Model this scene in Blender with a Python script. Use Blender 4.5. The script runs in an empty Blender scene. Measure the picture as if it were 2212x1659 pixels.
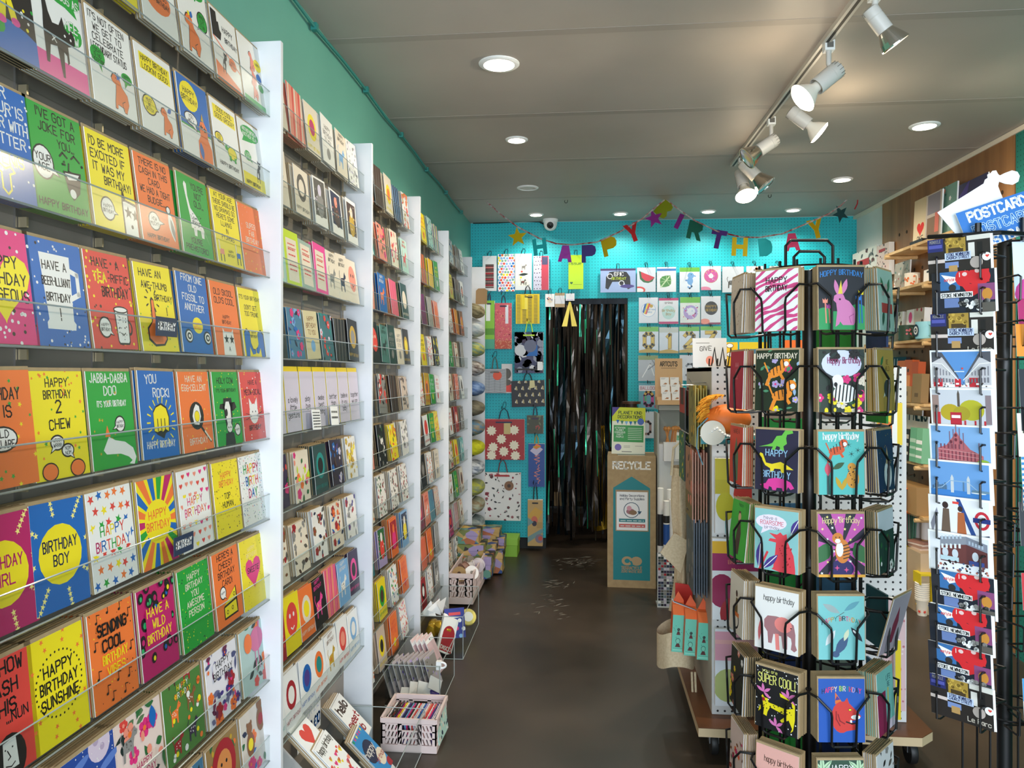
import bpy, math, random
from math import sin, cos, pi, radians as RAD
from mathutils import Vector as V, Matrix as M, Euler
S = bpy.context.scene
COL = S.collection
# ---- camera -------------------------------------------------------------
F, CX, HY, H, TH = 1662., 1106., 807., 1.61, math.atan(163/1662)
CT, ST = cos(TH), sin(TH)
cd = bpy.data.cameras.new('camera'); cam = bpy.data.objects.new('camera', cd); COL.objects.link(cam)
cam.location = (0, 0, H); cam.rotation_euler = (pi/2, 0, TH)
cd.sensor_width = 36; cd.lens = 36*F/2212; cd.shift_y = -(829.5-HY)/2212; cd.clip_start = .02
S.camera = cam
# ---- world, daylight, exposure -------------------------------------------
S.view_settings.view_transform = 'Standard'; S.view_settings.look = 'None'
S.view_settings.exposure = 0.7; S.view_settings.gamma = 1
w = bpy.data.worlds.new('world'); S.world = w; w.use_nodes = True
w.node_tree.nodes['Background'].inputs[0].default_value = (.75, .87, 1, 1)
w.node_tree.nodes['Background'].inputs[1].default_value = 1.2
def area(name, loc, rot, sx, sy, power, col):
    l = bpy.data.lights.new(name, 'AREA'); l.shape = 'RECTANGLE'; l.size = sx; l.size_y = sy; l.energy = power; l.color = col
    o = bpy.data.objects.new(name, l); COL.objects.link(o); o.location = loc; o.rotation_euler = rot
    return o
area('window_daylight', (.9, -2.3, 1.5), (pi/2, 0, 0), 4.2, 2.8, 190, (.80, .90, 1.0))
# ---- unprojection of measured points -------------------------------------
def P(px, py, d):
    xc = (px-CX)/F*d
    return V((xc*CT-d*ST, xc*ST+d*CT, H+(HY-py)/F*d))
def PY(px, py, Y): a = (px-CX)/F; return P(px, py, Y/(a*ST+CT))
def PX(px, py, X): a = (px-CX)/F; return P(px, py, X/(a*CT-ST))
def PZ(px, py, z): return P(px, py, (z-H)*F/(HY-py))
YB = 7.05
ZC = 2.998
def zc(Y): return ZC
def PC(px, py, drop=0):
    z = 2.9
    for _ in range(25): p = PZ(px, py, z); z = zc(p.y)-drop
    return p
_a, _b = PY(1850, 470, YB), PZ(2200, 287, ZC-.02)
XS = (_b.x-_a.x)/(YB-_b.y)
def XR(Y): return _a.x+XS*(YB-Y)
def PR(px, py, off=0):     # on the slanted right wall, off = distance into the room
    a = (px-CX)/F; dx = a*CT-ST; dy = a*ST+CT
    return P(px, py, (_a.x+XS*YB-off*1.008)/(dx+XS*dy))
RW = math.atan(XS)       # right wall turn
# ---- materials -----------------------------------------------------------
PAL = dict(k='1c1a1a', w='efece6', y='f6df1c', o='f57a35', g='22a23a', b='1668b8', r='e2473d', p='e5327f', m='c01d66', c='eaddc8',
 n='8a5a34', t='1f8c86', a='86c8c6', l='b9a7d6', v='4b3a8a', d='22332f', e='8f8c88', f='b59a74', h='f0489a', i='c9e022', j='b9dccf',
 q='1d2748', s='f2937c', u='7fb2e0', x='4a3226', z='c9a22b', A='5c5750', B='3a2a4a', C='d8cfe0', D='d4bfae', G='2f6b3a', R='a81f2a', W='f7f7f5')
MC = {}
def lin(h):
    o = []
    for i in (0, 2, 4):
        c = int(h[i:i+2], 16)/255; o.append(c/12.92 if c <= .04045 else ((c+.055)/1.055)**2.4)
    return (*o, 1)
def mat(c, r=.5, m=0., em=0, tr=None):
    if not isinstance(c, str): return c
    c = PAL.get(c, c)
    k = (c, r, m, em)
    if k in MC: return MC[k]
    x = bpy.data.materials.new('paint_'+c); x.use_nodes = True
    b = x.node_tree.nodes['Principled BSDF']
    b.inputs['Base Color'].default_value = lin(c); b.inputs['Roughness'].default_value = r; b.inputs['Metallic'].default_value = m
    if em: b.inputs['Emission Color'].default_value = lin(c); b.inputs['Emission Strength'].default_value = em
    MC[k] = x
    return x
def nmat(name):
    x = bpy.data.materials.new(name); x.use_nodes = True
    return x, x.node_tree.nodes, x.node_tree.links, x.node_tree.nodes['Principled BSDF']
def noisy(name, c1, c2, sc=(4, 4, 4), r=.6, det=4, bump=0, m=0, r2=None, lo=.35, hi=.65):
    x, N, L, b = nmat(name)
    tc = N.new('ShaderNodeTexCoord'); mp = N.new('ShaderNodeMapping'); mp.inputs['Scale'].default_value = sc
    nz = N.new('ShaderNodeTexNoise'); nz.inputs['Scale'].default_value = 1; nz.inputs['Detail'].default_value = det
    cr = N.new('ShaderNodeValToRGB'); cr.color_ramp.elements[0].color = lin(c1); cr.color_ramp.elements[1].color = lin(c2)
    cr.color_ramp.elements[0].position = lo; cr.color_ramp.elements[1].position = hi
    L.new(tc.outputs['Object'], mp.inputs[0]); L.new(mp.outputs[0], nz.inputs['Vector']); L.new(nz.outputs[0], cr.inputs[0])
    L.new(cr.outputs[0], b.inputs['Base Color']); b.inputs['Roughness'].default_value = r; b.inputs['Metallic'].default_value = m
    if r2 is not None:
        mr = N.new('ShaderNodeMapRange'); mr.inputs[3].default_value = r; mr.inputs[4].default_value = r2
        L.new(nz.outputs[0], mr.inputs[0]); L.new(mr.outputs[0], b.inputs['Roughness'])
    if bump:
        bp = N.new('ShaderNodeBump'); bp.inputs['Strength'].default_value = bump; L.new(nz.outputs[0], bp.inputs['Height']); L.new(bp.outputs[0], b.inputs['Normal'])
    return x
def pegmat(name, c, hole, pitch=.0275, rad=.14, ax=('X', 'Z')):
    x, N, L, b = nmat(name)
    tc = N.new('ShaderNodeTexCoord'); sp = N.new('ShaderNodeSeparateXYZ'); L.new(tc.outputs['Object'], sp.inputs[0])
    sq = []
    for a in ax:
        m1 = N.new('ShaderNodeMath'); m1.operation = 'MULTIPLY'; m1.inputs[1].default_value = 1/pitch; L.new(sp.outputs[a], m1.inputs[0])
        m2 = N.new('ShaderNodeMath'); m2.operation = 'FRACT'; L.new(m1.outputs[0], m2.inputs[0])
        m3 = N.new('ShaderNodeMath'); m3.operation = 'SUBTRACT'; m3.inputs[1].default_value = .5; L.new(m2.outputs[0], m3.inputs[0])
        m4 = N.new('ShaderNodeMath'); m4.operation = 'MULTIPLY'; L.new(m3.outputs[0], m4.inputs[0]); L.new(m3.outputs[0], m4.inputs[1]); sq.append(m4)
    ad = N.new('ShaderNodeMath'); L.new(sq[0].outputs[0], ad.inputs[0]); L.new(sq[1].outputs[0], ad.inputs[1])
    lt = N.new('ShaderNodeMath'); lt.operation = 'LESS_THAN'; lt.inputs[1].default_value = rad*rad; L.new(ad.outputs[0], lt.inputs[0])
    mx = N.new('ShaderNodeMix'); mx.data_type = 'RGBA'; mx.inputs[6].default_value = lin(c); mx.inputs[7].default_value = lin(hole)
    L.new(lt.outputs[0], mx.inputs[0]); L.new(mx.outputs[2], b.inputs['Base Color']); b.inputs['Roughness'].default_value = .5
    return x
def clear(name, tint=(1, 1, 1, 1), fac=.07, rough=.05):
    x = bpy.data.materials.new(name); x.use_nodes = True; N = x.node_tree.nodes; L = x.node_tree.links; N.clear()
    o = N.new('ShaderNodeOutputMaterial'); t = N.new('ShaderNodeBsdfTransparent'); t.inputs[0].default_value = tint
    g = N.new('ShaderNodeBsdfGlossy'); g.inputs['Roughness'].default_value = rough; mx = N.new('ShaderNodeMixShader')
    lw = N.new('ShaderNodeLayerWeight'); lw.inputs[0].default_value = .25
    ml = N.new('ShaderNodeMath'); ml.operation = 'MULTIPLY_ADD'; ml.inputs[1].default_value = .1; ml.inputs[2].default_value = fac
    L.new(lw.outputs['Fresnel'], ml.inputs[0]); L.new(ml.outputs[0], mx.inputs[0]); L.new(t.outputs[0], mx.inputs[1]); L.new(g.outputs[0], mx.inputs[2]); L.new(mx.outputs[0], o.inputs[0])
    return x
ACR = clear('clear_acrylic', (.95, .965, .96, 1), .012, .22)
CEL = clear('clear_film', (.96, .97, .98, 1), .015, .25)
KRAFT = noisy('kraft_paper', 'a88e69', 'b29972', (30, 30, 30), .8)
WPNT = noisy('white_painted_board', 'dedfe2', 'e9e9ea', (6, 6, 6), .45)
RBACK = noisy('taupe_back_board', '857b70', '958a7e', (3, 3, 3), .5)
WIRE = mat('0d0d0e', .35)
STEEL = mat('b9bcc0', .3, 1.)
WOOD = noisy('birch_ply', '7f5530', 'a87848', (9, 9, .7), .5, 6, lo=.3, hi=.72)
PINE = noisy('pale_pine', 'c79c62', 'deba84', (14, 14, 14), .5, 5)
def foil(c, sc=45): return noisy('foil_'+c, c, c, (sc, sc, sc), .25, 2, .8, .55)
# ---- mesh builder --------------------------------------------------------
class MB:
    def __init__(s): s.v = []; s.f = []; s.m = []; s.mats = []
    def mi(s, m):
        m = mat(m)
        if m not in s.mats: s.mats.append(m)
        return s.mats.index(m)
    def poly(s, pts, m):
        n = len(s.v); s.v += [V(p) for p in pts]; s.f.append(range(n, n+len(pts))); s.m.append(s.mi(m)); return s
    def hexa(s, b, t, m, mt=None):
        n = len(s.v); s.v += [V(p) for p in list(b)+list(t)]; k = len(b); i = s.mi(m); it = s.mi(mt or m)
        s.f.append([n+j for j in range(k)][::-1]); s.m.append(i); s.f.append([n+k+j for j in range(k)]); s.m.append(it)
        for j in range(k): s.f.append((n+j, n+(j+1) % k, n+k+(j+1) % k, n+k+j)); s.m.append(i)
        return s
    def box(s, lo, hi, m, mt=None, X=None):
        (a, b, c), (d, e, f) = lo, hi
        q = [(a, b), (d, b), (d, e), (a, e)]
        B = [V((x, y, c)) for x, y in q]; T_ = [V((x, y, f)) for x, y in q]
        if X: B = [X @ p for p in B]; T_ = [X @ p for p in T_]
        return s.hexa(B, T_, m, mt)
    def prism(s, pts, o, ux, uy, d, m, ms=None):
        o = V(o); ux = V(ux); uy = V(uy); d = V(d)
        a = [o+ux*x+uy*y for x, y in pts]; n = len(s.v); k = len(a)
        s.v += [p+d for p in a]+a; i = s.mi(m); j2 = s.mi(ms or m)
        s.f.append([n+j for j in range(k)][::-1]); s.m.append(j2); s.f.append([n+k+j for j in range(k)]); s.m.append(i)
        for j in range(k): s.f.append((n+j, n+(j+1) % k, n+k+(j+1) % k, n+k+j)); s.m.append(j2)
        return s
    def tube(s, path, r, m, n=6, closed=False, r2=None):
        path = [V(p) for p in path]; i = s.mi(m); k = len(path); rings = []; up0 = None
        for a in range(k):
            if closed: t = path[(a+1) % k]-path[a-1]
            else: t = path[min(a+1, k-1)]-path[max(a-1, 0)]
            t.normalize()
            if up0 is None: u = V((0, 0, 1)) if abs(t.z) < .9 else V((1, 0, 0))
            else: u = up0
            q = t.cross(u)
            if q.length < 1e-5: q = t.cross(V((.3, 1, .2)))
            q.normalize(); u = q.cross(t); up0 = u
            rr = r if r2 is None else r+(r2-r)*a/max(1, k-1)
            b = len(s.v); s.v += [path[a]+(q*cos(2*pi*j/n)+u*sin(2*pi*j/n))*rr for j in range(n)]; rings.append(b)
        for a in range(k if closed else k-1):
            b, c = rings[a], rings[(a+1) % k]
            for j in range(n): s.f.append((b+j, b+(j+1) % n, c+(j+1) % n, c+j)); s.m.append(i)
        if not closed:
            s.f.append([rings[0]+j for j in range(n)][::-1]); s.m.append(i); s.f.append([rings[-1]+j for j in range(n)]); s.m.append(i)
        return s
    def lathe(s, prof, m, n=24, X=None, cap=True, ms=None):
        X = X or M.Identity(4); i = s.mi(m); rings = []
        for r, z in prof:
            b = len(s.v); s.v += [X @ V((r*cos(2*pi*j/n), r*sin(2*pi*j/n), z)) for j in range(n)]; rings.append(b)
        for a in range(len(rings)-1):
            b, c = rings[a], rings[a+1]; q = s.mi(ms[a]) if ms else i
            for j in range(n): s.f.append((b+j, b+(j+1) % n, c+(j+1) % n, c+j)); s.m.append(q)
        if cap:
            s.f.append([rings[0]+j for j in range(n)][::-1]); s.m.append(s.mi(ms[0]) if ms else i); s.f.append([rings[-1]+j for j in range(n)]); s.m.append(s.mi(ms[-1]) if ms else i)
        return s
    def grid(s, fn, nu, nv, m):
        b = len(s.v); i = s.mi(m)
        for a in range(nu+1):
            for c in range(nv+1): s.v.append(V(fn(a/nu, c/nv)))
        for a in range(nu):
            for c in range(nv): q = b+a*(nv+1)+c; s.f.append((q, q+nv+1, q+nv+2, q+1)); s.m.append(i)
        return s
    def mesh(s, name, smooth=False):
        me = bpy.data.meshes.new(name); me.from_pydata([tuple(p) for p in s.v], [], [list(f) for f in s.f])
        for m in s.mats: me.materials.append(m)
        me.polygons.foreach_set('material_index', s.m)
        if smooth: me.polygons.foreach_set('use_smooth', [True]*len(s.f))
        me.update(); return me
    def build(s, name, parent=None, smooth=False, bevel=0, loc=None, rot=None):
        o = bpy.data.objects.new(name, s.mesh(name, smooth)); COL.objects.link(o)
        if parent: o.parent = parent
        if loc is not None: o.location = loc
        if rot is not None: o.rotation_euler = rot
        if bevel:
            b = o.modifiers.new('bevel', 'BEVEL'); b.width = bevel; b.segments = 2; b.limit_method = 'ANGLE'
        if smooth:
            try: o.data.set_sharp_from_angle(angle=RAD(40))
            except Exception: pass
        return o
LABELS = {}
def tag(o, label, cat, group=None, kind=None):
    label = ' '.join(label.split()[:16])
    o['label'] = label; o['category'] = cat
    if group: o['group'] = group
    if kind: o['kind'] = kind
    LABELS.setdefault(label, []).append(o)
    return o
def empty(name, loc=(0, 0, 0), rot=(0, 0, 0)):
    o = bpy.data.objects.new(name, None); o.empty_display_size = .1; COL.objects.link(o); o.location = loc; o.rotation_euler = rot; return o
def struct(o): o['kind'] = 'structure'; return o
def copy_tree(o):
    c = o.copy(); COL.objects.link(c)
    for ch in o.children:
        d = ch.copy(); COL.objects.link(d); d.parent = c
        for g in ch.children: e = g.copy(); COL.objects.link(e); e.parent = d
    return c
# ======================= the room =========================================
FLOOR = noisy('worn_dark_floor', '31281f', '483c31', (1.3, 1.3, 1), .28, 8, .03, 0, .5)
CEIL = noisy('ceiling_paint', 'a9a096', 'b3aaa0', (1.2, 1.2, 1), .55)
TEAL = noisy('teal_wall_paint', '62a595', '6aae9d', (1.5, 1.5, 1.5), .5)
CYANP = pegmat('cyan_pegboard', '16b7c2', '0d6f7c')
GREENP = pegmat('green_pegboard', '1c7468', '0c3b38', .03, .13, ('Y', 'Z'))
XW = -1.075
def wall(name, pts, h0, m, t=.08, side=1):
    mb = MB()
    (x0, y0), (x1, y1) = pts; d = V((x1-x0, y1-y0, 0)).normalized(); n = V((-d.y, d.x, 0))*t*side
    a = V((x0, y0, h0)); b = V((x1, y1, h0))
    mb.hexa([a, b, b+n, a+n], [p+V((0, 0, zc(p.y)+.02-h0)) for p in (a, b, b+n, a+n)], m)
    return struct(mb.build(name))
mb = MB(); mb.box((-1.6, -1.4, -.08), (3.5, 9.4, 0), FLOOR); struct(mb.build('floor'))
mb = MB()
cq = [(-1.4, -1.4), (3.4, -1.4), (3.4, YB+.05), (-1.4, YB+.05)]
mb.hexa([V((x, y, zc(y))) for x, y in cq], [V((x, y, zc(y)+.08)) for x, y in cq], CEIL); struct(mb.build('ceiling'))
wall('wall_left', [(XW, -1.35), (XW, YB+.04)], 0, TEAL, side=1)
wall('wall_right', [(XR(-1.35), -1.35), (XR(YB+.04), YB+.04)], 0, noisy('white_wall', 'd9d6ce', 'e2dfd8', (2, 2, 2), .5), side=-1)
# back wall around the doorway
dl, dr, dt = PY(1179, 645, YB).x, PY(1356, 645, YB).x, PY(1260, 645, YB).z
CORE = mat('2c2b2b', .8)
mb = MB(); mb.box((XW-.05, YB+.02, 0), (dl, YB+.1, 3.05), CORE); mb.box((dr, YB+.02, 0), (XR(YB)+.05, YB+.1, 3.05), CORE); mb.box((dl, YB+.02, dt), (dr, YB+.1, 3.05), CORE)
struct(mb.build('wall_back'))
zt = PY(1030, 483, YB).z; zb = PY(1110, 1160, YB).z
mb = MB(); mb.box((XW, YB-.006, zb), (dl, YB+.02, zt), CYANP); mb.box((dr, YB-.006, .05), (XR(YB), YB+.02, zt), CYANP); mb.box((dl, YB-.006, dt), (dr, YB+.02, zt), CYANP)
struct(mb.build('trim_1'))['label'] = 'cyan painted pegboard covering the back wall'
mb = MB(); mb.box((XW+.002, YB-.02, zt), (XR(YB), YB+.02, zc(YB)), 'W'); struct(mb.build('trim_2'))
# front wall with the shop window behind the camera
fw = mat('c9c4bb', .6); mb = MB(); mb.box((-1.4, -1.4, 0), (3.4, -1.32, .3), fw); mb.box((-1.4, -1.4, 2.6), (3.4, -1.32, 3.1), fw)
mb.box((-1.4, -1.4, .3), (-.85, -1.32, 2.6), fw); mb.box((2.65, -1.4, .3), (3.4, -1.32, 2.6), fw); struct(mb.build('wall_front'))
# room behind the doorway
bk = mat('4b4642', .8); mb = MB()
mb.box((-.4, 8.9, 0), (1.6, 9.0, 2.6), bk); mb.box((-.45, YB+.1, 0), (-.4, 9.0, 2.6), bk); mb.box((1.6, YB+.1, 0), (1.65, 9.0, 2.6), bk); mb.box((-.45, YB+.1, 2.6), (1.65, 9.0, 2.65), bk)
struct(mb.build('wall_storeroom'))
MBl = bpy.data.lights.new('storeroom_fill', 'POINT'); MBl.energy = 14; MBl.color = (1, .85, .65); MBl.shadow_soft_size = .1; ol = bpy.data.objects.new('storeroom_fill', MBl); COL.objects.link(ol); ol.location = (.9, 8.0, 2.4)  # added unseen fill light so the storeroom shows through the fringe
# ceiling board seams and teal cable cover along the left wall
for i, (px, py) in enumerate(((1000, 72), (1000, 250), (1150, 345), (1200, 425))):
    y = PC(px, py).y
    mb = MB(); mb.hexa([V((x, yy, zc(yy)-.0012)) for x, yy in ((XW, y), (XR(y), y+.0), (XR(y), y+.05), (XW, y+.05))], [V((x, yy, zc(yy)+.001)) for x, yy in ((XW, y), (XR(y), y), (XR(y), y+.05), (XW, y+.05))], mat('a0978d', .55))
    struct(mb.build('trim_%d' % (i+3)))
cbl = MB(); pts = [V((XW+.02, y, zc(y)-.03-.012*(i % 3 == 1))) for i, y in enumerate([x*.35+1.5 for x in range(15)])]
cbl.tube(pts, .007, mat('2c7f77', .5))
for p in pts[::2]: cbl.box(p-V((.012, .012, .014)), p+V((.012, .012, .014)), mat('2c7f77', .5))
tag(cbl.build('cable'), 'teal painted cable clipped along the left wall just under the ceiling', 'cable')
c2 = MB(); c2.tube([PY(1022, 482, YB-.03), PY(1075, 481, YB-.03), PY(1130, 478, YB-.03), PY(1165, 479, YB-.03), PY(1175, 484, YB-.04)], .007, 'k')
tag(c2.build('cable'), 'black cable along the top of the pegboard to the dome camera', 'cable')
# right wall: birch pegboard with round holes, green pegboard nearer
def rwx(t, off, z):    # t = Y on the wall, off into the room
    n = V((-cos(RW), -sin(RW), 0)); return V((XR(t), t, z))+n*off
def rbox(mb, t0, t1, o0, o1, z0, z1, m, zz=None):
    q = [rwx(t0, o0, 0), rwx(t1, o0, 0), rwx(t1, o1, 0), rwx(t0, o1, 0)]
    z1a = [z1]*4 if z1 is not None else [zc(p.y)-.03 for p in q]
    mb.hexa([p+V((0, 0, z0)) for p in q], [p+V((0, 0, z)) for p, z in zip(q, z1a)], m); return mb
tw0, tw1 = PR(2200, 300).y, PR(1912, 430).y
mb = MB(); rbox(mb, tw0, tw1, 0, .022, .02, None, WOOD)
hm = mat('3a2818', .8)
for i in range(12):
    for j in range(8):
        t = tw0+.12+i*.125; z = zc(t)-.33-j*.3
        X = M.Translation(rwx(t, .0225, z)) @ M.Rotation(RW, 4, 'Z') @ M.Rotation(-pi/2, 4, 'Y')
        if t < tw1-.03: mb.lathe([(.013, 0), (.013, .001)], hm, 12, X)
struct(mb.build('trim_7'))['label'] = 'birch plywood panel with rows of round holes'
mb = MB(); rbox(mb, -1.2, tw0-.01, 0, .02, 0, None, GREENP); struct(mb.build('trim_8'))
mb = MB()
mb.hexa([rwx(t, o, zc(t)-.03) for t, o in ((2, 0), (YB, 0), (YB, .03), (2, .03))], [rwx(t, o, zc(t)-.002) for t, o in ((2, 0), (YB, 0), (YB, .03), (2, .03))], 'c'); struct(mb.build('trim_9'))
# worn patches on the floor
mb = MB(); rnd = random.Random(4)
for cx, cy, n, rr in ((1245, 1215, 60, .22), (1205, 1262, 30, .11), (1195, 1295, 10, .1), (1150, 1310, 10, .2), (1215, 1325, 6, .1)):
    c = PZ(cx, cy, .0012)
    for _ in range(n):
        q = c+V((rnd.gauss(0, rr*.45), rnd.gauss(0, rr*.5), 0)); a = rnd.gauss(.5, .4); l = rnd.uniform(.01, .05); wd = rnd.uniform(.002, .009)
        d = V((cos(a), sin(a), 0)); e = V((-d.y, d.x, 0)); q.z = .001+_*.00001
        mb.poly([q-d*l-e*wd*.3, q+d*l*.1-e*wd, q+d*l-e*wd*.2, q+d*l*.3+e*wd, q-d*l*.6+e*wd*.7], mat('7d766c', .5))
o = mb.build('floor_scuffs'); tag(o, 'pale scuffed patches worn into the dark floor', 'scuff', kind='stuff')
# ---- recessed downlights -------------------------------------------------
def lamp(kind, name, loc, power, col, r, spot=None, rot=None):
    l = bpy.data.lights.new(name, kind); l.energy = power; l.color = col; l.shadow_soft_size = r
    if kind == 'SPOT': l.spot_size = spot; l.spot_blend = .6
    o = bpy.data.objects.new(name, l); COL.objects.link(o); o.location = loc
    if rot is not None: o.rotation_euler = rot
    return o
tilt = 0
def downlight(px, py, r, lit, label):
    p = PC(px, py); X = M.Translation(p-V((0, 0, .001))) @ M.Rotation(-tilt, 4, 'X') @ M.Rotation(pi, 4, 'X')
    t = empty('downlight', p); t.matrix_world = X; tag(t, label, 'downlight', 'recessed ceiling lights')
    MB().lathe([(r*1.35, 0), (r*1.35, .003), (r*1.25, .008), (r*1.02, .009), (r, .004), (r, 0)], 'W', 28, cap=False).build('rim', t, True)
    mb = MB(); mb.lathe([(r, .002), (r*.97, .0055)], mat('fff3dc', .4, 0, lit) if lit else mat('d8d5cf', .5), 28); mb.build('diffuser', t)
    if lit: lamp('SPOT', 'downlight_beam', p-V((0, 0, .03)), DOWN, (1, .93, .82), r*.8, RAD(150), (0, 0, 0))
    return t
DOWN = 13
for px, py, r, lit, lb in ((1078, 137, .068, 9, 'large lit downlight nearest the left wall in the ceiling'), (1116, 301, .05, 9, 'lit downlight behind the large one in the ceiling'),
    (1997, 271, .06, 9, 'tilted lit downlight near the wooden wall panel'), (1819, 387, .055, 9, 'lit downlight above the right side, short of the bunting'),
    (1158, 463, .05, 9, 'lit downlight beside the dome camera'), (1340, 461, .05, 9, 'lit downlight above the star and heart of the bunting'),
    (1530, 456, .05, 9, 'lit downlight above the birthday letters of the bunting'), (1713, 453, .05, 9, 'lit downlight near the right end of the bunting')):
    downlight(px, py, r, lit, lb)
t = downlight(1140, 405, .06, 0, 'unlit round white ceiling fitting between the downlights'); t['category'] = 'ceiling fitting'; del t['group']; t.name = 'ceiling_fitting'
# ceiling hooks
for px, py, lb in ((1226, 432, 'small hook screwed in the ceiling left of the bunting peak'), (1666, 420, 'small hook screwed in the ceiling beside the spotlights')):
    p = PC(px, py); MBh = MB(); MBh.tube([p+V((0, 0, .01)), p-V((0, 0, .012))]+[p+V((.012*cos(a)-.012, 0, -.012+.012*sin(a))) for a in [-.5*i for i in range(1, 9)]], .0022, 'k', 5)
    tag(MBh.build('ceiling_hook'), lb, 'hook', 'ceiling hooks')
# ---- track with spotlights -----------------------------------------------
tr0, tr1 = PC(1858, -15), PC(1583, 352)
mb = MB(); d = (tr1-tr0).normalized(); e = d.cross(V((0, 0, 1))).normalized()*.018
ext = tr0-d*.6
for a, b, w0, z0, z1, mm in ((ext, tr1, 1, -.022, .001, mat('cfc9bf', .4)),):
    mb.hexa([a-e+V((0, 0, z0)), b-e+V((0, 0, z0)), b+e+V((0, 0, z0)), a+e+V((0, 0, z0))], [a-e, b-e, b+e, a+e], mm)
rail = empty('light_track', tr0); tag(rail, 'long pale track rail on the ceiling carrying the spotlights', 'track')
o = mb.build('rail', rail); o.matrix_parent_inverse = M.Translation(-tr0)
gm = MB(); gm.hexa([ext-e*.35+V((0, 0, -.0225)), tr1-e*.35+V((0, 0, -.0225)), tr1+e*.35+V((0, 0, -.0225)), ext+e*.35+V((0, 0, -.0225))], [ext-e*.35+V((0, 0, -.022)), tr1-e*.35+V((0, 0, -.022)), tr1+e*.35+V((0, 0, -.022)), ext+e*.35+V((0, 0, -.022))], mat('3a3630', .6))
o = gm.build('groove', rail); o.matrix_parent_inverse = M.Translation(-tr0)
SPW = mat('cfcbc4', .4)
CHR = mat('d8d4cc', .12, 1.)
def spot(ax, ay, bx, by, tx, ty, style, lit, label, dd=.0):
    # ax,ay clamp on the rail; bx,by tail end of the can; tx,ty lamp face (photo points), at the rail's depth
    pc_ = PC(ax, ay, .03); dep = (pc_-V((0, 0, H))).dot(V((-ST, CT, 0)))
    b = P(bx, by, dep); f = P(tx, ty, dep-dd)
    t = empty('track_spotlight', pc_); tag(t, label, 'spotlight', 'spotlights on the ceiling track')
    I = M.Translation(-pc_)
    mb = MB(); mb.box(pc_+V((-.02, -.02, -.022)), pc_+V((.02, .02, .02)), 'W'); mb.box(pc_+V((-.012, -.0215, -.012)), pc_+V((.014, -.02, .012)), mat('6a6660', .6))
    o = mb.build('adapter', t, bevel=.002); o.matrix_parent_inverse = I
    mb = MB(); mb.tube([pc_-V((0, 0, .02)), V((pc_.x, pc_.y, b.z+.02)), b+(f-b)*.12], .011, SPW, 10); o = mb.build('stem', t, True); o.matrix_parent_inverse = I
    ax_ = (f-b); L = ax_.length; X = M.Translation(b) @ ax_.to_track_quat('Z', 'Y').to_matrix().to_4x4()
    R = L*.185
    mb = MB(); mb.lathe([(R*.55, -L*.03), (R*.9, 0), (R, L*.05), (R, L*.2), (R*.96, L*.205), (R*.96, L*.215), (R, L*.22), (R, L*.6), (R*.92, L*.6), (R*.92, L*.5)], SPW, 24, X)
    for k in range(7): a = 2*pi*k/14; mb.box((-.001, -R*1.03, 0), (.001, -R*.99, L*.1), mat('77736c', .5), X=X @ M.Rotation(a, 4, 'Z'))
    o = mb.build('housing', t, True); o.matrix_parent_inverse = I
    R2 = R*1.75
    bulb = mat('fff0d0', .4, 0, lit) if lit else mat('cfd2d0', .1, .6)
    if style == 'chrome':
        mb = MB(); n = 28; pr = [(R*.85, L*.58), (R*1.15, L*.7), (R*1.5, L*.85), (R2, L*.97), (R2, L), (R2*.93, L)]
        mb.lathe(pr, CHR, n, X, False)
        o = mb.build('reflector', t); o.matrix_parent_inverse = I
        mb = MB(); mb.lathe([(R2*.93, L*.985), (R2*.6, L*.992)], bulb, 24, X)
    else:
        mb = MB(); mb.lathe([(R*.6, L*.5), (R*.62, L*.66), (R*1.1, L*.78), (R*1.6, L*.93), (R2*.98, L*.97)], mat('efe8da', .35), 28, X, False)
        o = mb.build('bulb_neck', t, True); o.matrix_parent_inverse = I
        mb = MB(); mb.lathe([(R2*.98, L*.97), (R2*.85, L*1.01), (R2*.4, L*1.03)], bulb, 28, X)
    o = mb.build('lamp_face', t, True); o.matrix_parent_inverse = I
    ln = f+ax_.normalized()*.03
    if lit and style == 'white': lamp('POINT', 'bulb_glow', f, 5, (1, .8, .55), R2)
    if lit: lamp('SPOT', 'spot_beam', ln, SPOTW, (1, .86, .66), R2*.8, RAD(130), ax_.to_track_quat('-Z', 'Y').to_euler())
    return t
SPOTW = 45
spot(1890, -12, 1878, 20, 1935, 97, 'chrome', 2, 'chrome spotlight nearest the camera on the ceiling track')
spot(1790, 100, 1812, 148, 1731, 214, 'white', 16, 'glowing white spotlight second along the ceiling track')
spot(1735, 215, 1707, 240, 1772, 288, 'white', 14, 'white spotlight pointing right, third along the track', .03)
spot(1666, 262, 1677, 300, 1613, 343, 'chrome', 0, 'chrome faceted spotlight fourth along the track')
spot(1618, 330, 1604, 352, 1655, 402, 'chrome', 0, 'silver bowl spotlight beside the last lit spotlight', .05)
spot(1602, 345, 1598, 372, 1612, 425, 'white', 16, 'bright white spotlight at the far end of the track', .1)
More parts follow.
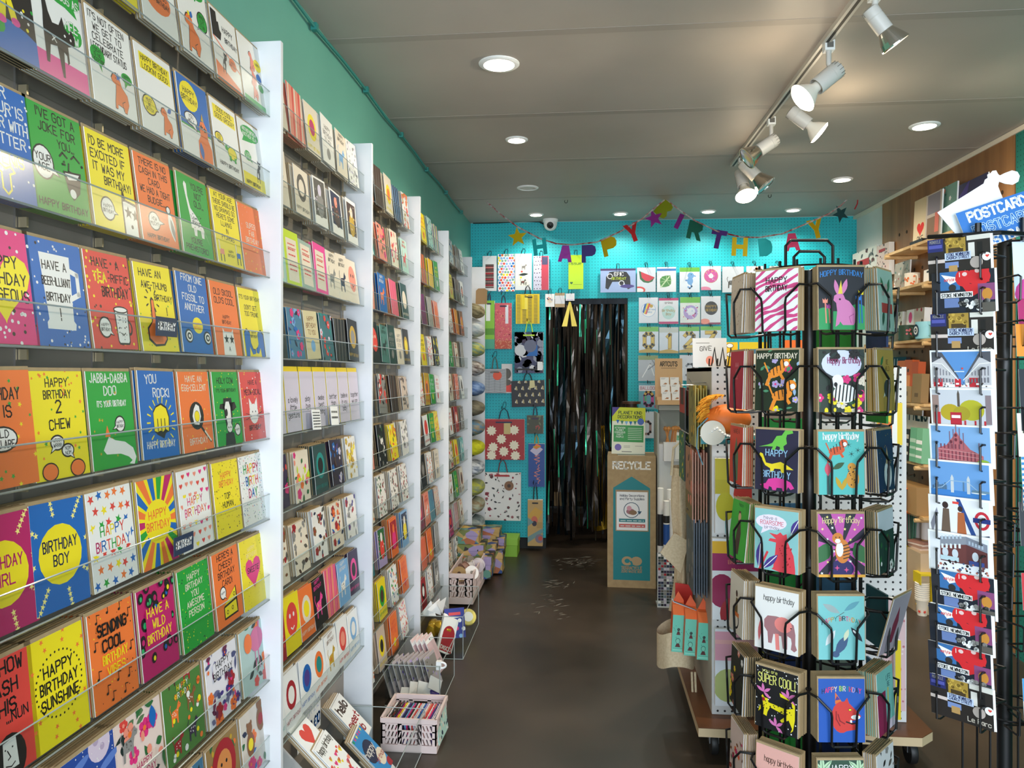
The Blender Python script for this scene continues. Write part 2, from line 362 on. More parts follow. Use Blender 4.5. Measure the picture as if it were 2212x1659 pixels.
# ======================= printed artwork ==================================
FT = {}
for ln in '''A 02 28 42,14 34;B 02 08 28 37 36 25 05,25 34 33 22 02;C 47 38 18 07 03 12 32 43;D 02 08 28 46 44 22 02;E 42 02 08 48,05 35;F 02 08 48,05 35
G 47 38 18 07 03 12 32 43 45 25;H 02 08,42 48,05 45;I 22 28;J 03 12 22 33 38;K 02 08,48 05 42;L 08 02 42;M 02 08 25 48 42;N 02 08 42 48;O 18 38 47 43 32 12 03 07 18
P 02 08 38 47 46 35 05;Q 18 38 47 43 32 12 03 07 18,24 42;R 02 08 38 47 46 35 05,25 42;S 47 38 18 07 06 15 35 44 43 32 12 03;T 08 48,28 22;U 08 03 12 32 43 48;V 08 22 48
W 08 12 26 32 48;X 08 42,02 48;Y 08 25 48,25 22;Z 08 48 02 42;0 18 38 47 43 32 12 03 07 18;1 17 28 22;2 07 18 38 47 46 02 42;3 08 48 25 35 44 43 32 12 03;4 32 38 04 44
5 48 08 05 35 44 43 32 02;6 48 18 05 03 12 32 43 44 35 05;7 08 48 12;8 15 06 07 18 38 47 46 35 15 04 03 12 32 43 44 35;9 45 15 06 07 18 38 47 44 22
a 36 16 05 03 12 22 33,36 32;b 08 02 32 43 45 36 06;c 45 36 16 05 03 12 32 43;d 48 42 12 03 05 16 46;e 04 44 45 36 16 05 03 12 42;f 48 38 27 22,06 46;g 46 41 30 10,46 16 05 03 12 42
h 08 02,05 16 36 45 42;i 22 26,27 28;j 26 21 10;k 08 02,36 04 32;l 28 22;m 02 06,05 16 25 22,25 36 45 42;n 02 06,05 16 36 45 42;o 16 36 45 43 32 12 03 05 16;p 00 06 36 45 43 32 02
q 40 46 16 05 03 12 42;r 02 06,05 16 36;s 45 36 16 05 14 34 43 32 02;t 28 23 32 42,06 46;u 06 03 12 32 43 46,43 42;v 06 22 46;w 06 12 25 32 46;x 06 42,02 46;y 06 22,46 22 10 00;z 06 46 02 42
! 28 24,22 23;. 22 23;' 28 26;? 07 18 38 47 46 25 24,22 23;- 15 35;& 42 06 07 18 28 37 36 04 03 12 22 44;£ 47 38 28 17 13 02 42,05 35;/ 02 48;, 23 11'''.replace('\n', ';').split(';'):
    FT[ln[0]] = [[(int(q[0]), int(q[1])-2) for q in st.split()] for st in ln[2:].split(',')]
class Art:
    def __init__(s, asp=1.4): s.p = []; s.L = 0; s.a = asp
    def add(s, pts, c): s.p.append((s.L, pts, c))
A = Art(); AR = random.Random(1)
def lay(): A.L += 1
def clip(pts, a):
    for ax, lim, sg in ((0, 0, 1), (0, 1, -1), (1, 0, 1), (1, a, -1)):
        o = []; n = len(pts)
        for i in range(n):
            p, q = pts[i], pts[(i+1) % n]; ip = (p[ax]-lim)*sg >= 0; iq = (q[ax]-lim)*sg >= 0
            if ip: o.append(p)
            if ip != iq:
                t = (lim-p[ax])/(q[ax]-p[ax]); o.append((p[0]+(q[0]-p[0])*t, p[1]+(q[1]-p[1])*t))
        pts = o
        if len(pts) < 3: return []
    return pts
def Q(pts, c): lay(); A.add(pts, c)
def Pg(s, c, x=0, y=0, k=.01):
    v = [float(q) for q in s.split()]; Q([(x+v[i]*k, y+v[i+1]*k) for i in range(0, len(v), 2)], c)
def R(x0, y0, x1, y1, c): Q([(x0, y0), (x1, y0), (x1, y1), (x0, y1)], c)
def E(x, y, rx, ry, c, o=None, ow=.018, a=0, n=18):
    if o: E(x, y, rx+ow, ry+ow, o, a=a, n=n)
    ca, sa = cos(a), sin(a); Q([(x+rx*cos(t)*ca-ry*sin(t)*sa, y+rx*cos(t)*sa+ry*sin(t)*ca) for t in [2*pi*i/n for i in range(n)]], c)
def sr(x, y, r, a=0, k=.42, n=5): return [(x+(r if i % 2 == 0 else r*k)*sin(a+i*pi/n), y+(r if i % 2 == 0 else r*k)*cos(a+i*pi/n)) for i in range(2*n)]
def St(x, y, r, c, a=0, k=.42, n=5): Q(sr(x, y, r, a, k, n), c)
def hp(x, y, r): return [(x+r*sin(t)**3, y+r*(.8*cos(t)-.32*cos(2*t)-.12*cos(3*t)-.06*cos(4*t))) for t in [2*pi*i/20 for i in range(20)]]
def Ht(x, y, r, c): Q(hp(x, y, r), c)
def ln_(pts, w, c):
    for (x, y), (u, v) in zip(pts, pts[1:]):
        d = math.hypot(u-x, v-y) or 1e-6; ex, ey = (u-x)/d*w*.4, (v-y)/d*w*.4; nx, ny = -(v-y)/d*w/2, (u-x)/d*w/2
        A.add([(x-ex+nx, y-ey+ny), (x-ex-nx, y-ey-ny), (u+ex-nx, v+ey-ny), (u+ex+nx, v+ey+ny)], c)
def Ln(pts, w, c):
    lay()
    if isinstance(pts, str): v = [float(q)*.01 for q in pts.split()]; pts = list(zip(v[::2], v[1::2]))
    ln_(pts, w, c)
def T(s, x, y, z, c='k', w=.15, fw=.92, sl=0, jit=.05, sp=1.5, al=0, arc=0):
    lay(); cs = c.split(',') if isinstance(c, str) else c; ci = 0
    for li, row in enumerate(s.split('|')):
        k = z/6; adv = []; tw = 0
        for ch in row:
            g = FT.get(ch)
            if ch == ' ': adv.append((0, 3.2)); tw += 3.2; continue
            if not g: adv.append((0, 0)); continue
            xs = [q[0] for st in g for q in st]; adv.append((min(xs), max(xs)-min(xs)+1.6)); tw += max(xs)-min(xs)+1.6
        tw -= 1.6; kx = min(k*.92, fw/max(tw, 1)); cx = x-(tw*kx/2 if al == 0 else 0); yy = y-li*z*sp
        for ch, (mn, ad) in zip(row, adv):
            if ch in FT:
                jy = AR.uniform(-jit, jit)*z; ja = AR.uniform(-jit, jit)*.9+sl; cc = cs[ci % len(cs)]; ci += 1
                for st in FT[ch]:
                    pp = []
                    for gx, gy in st:
                        X = (gx-mn)*kx; Y = gy*k+jy; px_, py_ = cx+X*cos(ja)-Y*sin(ja)*.6, yy+X*sin(ja)+Y
                        if arc: py_ -= arc*(px_-x)**2
                        pp.append((px_, py_))
                    ln_(pp, w*z, cc)
            cx += ad*kx
def Dt(n, r, cs, sd=1, x0=0, y0=0, x1=1, y1=None, sh=None):
    rn = random.Random(sd); lay(); y1 = y1 or A.a
    for i in range(n):
        x, y = rn.uniform(x0, x1), rn.uniform(y0, y1); c = cs[i % len(cs)]; q = r*rn.uniform(.75, 1.25)
        if sh == 's': A.add(sr(x, y, q, rn.uniform(0, 1.2)), c)
        elif sh == 'h': A.add(hp(x, y, q), c)
        else: A.add([(x+q*cos(2*pi*t/7), y+q*sin(2*pi*t/7)) for t in range(7)], c)
def Gs(nx, ny, r, cs, sh='s', x0=.08, y0=.08, x1=.92, y1=None, sd=3):
    rn = random.Random(sd); y1 = y1 or A.a-.08; lay()
    for i in range(nx):
        for j in range(ny):
            x = x0+(x1-x0)*(i+.5*(j % 2))/max(1, nx-.5)+rn.uniform(-.02, .02); y = y0+(y1-y0)*j/max(1, ny-1)+rn.uniform(-.02, .02); c = cs[rn.randrange(len(cs))]
            A.add(sr(x, y, r, rn.random()) if sh == 's' else hp(x, y, r) if sh == 'h' else [(x+r*cos(2*pi*t/8), y+r*sin(2*pi*t/8)) for t in range(8)], c)
def Bub(x, y, rx, ry, s, f='w', o='k', tx=None, ty=None, z=.06, c='k', ow=.022):
    if tx is None: tx, ty = x+rx*1.5, y-ry*1.1
    d = math.hypot(tx-x, ty-y); nx, ny = -(ty-y)/d*rx*.45, (tx-x)/d*rx*.45
    if o: E(x, y, rx+ow, ry+ow, o); Q([(x+nx*1.3, y+ny*1.3), (x-nx*1.3, y-ny*1.3), (tx+(tx-x)/d*ow*1.6, ty+(ty-y)/d*ow*1.6)], o)
    E(x, y, rx, ry, f); Q([(x+nx, y+ny), (x-nx, y-ny), (tx, ty)], f)
    nl = s.count('|')
    if s: T(s, x, y+nl*z*.7-z*.5, z, c, fw=rx*1.65, sp=1.4)
def leaf(x, y, l, wd, a, c, vein=None):
    ca, sa = cos(a), sin(a); o = [(l*t, wd*sin(pi*t)*sg) for sg, ts in ((1, (0, .2, .4, .6, .8, 1)), (-1, (.8, .6, .4, .2))) for t in ts]
    Q([(x+u*ca-v*sa, y+u*sa+v*ca) for u, v in o], c)
    if vein: Ln([(x, y), (x+l*.9*ca, y+l*.9*sa)], wd*.2, vein)
def flora(n, gc, fc, sd, y0=0, y1=None, s=1, x0=0, x1=1):
    rn = random.Random(sd); y1 = y1 or A.a
    for i in range(n):
        x, y = rn.uniform(x0, x1), rn.uniform(y0, y1); q = rn.random()
        if q < .55: leaf(x, y, rn.uniform(.14, .26)*s, rn.uniform(.03, .06)*s, rn.uniform(0, 6.3), rn.choice(gc))
        elif q < .8:
            c = rn.choice(fc); r = rn.uniform(.04, .08)*s; lay()
            for k in range(5): t = k*2*pi/5; A.add([(x+r*cos(t)+r*.75*cos(2*pi*j/7), y+r*sin(t)+r*.75*sin(2*pi*j/7)) for j in range(7)], c)
            E(x, y, r*.5, r*.5, rn.choice(fc), n=7)
        else: E(x, y, rn.uniform(.03, .07)*s, rn.uniform(.03, .07)*s, rn.choice(fc), n=9)
def rays(x, y, cs, n, r0, r1, gap=.35, a0=0):
    lay()
    for i in range(n):
        a = a0+2*pi*i/n; b = pi/n*(1-gap); A.add([(x+r0*cos(a-b), y+r0*sin(a-b)), (x+r1*cos(a-b), y+r1*sin(a-b)), (x+r1*cos(a+b), y+r1*sin(a+b)), (x+r0*cos(a+b), y+r0*sin(a+b))], cs[i % len(cs)])
def stray(x, y, c, n, r0, r1, m, r, a0=0):
    lay()
    for i in range(n):
        a = a0+2*pi*i/n
        for j in range(m): q = r0+(r1-r0)*j/(m-1); A.add(sr(x+q*cos(a), y+q*sin(a), r, a), c)
CATP = '30 0 34 0 35 14 48 14 50 0 54 0 55 22 60 36 58 52 66 56 72 70 72 84 66 78 56 79 48 84 47 72 50 60 40 50 32 30'
def cat(x, y, k, c='k', e='w'):
    Pg(CATP, c, x-.5*k, y, .01*k); E(x+.03*k, y+.69*k, .02*k, .02*k, e, n=6); E(x+.14*k, y+.68*k, .02*k, .02*k, e, n=6); E(x-.09*k, y+.27*k, .05*k, .1*k, 'w' if e == 'w' else c, n=8)
def capy(x, y, k, c='o'):
    s = '12 0 22 0 24 14 52 12 54 0 64 0 68 10 78 30 74 55 50 72 44 92 30 104 14 100 4 84 8 74 24 70 20 46 14 20'
    Pg(s, 'k', x-.43*k, y-.02*k, .0105*k); Pg(s, c, x-.4*k, y, .01*k); E(x-.16*k, y+.9*k, .022*k, .022*k, 'k', n=6); Ln([(x+.1*k, y+.02*k), (x+.06*k, y+.25*k), (x+.2*k, y+.34*k)], .02*k, 'k')
def critter(x, y, k, c, c2, sd=0):   # plain four-legged animal
    Pg('0 0 9 0 12 26 40 24 44 0 53 0 55 40 62 58 76 60 80 72 70 80 66 90 58 82 46 62 12 60 2 48', c, x-.4*k, y, .01*k)
    Dt(9, .028*k, [c2], sd, x-.3*k, y+.3*k, x+.1*k, y+.55*k); E(x+.28*k, y+.73*k, .02*k, .02*k, 'k', n=6); Ln([(x-.38*k, y+.5*k), (x-.48*k, y+.75*k), (x-.4*k, y+.9*k)], .04*k, c)
def Bars(x0, x1, ys_, c, h=.02, sd=0):
    rn = random.Random(sd)
    for y in ys_:
        x = x0
        while x < x1-.02: w = rn.uniform(.05, .12); R(x, y, min(x+w, x1), y+h, c); x += w+.025
# ---- cards ---------------------------------------------------------------
def art_mesh(fn, bg, w, h, t=.0015, edge='W', name='card'):
    """card of width w and height h standing at z=0, printed side facing -y"""
    global A
    asp = h/w; A = Art(asp)
    if fn: fn()
    mb = MB(); mb.box((-w/2, -t, 0), (w/2, 0, h), edge)
    def lift(k): return -t-.00012-.00005*k
    mb.poly([(-w/2, lift(0), 0), (w/2, lift(0), 0), (w/2, lift(0), h), (-w/2, lift(0), h)], bg)
    for L, pts, c in A.p:
        q = clip(pts, asp)
        if len(q) >= 3:
            ar = sum(q[i][0]*q[(i+1) % len(q)][1]-q[(i+1) % len(q)][0]*q[i][1] for i in range(len(q)))
            if ar < 0: q = q[::-1]
            mb.poly([(-w/2+u*w, lift(L+1), v*w) for u, v in q], c)
    return mb.mesh(name)
ENV = {}
def env_mesh(w, h, m):
    k = (round(w, 3), round(h, 3), m if isinstance(m, str) else m.name)
    if k not in ENV:
        mb = MB(); mb.box((-w/2-.003, .0006, 0), (w/2+.003, .0030, h+.007), m); ENV[k] = mb.mesh('envelope')
    return ENV[k]
PLAIN = {}
def plain_mesh(bg, w, h):
    k = (bg, round(w, 3), round(h, 3))
    if k not in PLAIN: PLAIN[k] = art_mesh(None, bg, w, h)
    return PLAIN[k]
def place(name, me, loc, rot, label=None, cat='card', group=None, env=None, w=0, h=0):
    o = bpy.data.objects.new(name, me); COL.objects.link(o); o.location = loc; o.rotation_euler = rot
    if label: tag(o, label, cat, group)
    if env is not None:
        e = bpy.data.objects.new('envelope', env_mesh(w, h, env)); COL.objects.link(e); e.parent = o
    return o
ORD = ['first', 'second', 'third', 'fourth', 'fifth', 'sixth', 'seventh', 'eighth', 'ninth', 'tenth', 'eleventh']
# ======================= left wall of card racks ==========================
XC = -.988                      # front faces of the cards
XF = -.94                        # front edges of the white dividers
SH = [1.66+.248*(3-k) for k in range(9)]
DIV = [PX(x, 805, XF).y for x in (612, 806, 909, 970, 1020, 1045)]
RN = ['nearest rack', 'second rack', 'third rack', 'fourth rack', 'fifth rack', 'sixth rack']
Y0 = PX(2, 1200, -.915).y-.03
def shelf(t, y0, y1, z, lip=.075, x1=XC+.012):
    mb = MB(); xb = XW+.014
    mb.box((xb, y0, z-.004), (x1, y1, z-.001), ACR); mb.box((x1, y0, z-.004), (x1+.003, y1, z+lip), ACR)
    mb.tube([(x1+.0015, y0, z+lip), (x1+.0015, y1, z+lip)], .0017, mat('a9b4b2', .15), 4)
    mb.tube([(x1+.0015, y0, z-.003), (x1+.0015, y1, z-.003)], .0022, mat('8d948f', .2), 4)
    o = mb.build('acrylic_shelf'); o.parent = t; return o
BRK = MB().box((XW+.013, -.0025, -.024), (XW+.03, .0025, -.0045), mat('b9ab8c', .3, .7)).mesh('bracket')
def rack(k, y0, y1, levels, top, deep=0):
    t = empty('card_rack', (XW, y1, 0)); off = V((-XW, -y1, 0))
    tag(t, ('white card rack with taupe back and clear shelves, the ' + RN[k] + ' along the left wall'), 'card rack', 'white card racks along the left wall')
    mb = MB(); mb.box((XW, y1-.02, 0), (XF, y1, top), WPNT); o = mb.build('side_panel', t, bevel=.002); o.location = off
    mb = MB(); mb.box((XW+.002, y0, .0), (XW+.008, y1-.02, SH[0]+.13), RBACK); o = mb.build('back_panel', t); o.location = off
    mb = MB()
    n = max(2, int((y1-y0)/.24))
    for i in range(n+1):
        y = y0+.03+(y1-y0-.09)*i/n; mb.box((XW+.008, y-.008, .3), (XW+.012, y+.008, SH[0]+.11), mat('8b8680', .35, .6))
    o = mb.build('slotted_upright', t); o.location = off
    for z in levels:
        s = shelf(t, y0+.004, y1-.024, z); s.location = off
        if k < 3:
            for i in range(n+1):
                q = bpy.data.objects.new('bracket', BRK); COL.objects.link(q); q.parent = s; q.location = (0, y0+.03+(y1-y0-.09)*i/n, z)
    if k == 0:
        mb = MB(); mb.box((XW, y0-.02, 0), (-.905, y0, H-.0), WPNT); o = mb.build('side_panel', t, bevel=.002); o.location = off
    return t
TOPZ = [P(610, 105, 2.43).z, P(806, 313, 3.4).z, P(909, 420, 4.3).z, P(970, 490, 5.1).z, P(1020, 545, 6.05).z, P(1045, 565, 6.65).z]
ys = [Y0]+DIV
SH9 = SH+[SH[8]-.248]
for k in range(5): rack(k, ys[k], ys[k+1], SH if k < 2 else SH9, TOPZ[k])
def colname(c):
    return {'k': 'black', 'w': 'white', 'y': 'yellow', 'o': 'orange', 'g': 'green', 'b': 'blue', 'r': 'red', 'p': 'pink', 'm': 'magenta', 'c': 'cream', 'n': 'brown', 't': 'teal', 'a': 'aqua', 'l': 'lilac', 'v': 'violet', 'd': 'dark green', 'e': 'grey', 'f': 'kraft', 'h': 'hot pink', 'i': 'lime', 'j': 'mint', 'q': 'navy', 's': 'salmon', 'u': 'light blue', 'x': 'dark brown', 'z': 'gold', 'C': 'pale lilac', 'D': 'taupe', 'G': 'forest green', 'R': 'crimson', 'W': 'white', 'A': 'charcoal', 'B': 'dark plum'}.get(c, 'patterned')
RC = random.Random(11)
STK = MB()
def stack_boxes(x, y, z, w, h, bg, n, sx=.008, lean=.1, rz=pi/2, dx=-1, dy=0):
    for i in range(1, n+1):
        X = M.Translation((x+dx*sx*i, y+dy*sx*i+RC.uniform(-.003, .003), z)) @ Euler((-lean, 0, rz)).to_matrix().to_4x4()
        STK.box((-w/2, -.0015, 0), (w/2, 0, h), bg, X=X); STK.box((-w/2-.002, .0006, 0), (w/2+.002, .003, h+.004), 'ab9169', X=X)
def lcard(row, y, bg, fn, label, w=.150, h=.203, n=3, env=KRAFT, lean=.10, roll=0, group='cards on the nearest rack', edge=None, x=None, cop=None, sx=.0085, rn='nearest rack'):
    z = SH[row]+.0005 if row is not None and row < 20 else row/1000.
    x = XC if x is None else x
    z += abs(sin(roll))*w*.5
    me = art_mesh(fn, bg, w, h, name='greeting_card')
    o = place('greeting_card', me, (x, y, z), (-lean, roll, pi/2), label, 'card', group, env, w, h)
    if row is not None and row > 3:
        c = place('greeting_card', plain_mesh(bg, w, h), (x-sx, y-.002, z), (-lean, roll*.6, pi/2), cop or ('copy stacked behind the '+label), 'card', 'copies on the nearest rack', env, w, h)
        stack_boxes(x-sx, y, z, w, h, bg, n-1, sx, lean)
    else: stack_boxes(x, y, z, w, h, bg, n, sx, lean)
    return o
SL = [PX((a+b)/2, 800, XC).y for a, b in ((-42, 76), (80, 200), (203, 303), (307, 394), (398, 463), (470, 527), (529, 577))]
B1 = lambda s, x=.5, y=1.15, z=.12, c='k', **k: T(s, x, y, z, c, **k)
def mug(x, y, k):
    E(x+.3*k, y+.42*k, .14*k, .2*k, 'k'); E(x+.3*k, y+.42*k, .08*k, .13*k, 'r'); Pg('0 8 5 0 45 0 50 8 54 92 -4 92', 'k', x-.25*k, y-.03*k, .0105*k); Pg('2 8 6 2 44 2 48 8 51 88 -1 88', 'w', x-.24*k, y, .01*k)
    E(x, y+.9*k, .27*k, .06*k, 'w', 'k', .02); Dt(20, .011, ['e', 'k'], 5, x-.18*k, y+.1*k, x+.18*k, y+.75*k); E(x-.07, y+.42*k, .014, .014, 'k', n=6); E(x+.05, y+.42*k, .014, .014, 'k', n=6); Ln([(x-.05, y+.28*k), (x, y+.22*k), (x+.05, y+.28*k)], .015, 'k')
def fnote(x, y, k, c='k'): Ln([(x, y), (x, y+.09*k)], .013, c); E(x-.02, y, .022*k, .017*k, c, n=8); Ln([(x, y+.09*k), (x+.05*k, y+.08*k)], .013, c)
def f_capstack():
    for i, yy in enumerate((.18, .48, .78)): capy(.55, yy, .34 if i else .36, 's')
    E(.8, .95, .17, .12, 'y'); T('HAPPY', .8, .93, .06); E(.8, .68, .12, .1, 'b'); E(.85, .5, .12, .08, 'g'); R(0, 0, 1, .14, '6fc07a')
def f_alien():
    Dt(40, .02, ['g', 'y', 'w'], 3); E(.45, .1, .75, .33, 'b'); leaf(.3, .2, .3, .12, 1, 'g'); Pg('30 130 34 95 40 92 46 62 40 40 52 40 56 66 62 40 72 46 62 78 68 96 84 130 90 150 80 140 66 112 60 110 36 112', 'y'); R(.36, .96, .7, 1.02, 'h'); E(.46, .4, .07, .05, 'h'); E(.68, .44, .07, .05, 'h'); E(.5, 1.18, .05, .05, 'o', 'k')
def f_meow():
    R(0, 0, 1, .32, 'h'); Bub(.62, 1.28, .42, .2, 'BIRTHDAY|FABULOUS AS', 'g', None, .92, 1.02, .11, 'w'); Bub(.8, .78, .17, .16, 'MEE-|OW', 'g', None, .58, .62, .12, 'w')
    Pg('22 20 27 20 32 45 45 48 50 10 54 10 57 45 62 42 62 30 66 34 66 55 80 62 82 72 76 82 72 74 64 78 60 92 52 78 40 76 34 88 30 108 18 114 8 108 16 106 24 104 24 84 22 66', 'k'); E(.62, .68, .02, .02, 'w', n=6); E(.73, .67, .02, .02, 'w', n=6); Ln('36 60 44 52', .015, 'w'); Ln('36 52 44 60', .015, 'w')
def f_often():
    T("IT'S NOT OFTEN|WE GET TO|CELEBRATE|LEGENDARY STATUS", .45, 1.2, .095, al=0, fw=.8); Bub(.17, .7, .16, .13, 'TODAY|IS NO|EXCEPTION', 'g', None, .24, .48, .05); capy(.62, .08, .5); St(.6, .56, .07, 'b'); Bub(.82, .62, .13, .08, 'HAPPY|BIRTHDAY', 'g', None, .76, .46, .04)
def f_look():
    R(.1, .98, .95, 1.24, 'y'); T("HAPPY BIRTHDAY|LOOKIN' GOOD", .52, 1.13, .085, fw=.75); Bub(.24, .45, .17, .14, 'MUST|BE|BOTOX', 'y', 'k', .46, .42, .05); capy(.7, .1, .42); leaf(.75, .5, .14, .04, .6, 'b')
def f_melt():
    R(0, 0, 1, .52, 'w'); R(0, .5, 1, .53, 'g'); E(.36, 1.05, .3, .25, 'y'); T('HAPPY|BIRTHDAY', .36, 1.08, .09, fw=.5); Bub(.34, .66, .2, .1, 'YOU|MELT', 'w', 'k', .5, .5, .06)
    Pg('50 0 96 0 98 28 88 45 88 62 78 74 66 72 60 60 62 46 52 34', 'o'); St(.68, .62, .07, 'k'); St(.8, .6, .07, 'k'); leaf(.62, .02, .32, .07, 1.7, 'b'); Pg('68 74 74 88 78 74', 'z')
def f_groovy():
    R(.08, 1.0, .94, 1.26, 'y'); T('SOOO COOL|SOOO GROOVY', .52, 1.16, .085, fw=.8); Bub(.2, .66, .14, .08, 'GOOD|TIMES', 'y', 'k', .36, .56, .045); E(.68, .48, .17, .11, 'y', 'g', .02); E(.46, .54, .06, .05, 'g'); R(.55, .32, .62, .42, 'g'); R(.74, .32, .81, .42, 'g'); T('HAPPY BIRTHDAY', .5, .16, .07)
def f_another():
    R(0, 0, 1, .3, 'y'); Bub(.5, 1.14, .4, .15, 'ANOTHER BIRTHDAY|ANOTHER YEAR', 'g', None, .12, .92, .07, 'w'); Bub(.3, .66, .15, .1, 'CLOSER|DEATH', 'g', None, .5, .55, .05, 'w'); cat(.74, .2, .56); T('HAPPY BIRTHDAY', .42, .08, .07, fw=.65)
def f_blue():
    Dt(26, .018, ['w'], 5); T('OUR|HUMOUR IS|BETTER WITH|A LETTER', .5, 1.22, .125, 'w', fw=.9); T('PENIS', .6, .42, .13, 'y'); Ln('45 12 45 30 38 34 44 40 52 36 60 40 66 34 58 30 58 12 52 6 45 12', .025, 'y')
def f_joke():
    T("I'VE GOT A|JOKE FOR", .52, 1.2, .11); T('YOU...', .66, .88, .1); Bub(.2, .62, .17, .2, 'YOUR|AGE', 'w', 'k', .46, .5, .085); Ln('52 78 58 84 66 79', .025, 'k'); Ln('74 80 80 85 90 79', .025, 'k'); Ln('68 72 66 62 71 61', .022, 'k')
    Q([(.55, .6), (.9, .64), (.84, .36), (.7, .24), (.62, .34)], 'k'); Q([(.58, .58), (.86, .61), (.8, .53), (.64, .5)], 'w'); E(.7, .33, .06, .06, 'w'); Dt(6, .018, ['k'], 4, .48, .68, .98, .76); T('HAPPY BIRTHDAY', .5, .08, .085)
def f_excited(): T("I'D BE MORE|EXCITED IF|IT WAS MY", .46, 1.15, .115, fw=.78); T('BIRTHDAY!', .62, .64, .11, fw=.6); Bub(.32, .3, .14, .15, 'HAPPY|BIRTHDAY', 'w', 'k', .52, .26, .05); Pg('66 0 66 46 70 70 76 52 100 50 100 0', 'k'); Pg('69 0 69 48 74 49 100 46 100 0', 'w'); St(.8, .34, .1, 'k'); St(.97, .32, .1, 'k'); E(.86, .14, .03, .03, 'k')
def f_cash(): T('THERE IS NO|CASH IN THIS|CARD.|WE HAD A TIGHT|BUDGIE...', .5, 1.2, .095, fw=.82); Bub(.36, .35, .14, .13, 'HOW|MUCH?', 'w', 'k', .62, .35, .055); leaf(.9, .1, .52, .085, 1.75, 'w'); leaf(.92, .12, .36, .05, 1.8, 'e'); E(.8, .6, .05, .05, 'w', 'k'); T('HAPPY BIRTHDAY', .42, .07, .065, fw=.6)
def f_giraffe():
    T("YOU'RE|NOT|OLD...", .66, 1.16, .1, fw=.5); Pg('20 118 24 124 30 120 30 100 36 80 52 70 64 60 74 52 92 24 76 48 74 34 66 34 64 46 52 46 50 34 42 34 40 46 34 46 32 66 24 100', 'w'); Dt(26, .01, ['k'], 3, .34, .48, .7, .72); T('HAPPY|BIRTHDAY', .5, .62, .04, fw=.26); T("YOU'RE|PREHISTORIC!", .46, .2, .09)
def f_llama():
    T('AT YOUR AGE|THERE SHOULD BE|NO DRAMAS SO|HERE\'S SOME|LLAMAS|IN|PYJAMAS', .5, 1.24, .085, fw=.86); T('HAPPY|BIRTHDAY', .55, .24, .05, fw=.28)
    for x, c in ((.18, 's'), (.84, 'b')): R(x-.07, .18, x+.09, .28, c); R(x-.07, .05, x-.04, .18, 'k'); R(x+.05, .05, x+.08, .18, 'k'); R(x-.09, .26, x-.05, .44, 'c')
def f_fab(): Dt(40, .016, ['s', 'y'], 8); T('SUPER|FAB|BIRTHDAY', .5, .9, .1, 'c', fw=.6)
def f_gorg(): Dt(46, .022, ['w', 'k', 'w'], 6); Ht(.5, .72, .46, 'y'); T('HAPPY|BIRTHDAY|GORGEOUS', .5, .9, .13, fw=.8)
def f_beer():
    Dt(60, .017, ['w', 'k', 'w'], 9); Ln('74 100 88 96 88 70 74 64', .07, 'w'); Pg('20 118 76 118 72 34 76 30 74 22 22 22 22 30 26 34', 'w'); T('HAVE A', .46, .98, .105, fw=.44); T('BEER-ILLIANT', .47, .78, .1, fw=.52); T('BIRTHDAY', .48, .58, .1, fw=.44); T('!', .48, .34, .15, w=.12)
def f_tea(): Dt(60, .02, ['y', 'x', 'y'], 12); T('HAVE   A', .46, 1.15, .115, fw=.6); T('TEA', .3, .95, .12, 'y', fw=.3, w=.2); T('-RIFFIC', .72, .95, .11, fw=.46); T('BIRTHDAY', .62, .74, .13, fw=.6); mug(.68, .08, .54); Bub(.28, .3, .12, .13, 'HAPPY|BIRTHDAY', 'w', 'k', .44, .2, .045)
def f_thumb():
    Dt(14, .02, ['g', 'o'], 4, 0, 0, 1, .9, 's'); T('HAVE AN', .42, 1.16, .11, fw=.66); T('AWE-THUMB', .5, .98, .1, fw=.84); T('BIRTHDAY', .72, .8, .09, fw=.5); T('!', .78, .58, .12); Pg('32 46 34 80 38 84 43 80 45 48 66 40 70 20 60 10 34 8 18 18 18 36', 'k', -.01, -.01, .0102); Pg('34 46 36 78 39 81 42 78 43 46 63 38 67 20 58 12 35 11 21 20 21 34', 'o'); rays(.39, .8, ['k'], 9, .13, .2, .8, .2)
def f_fossil(): T('FROM ONE|OLD|FOSSIL TO|ANOTHER', .5, 1.22, .11, 'w', fw=.8); E(.55, .48, .17, .14, 'y'); T('HAPPY|BIRTHDAY', .55, .48, .045, 'o', fw=.26); [(E(x, .28, .13, .12, 'k'), E(x+.01, .28, .1, .09, 'w'), E(x+.01, .28, .07, .06, 'k'), E(x+.015, .28, .035, .03, 'w')) for x in (.22, .84)]
def f_skool(): T("OLD SKOOL|OLD'S COOL", .5, 1.12, .105, fw=.8); T('HAPPY|BIRTHDAY', .5, .68, .065, fw=.35); Pg('26 0 30 50 36 44 64 44 70 50 74 0', 'w'); St(.41, .3, .1, 'k'); St(.62, .3, .1, 'k'); T('A', .5, .08, .08)
def f_trunk():
    T("IT'S YOUR BIRTHDAY", .5, 1.14, .075); T("DON'T GET|TOO TRUNK", .5, .94, .085, fw=.72); T('HAPPY|BIRTHDAY', .5, .46, .055, fw=.3)
    for p in ('6 0 6 46 18 54 32 48 32 26 40 14 50 14 50 6 36 4 26 20 22 0', '94 0 94 46 82 54 68 48 68 26 60 18 54 16 54 8 64 6 76 20 78 0'): Pg(p, 'k', 0, .012, .0101); Pg(p, 'b', .005, 0, .0097)
def f_itis(): Dt(26, .032, ['g', 'y'], 6, 0, 0, 1, 1.38, 's'); T('BIRTHDAY|IT IS', .5, 1.02, .13, fw=.62, sp=1.6); Bub(.48, .56, .22, .13, 'OLD|YOU ARE', 'w', 'k', .12, .44, .085); leaf(.0, .42, .26, .1, .3, 'g'); Ln('18 0 26 20 20 24', .03, 'f')
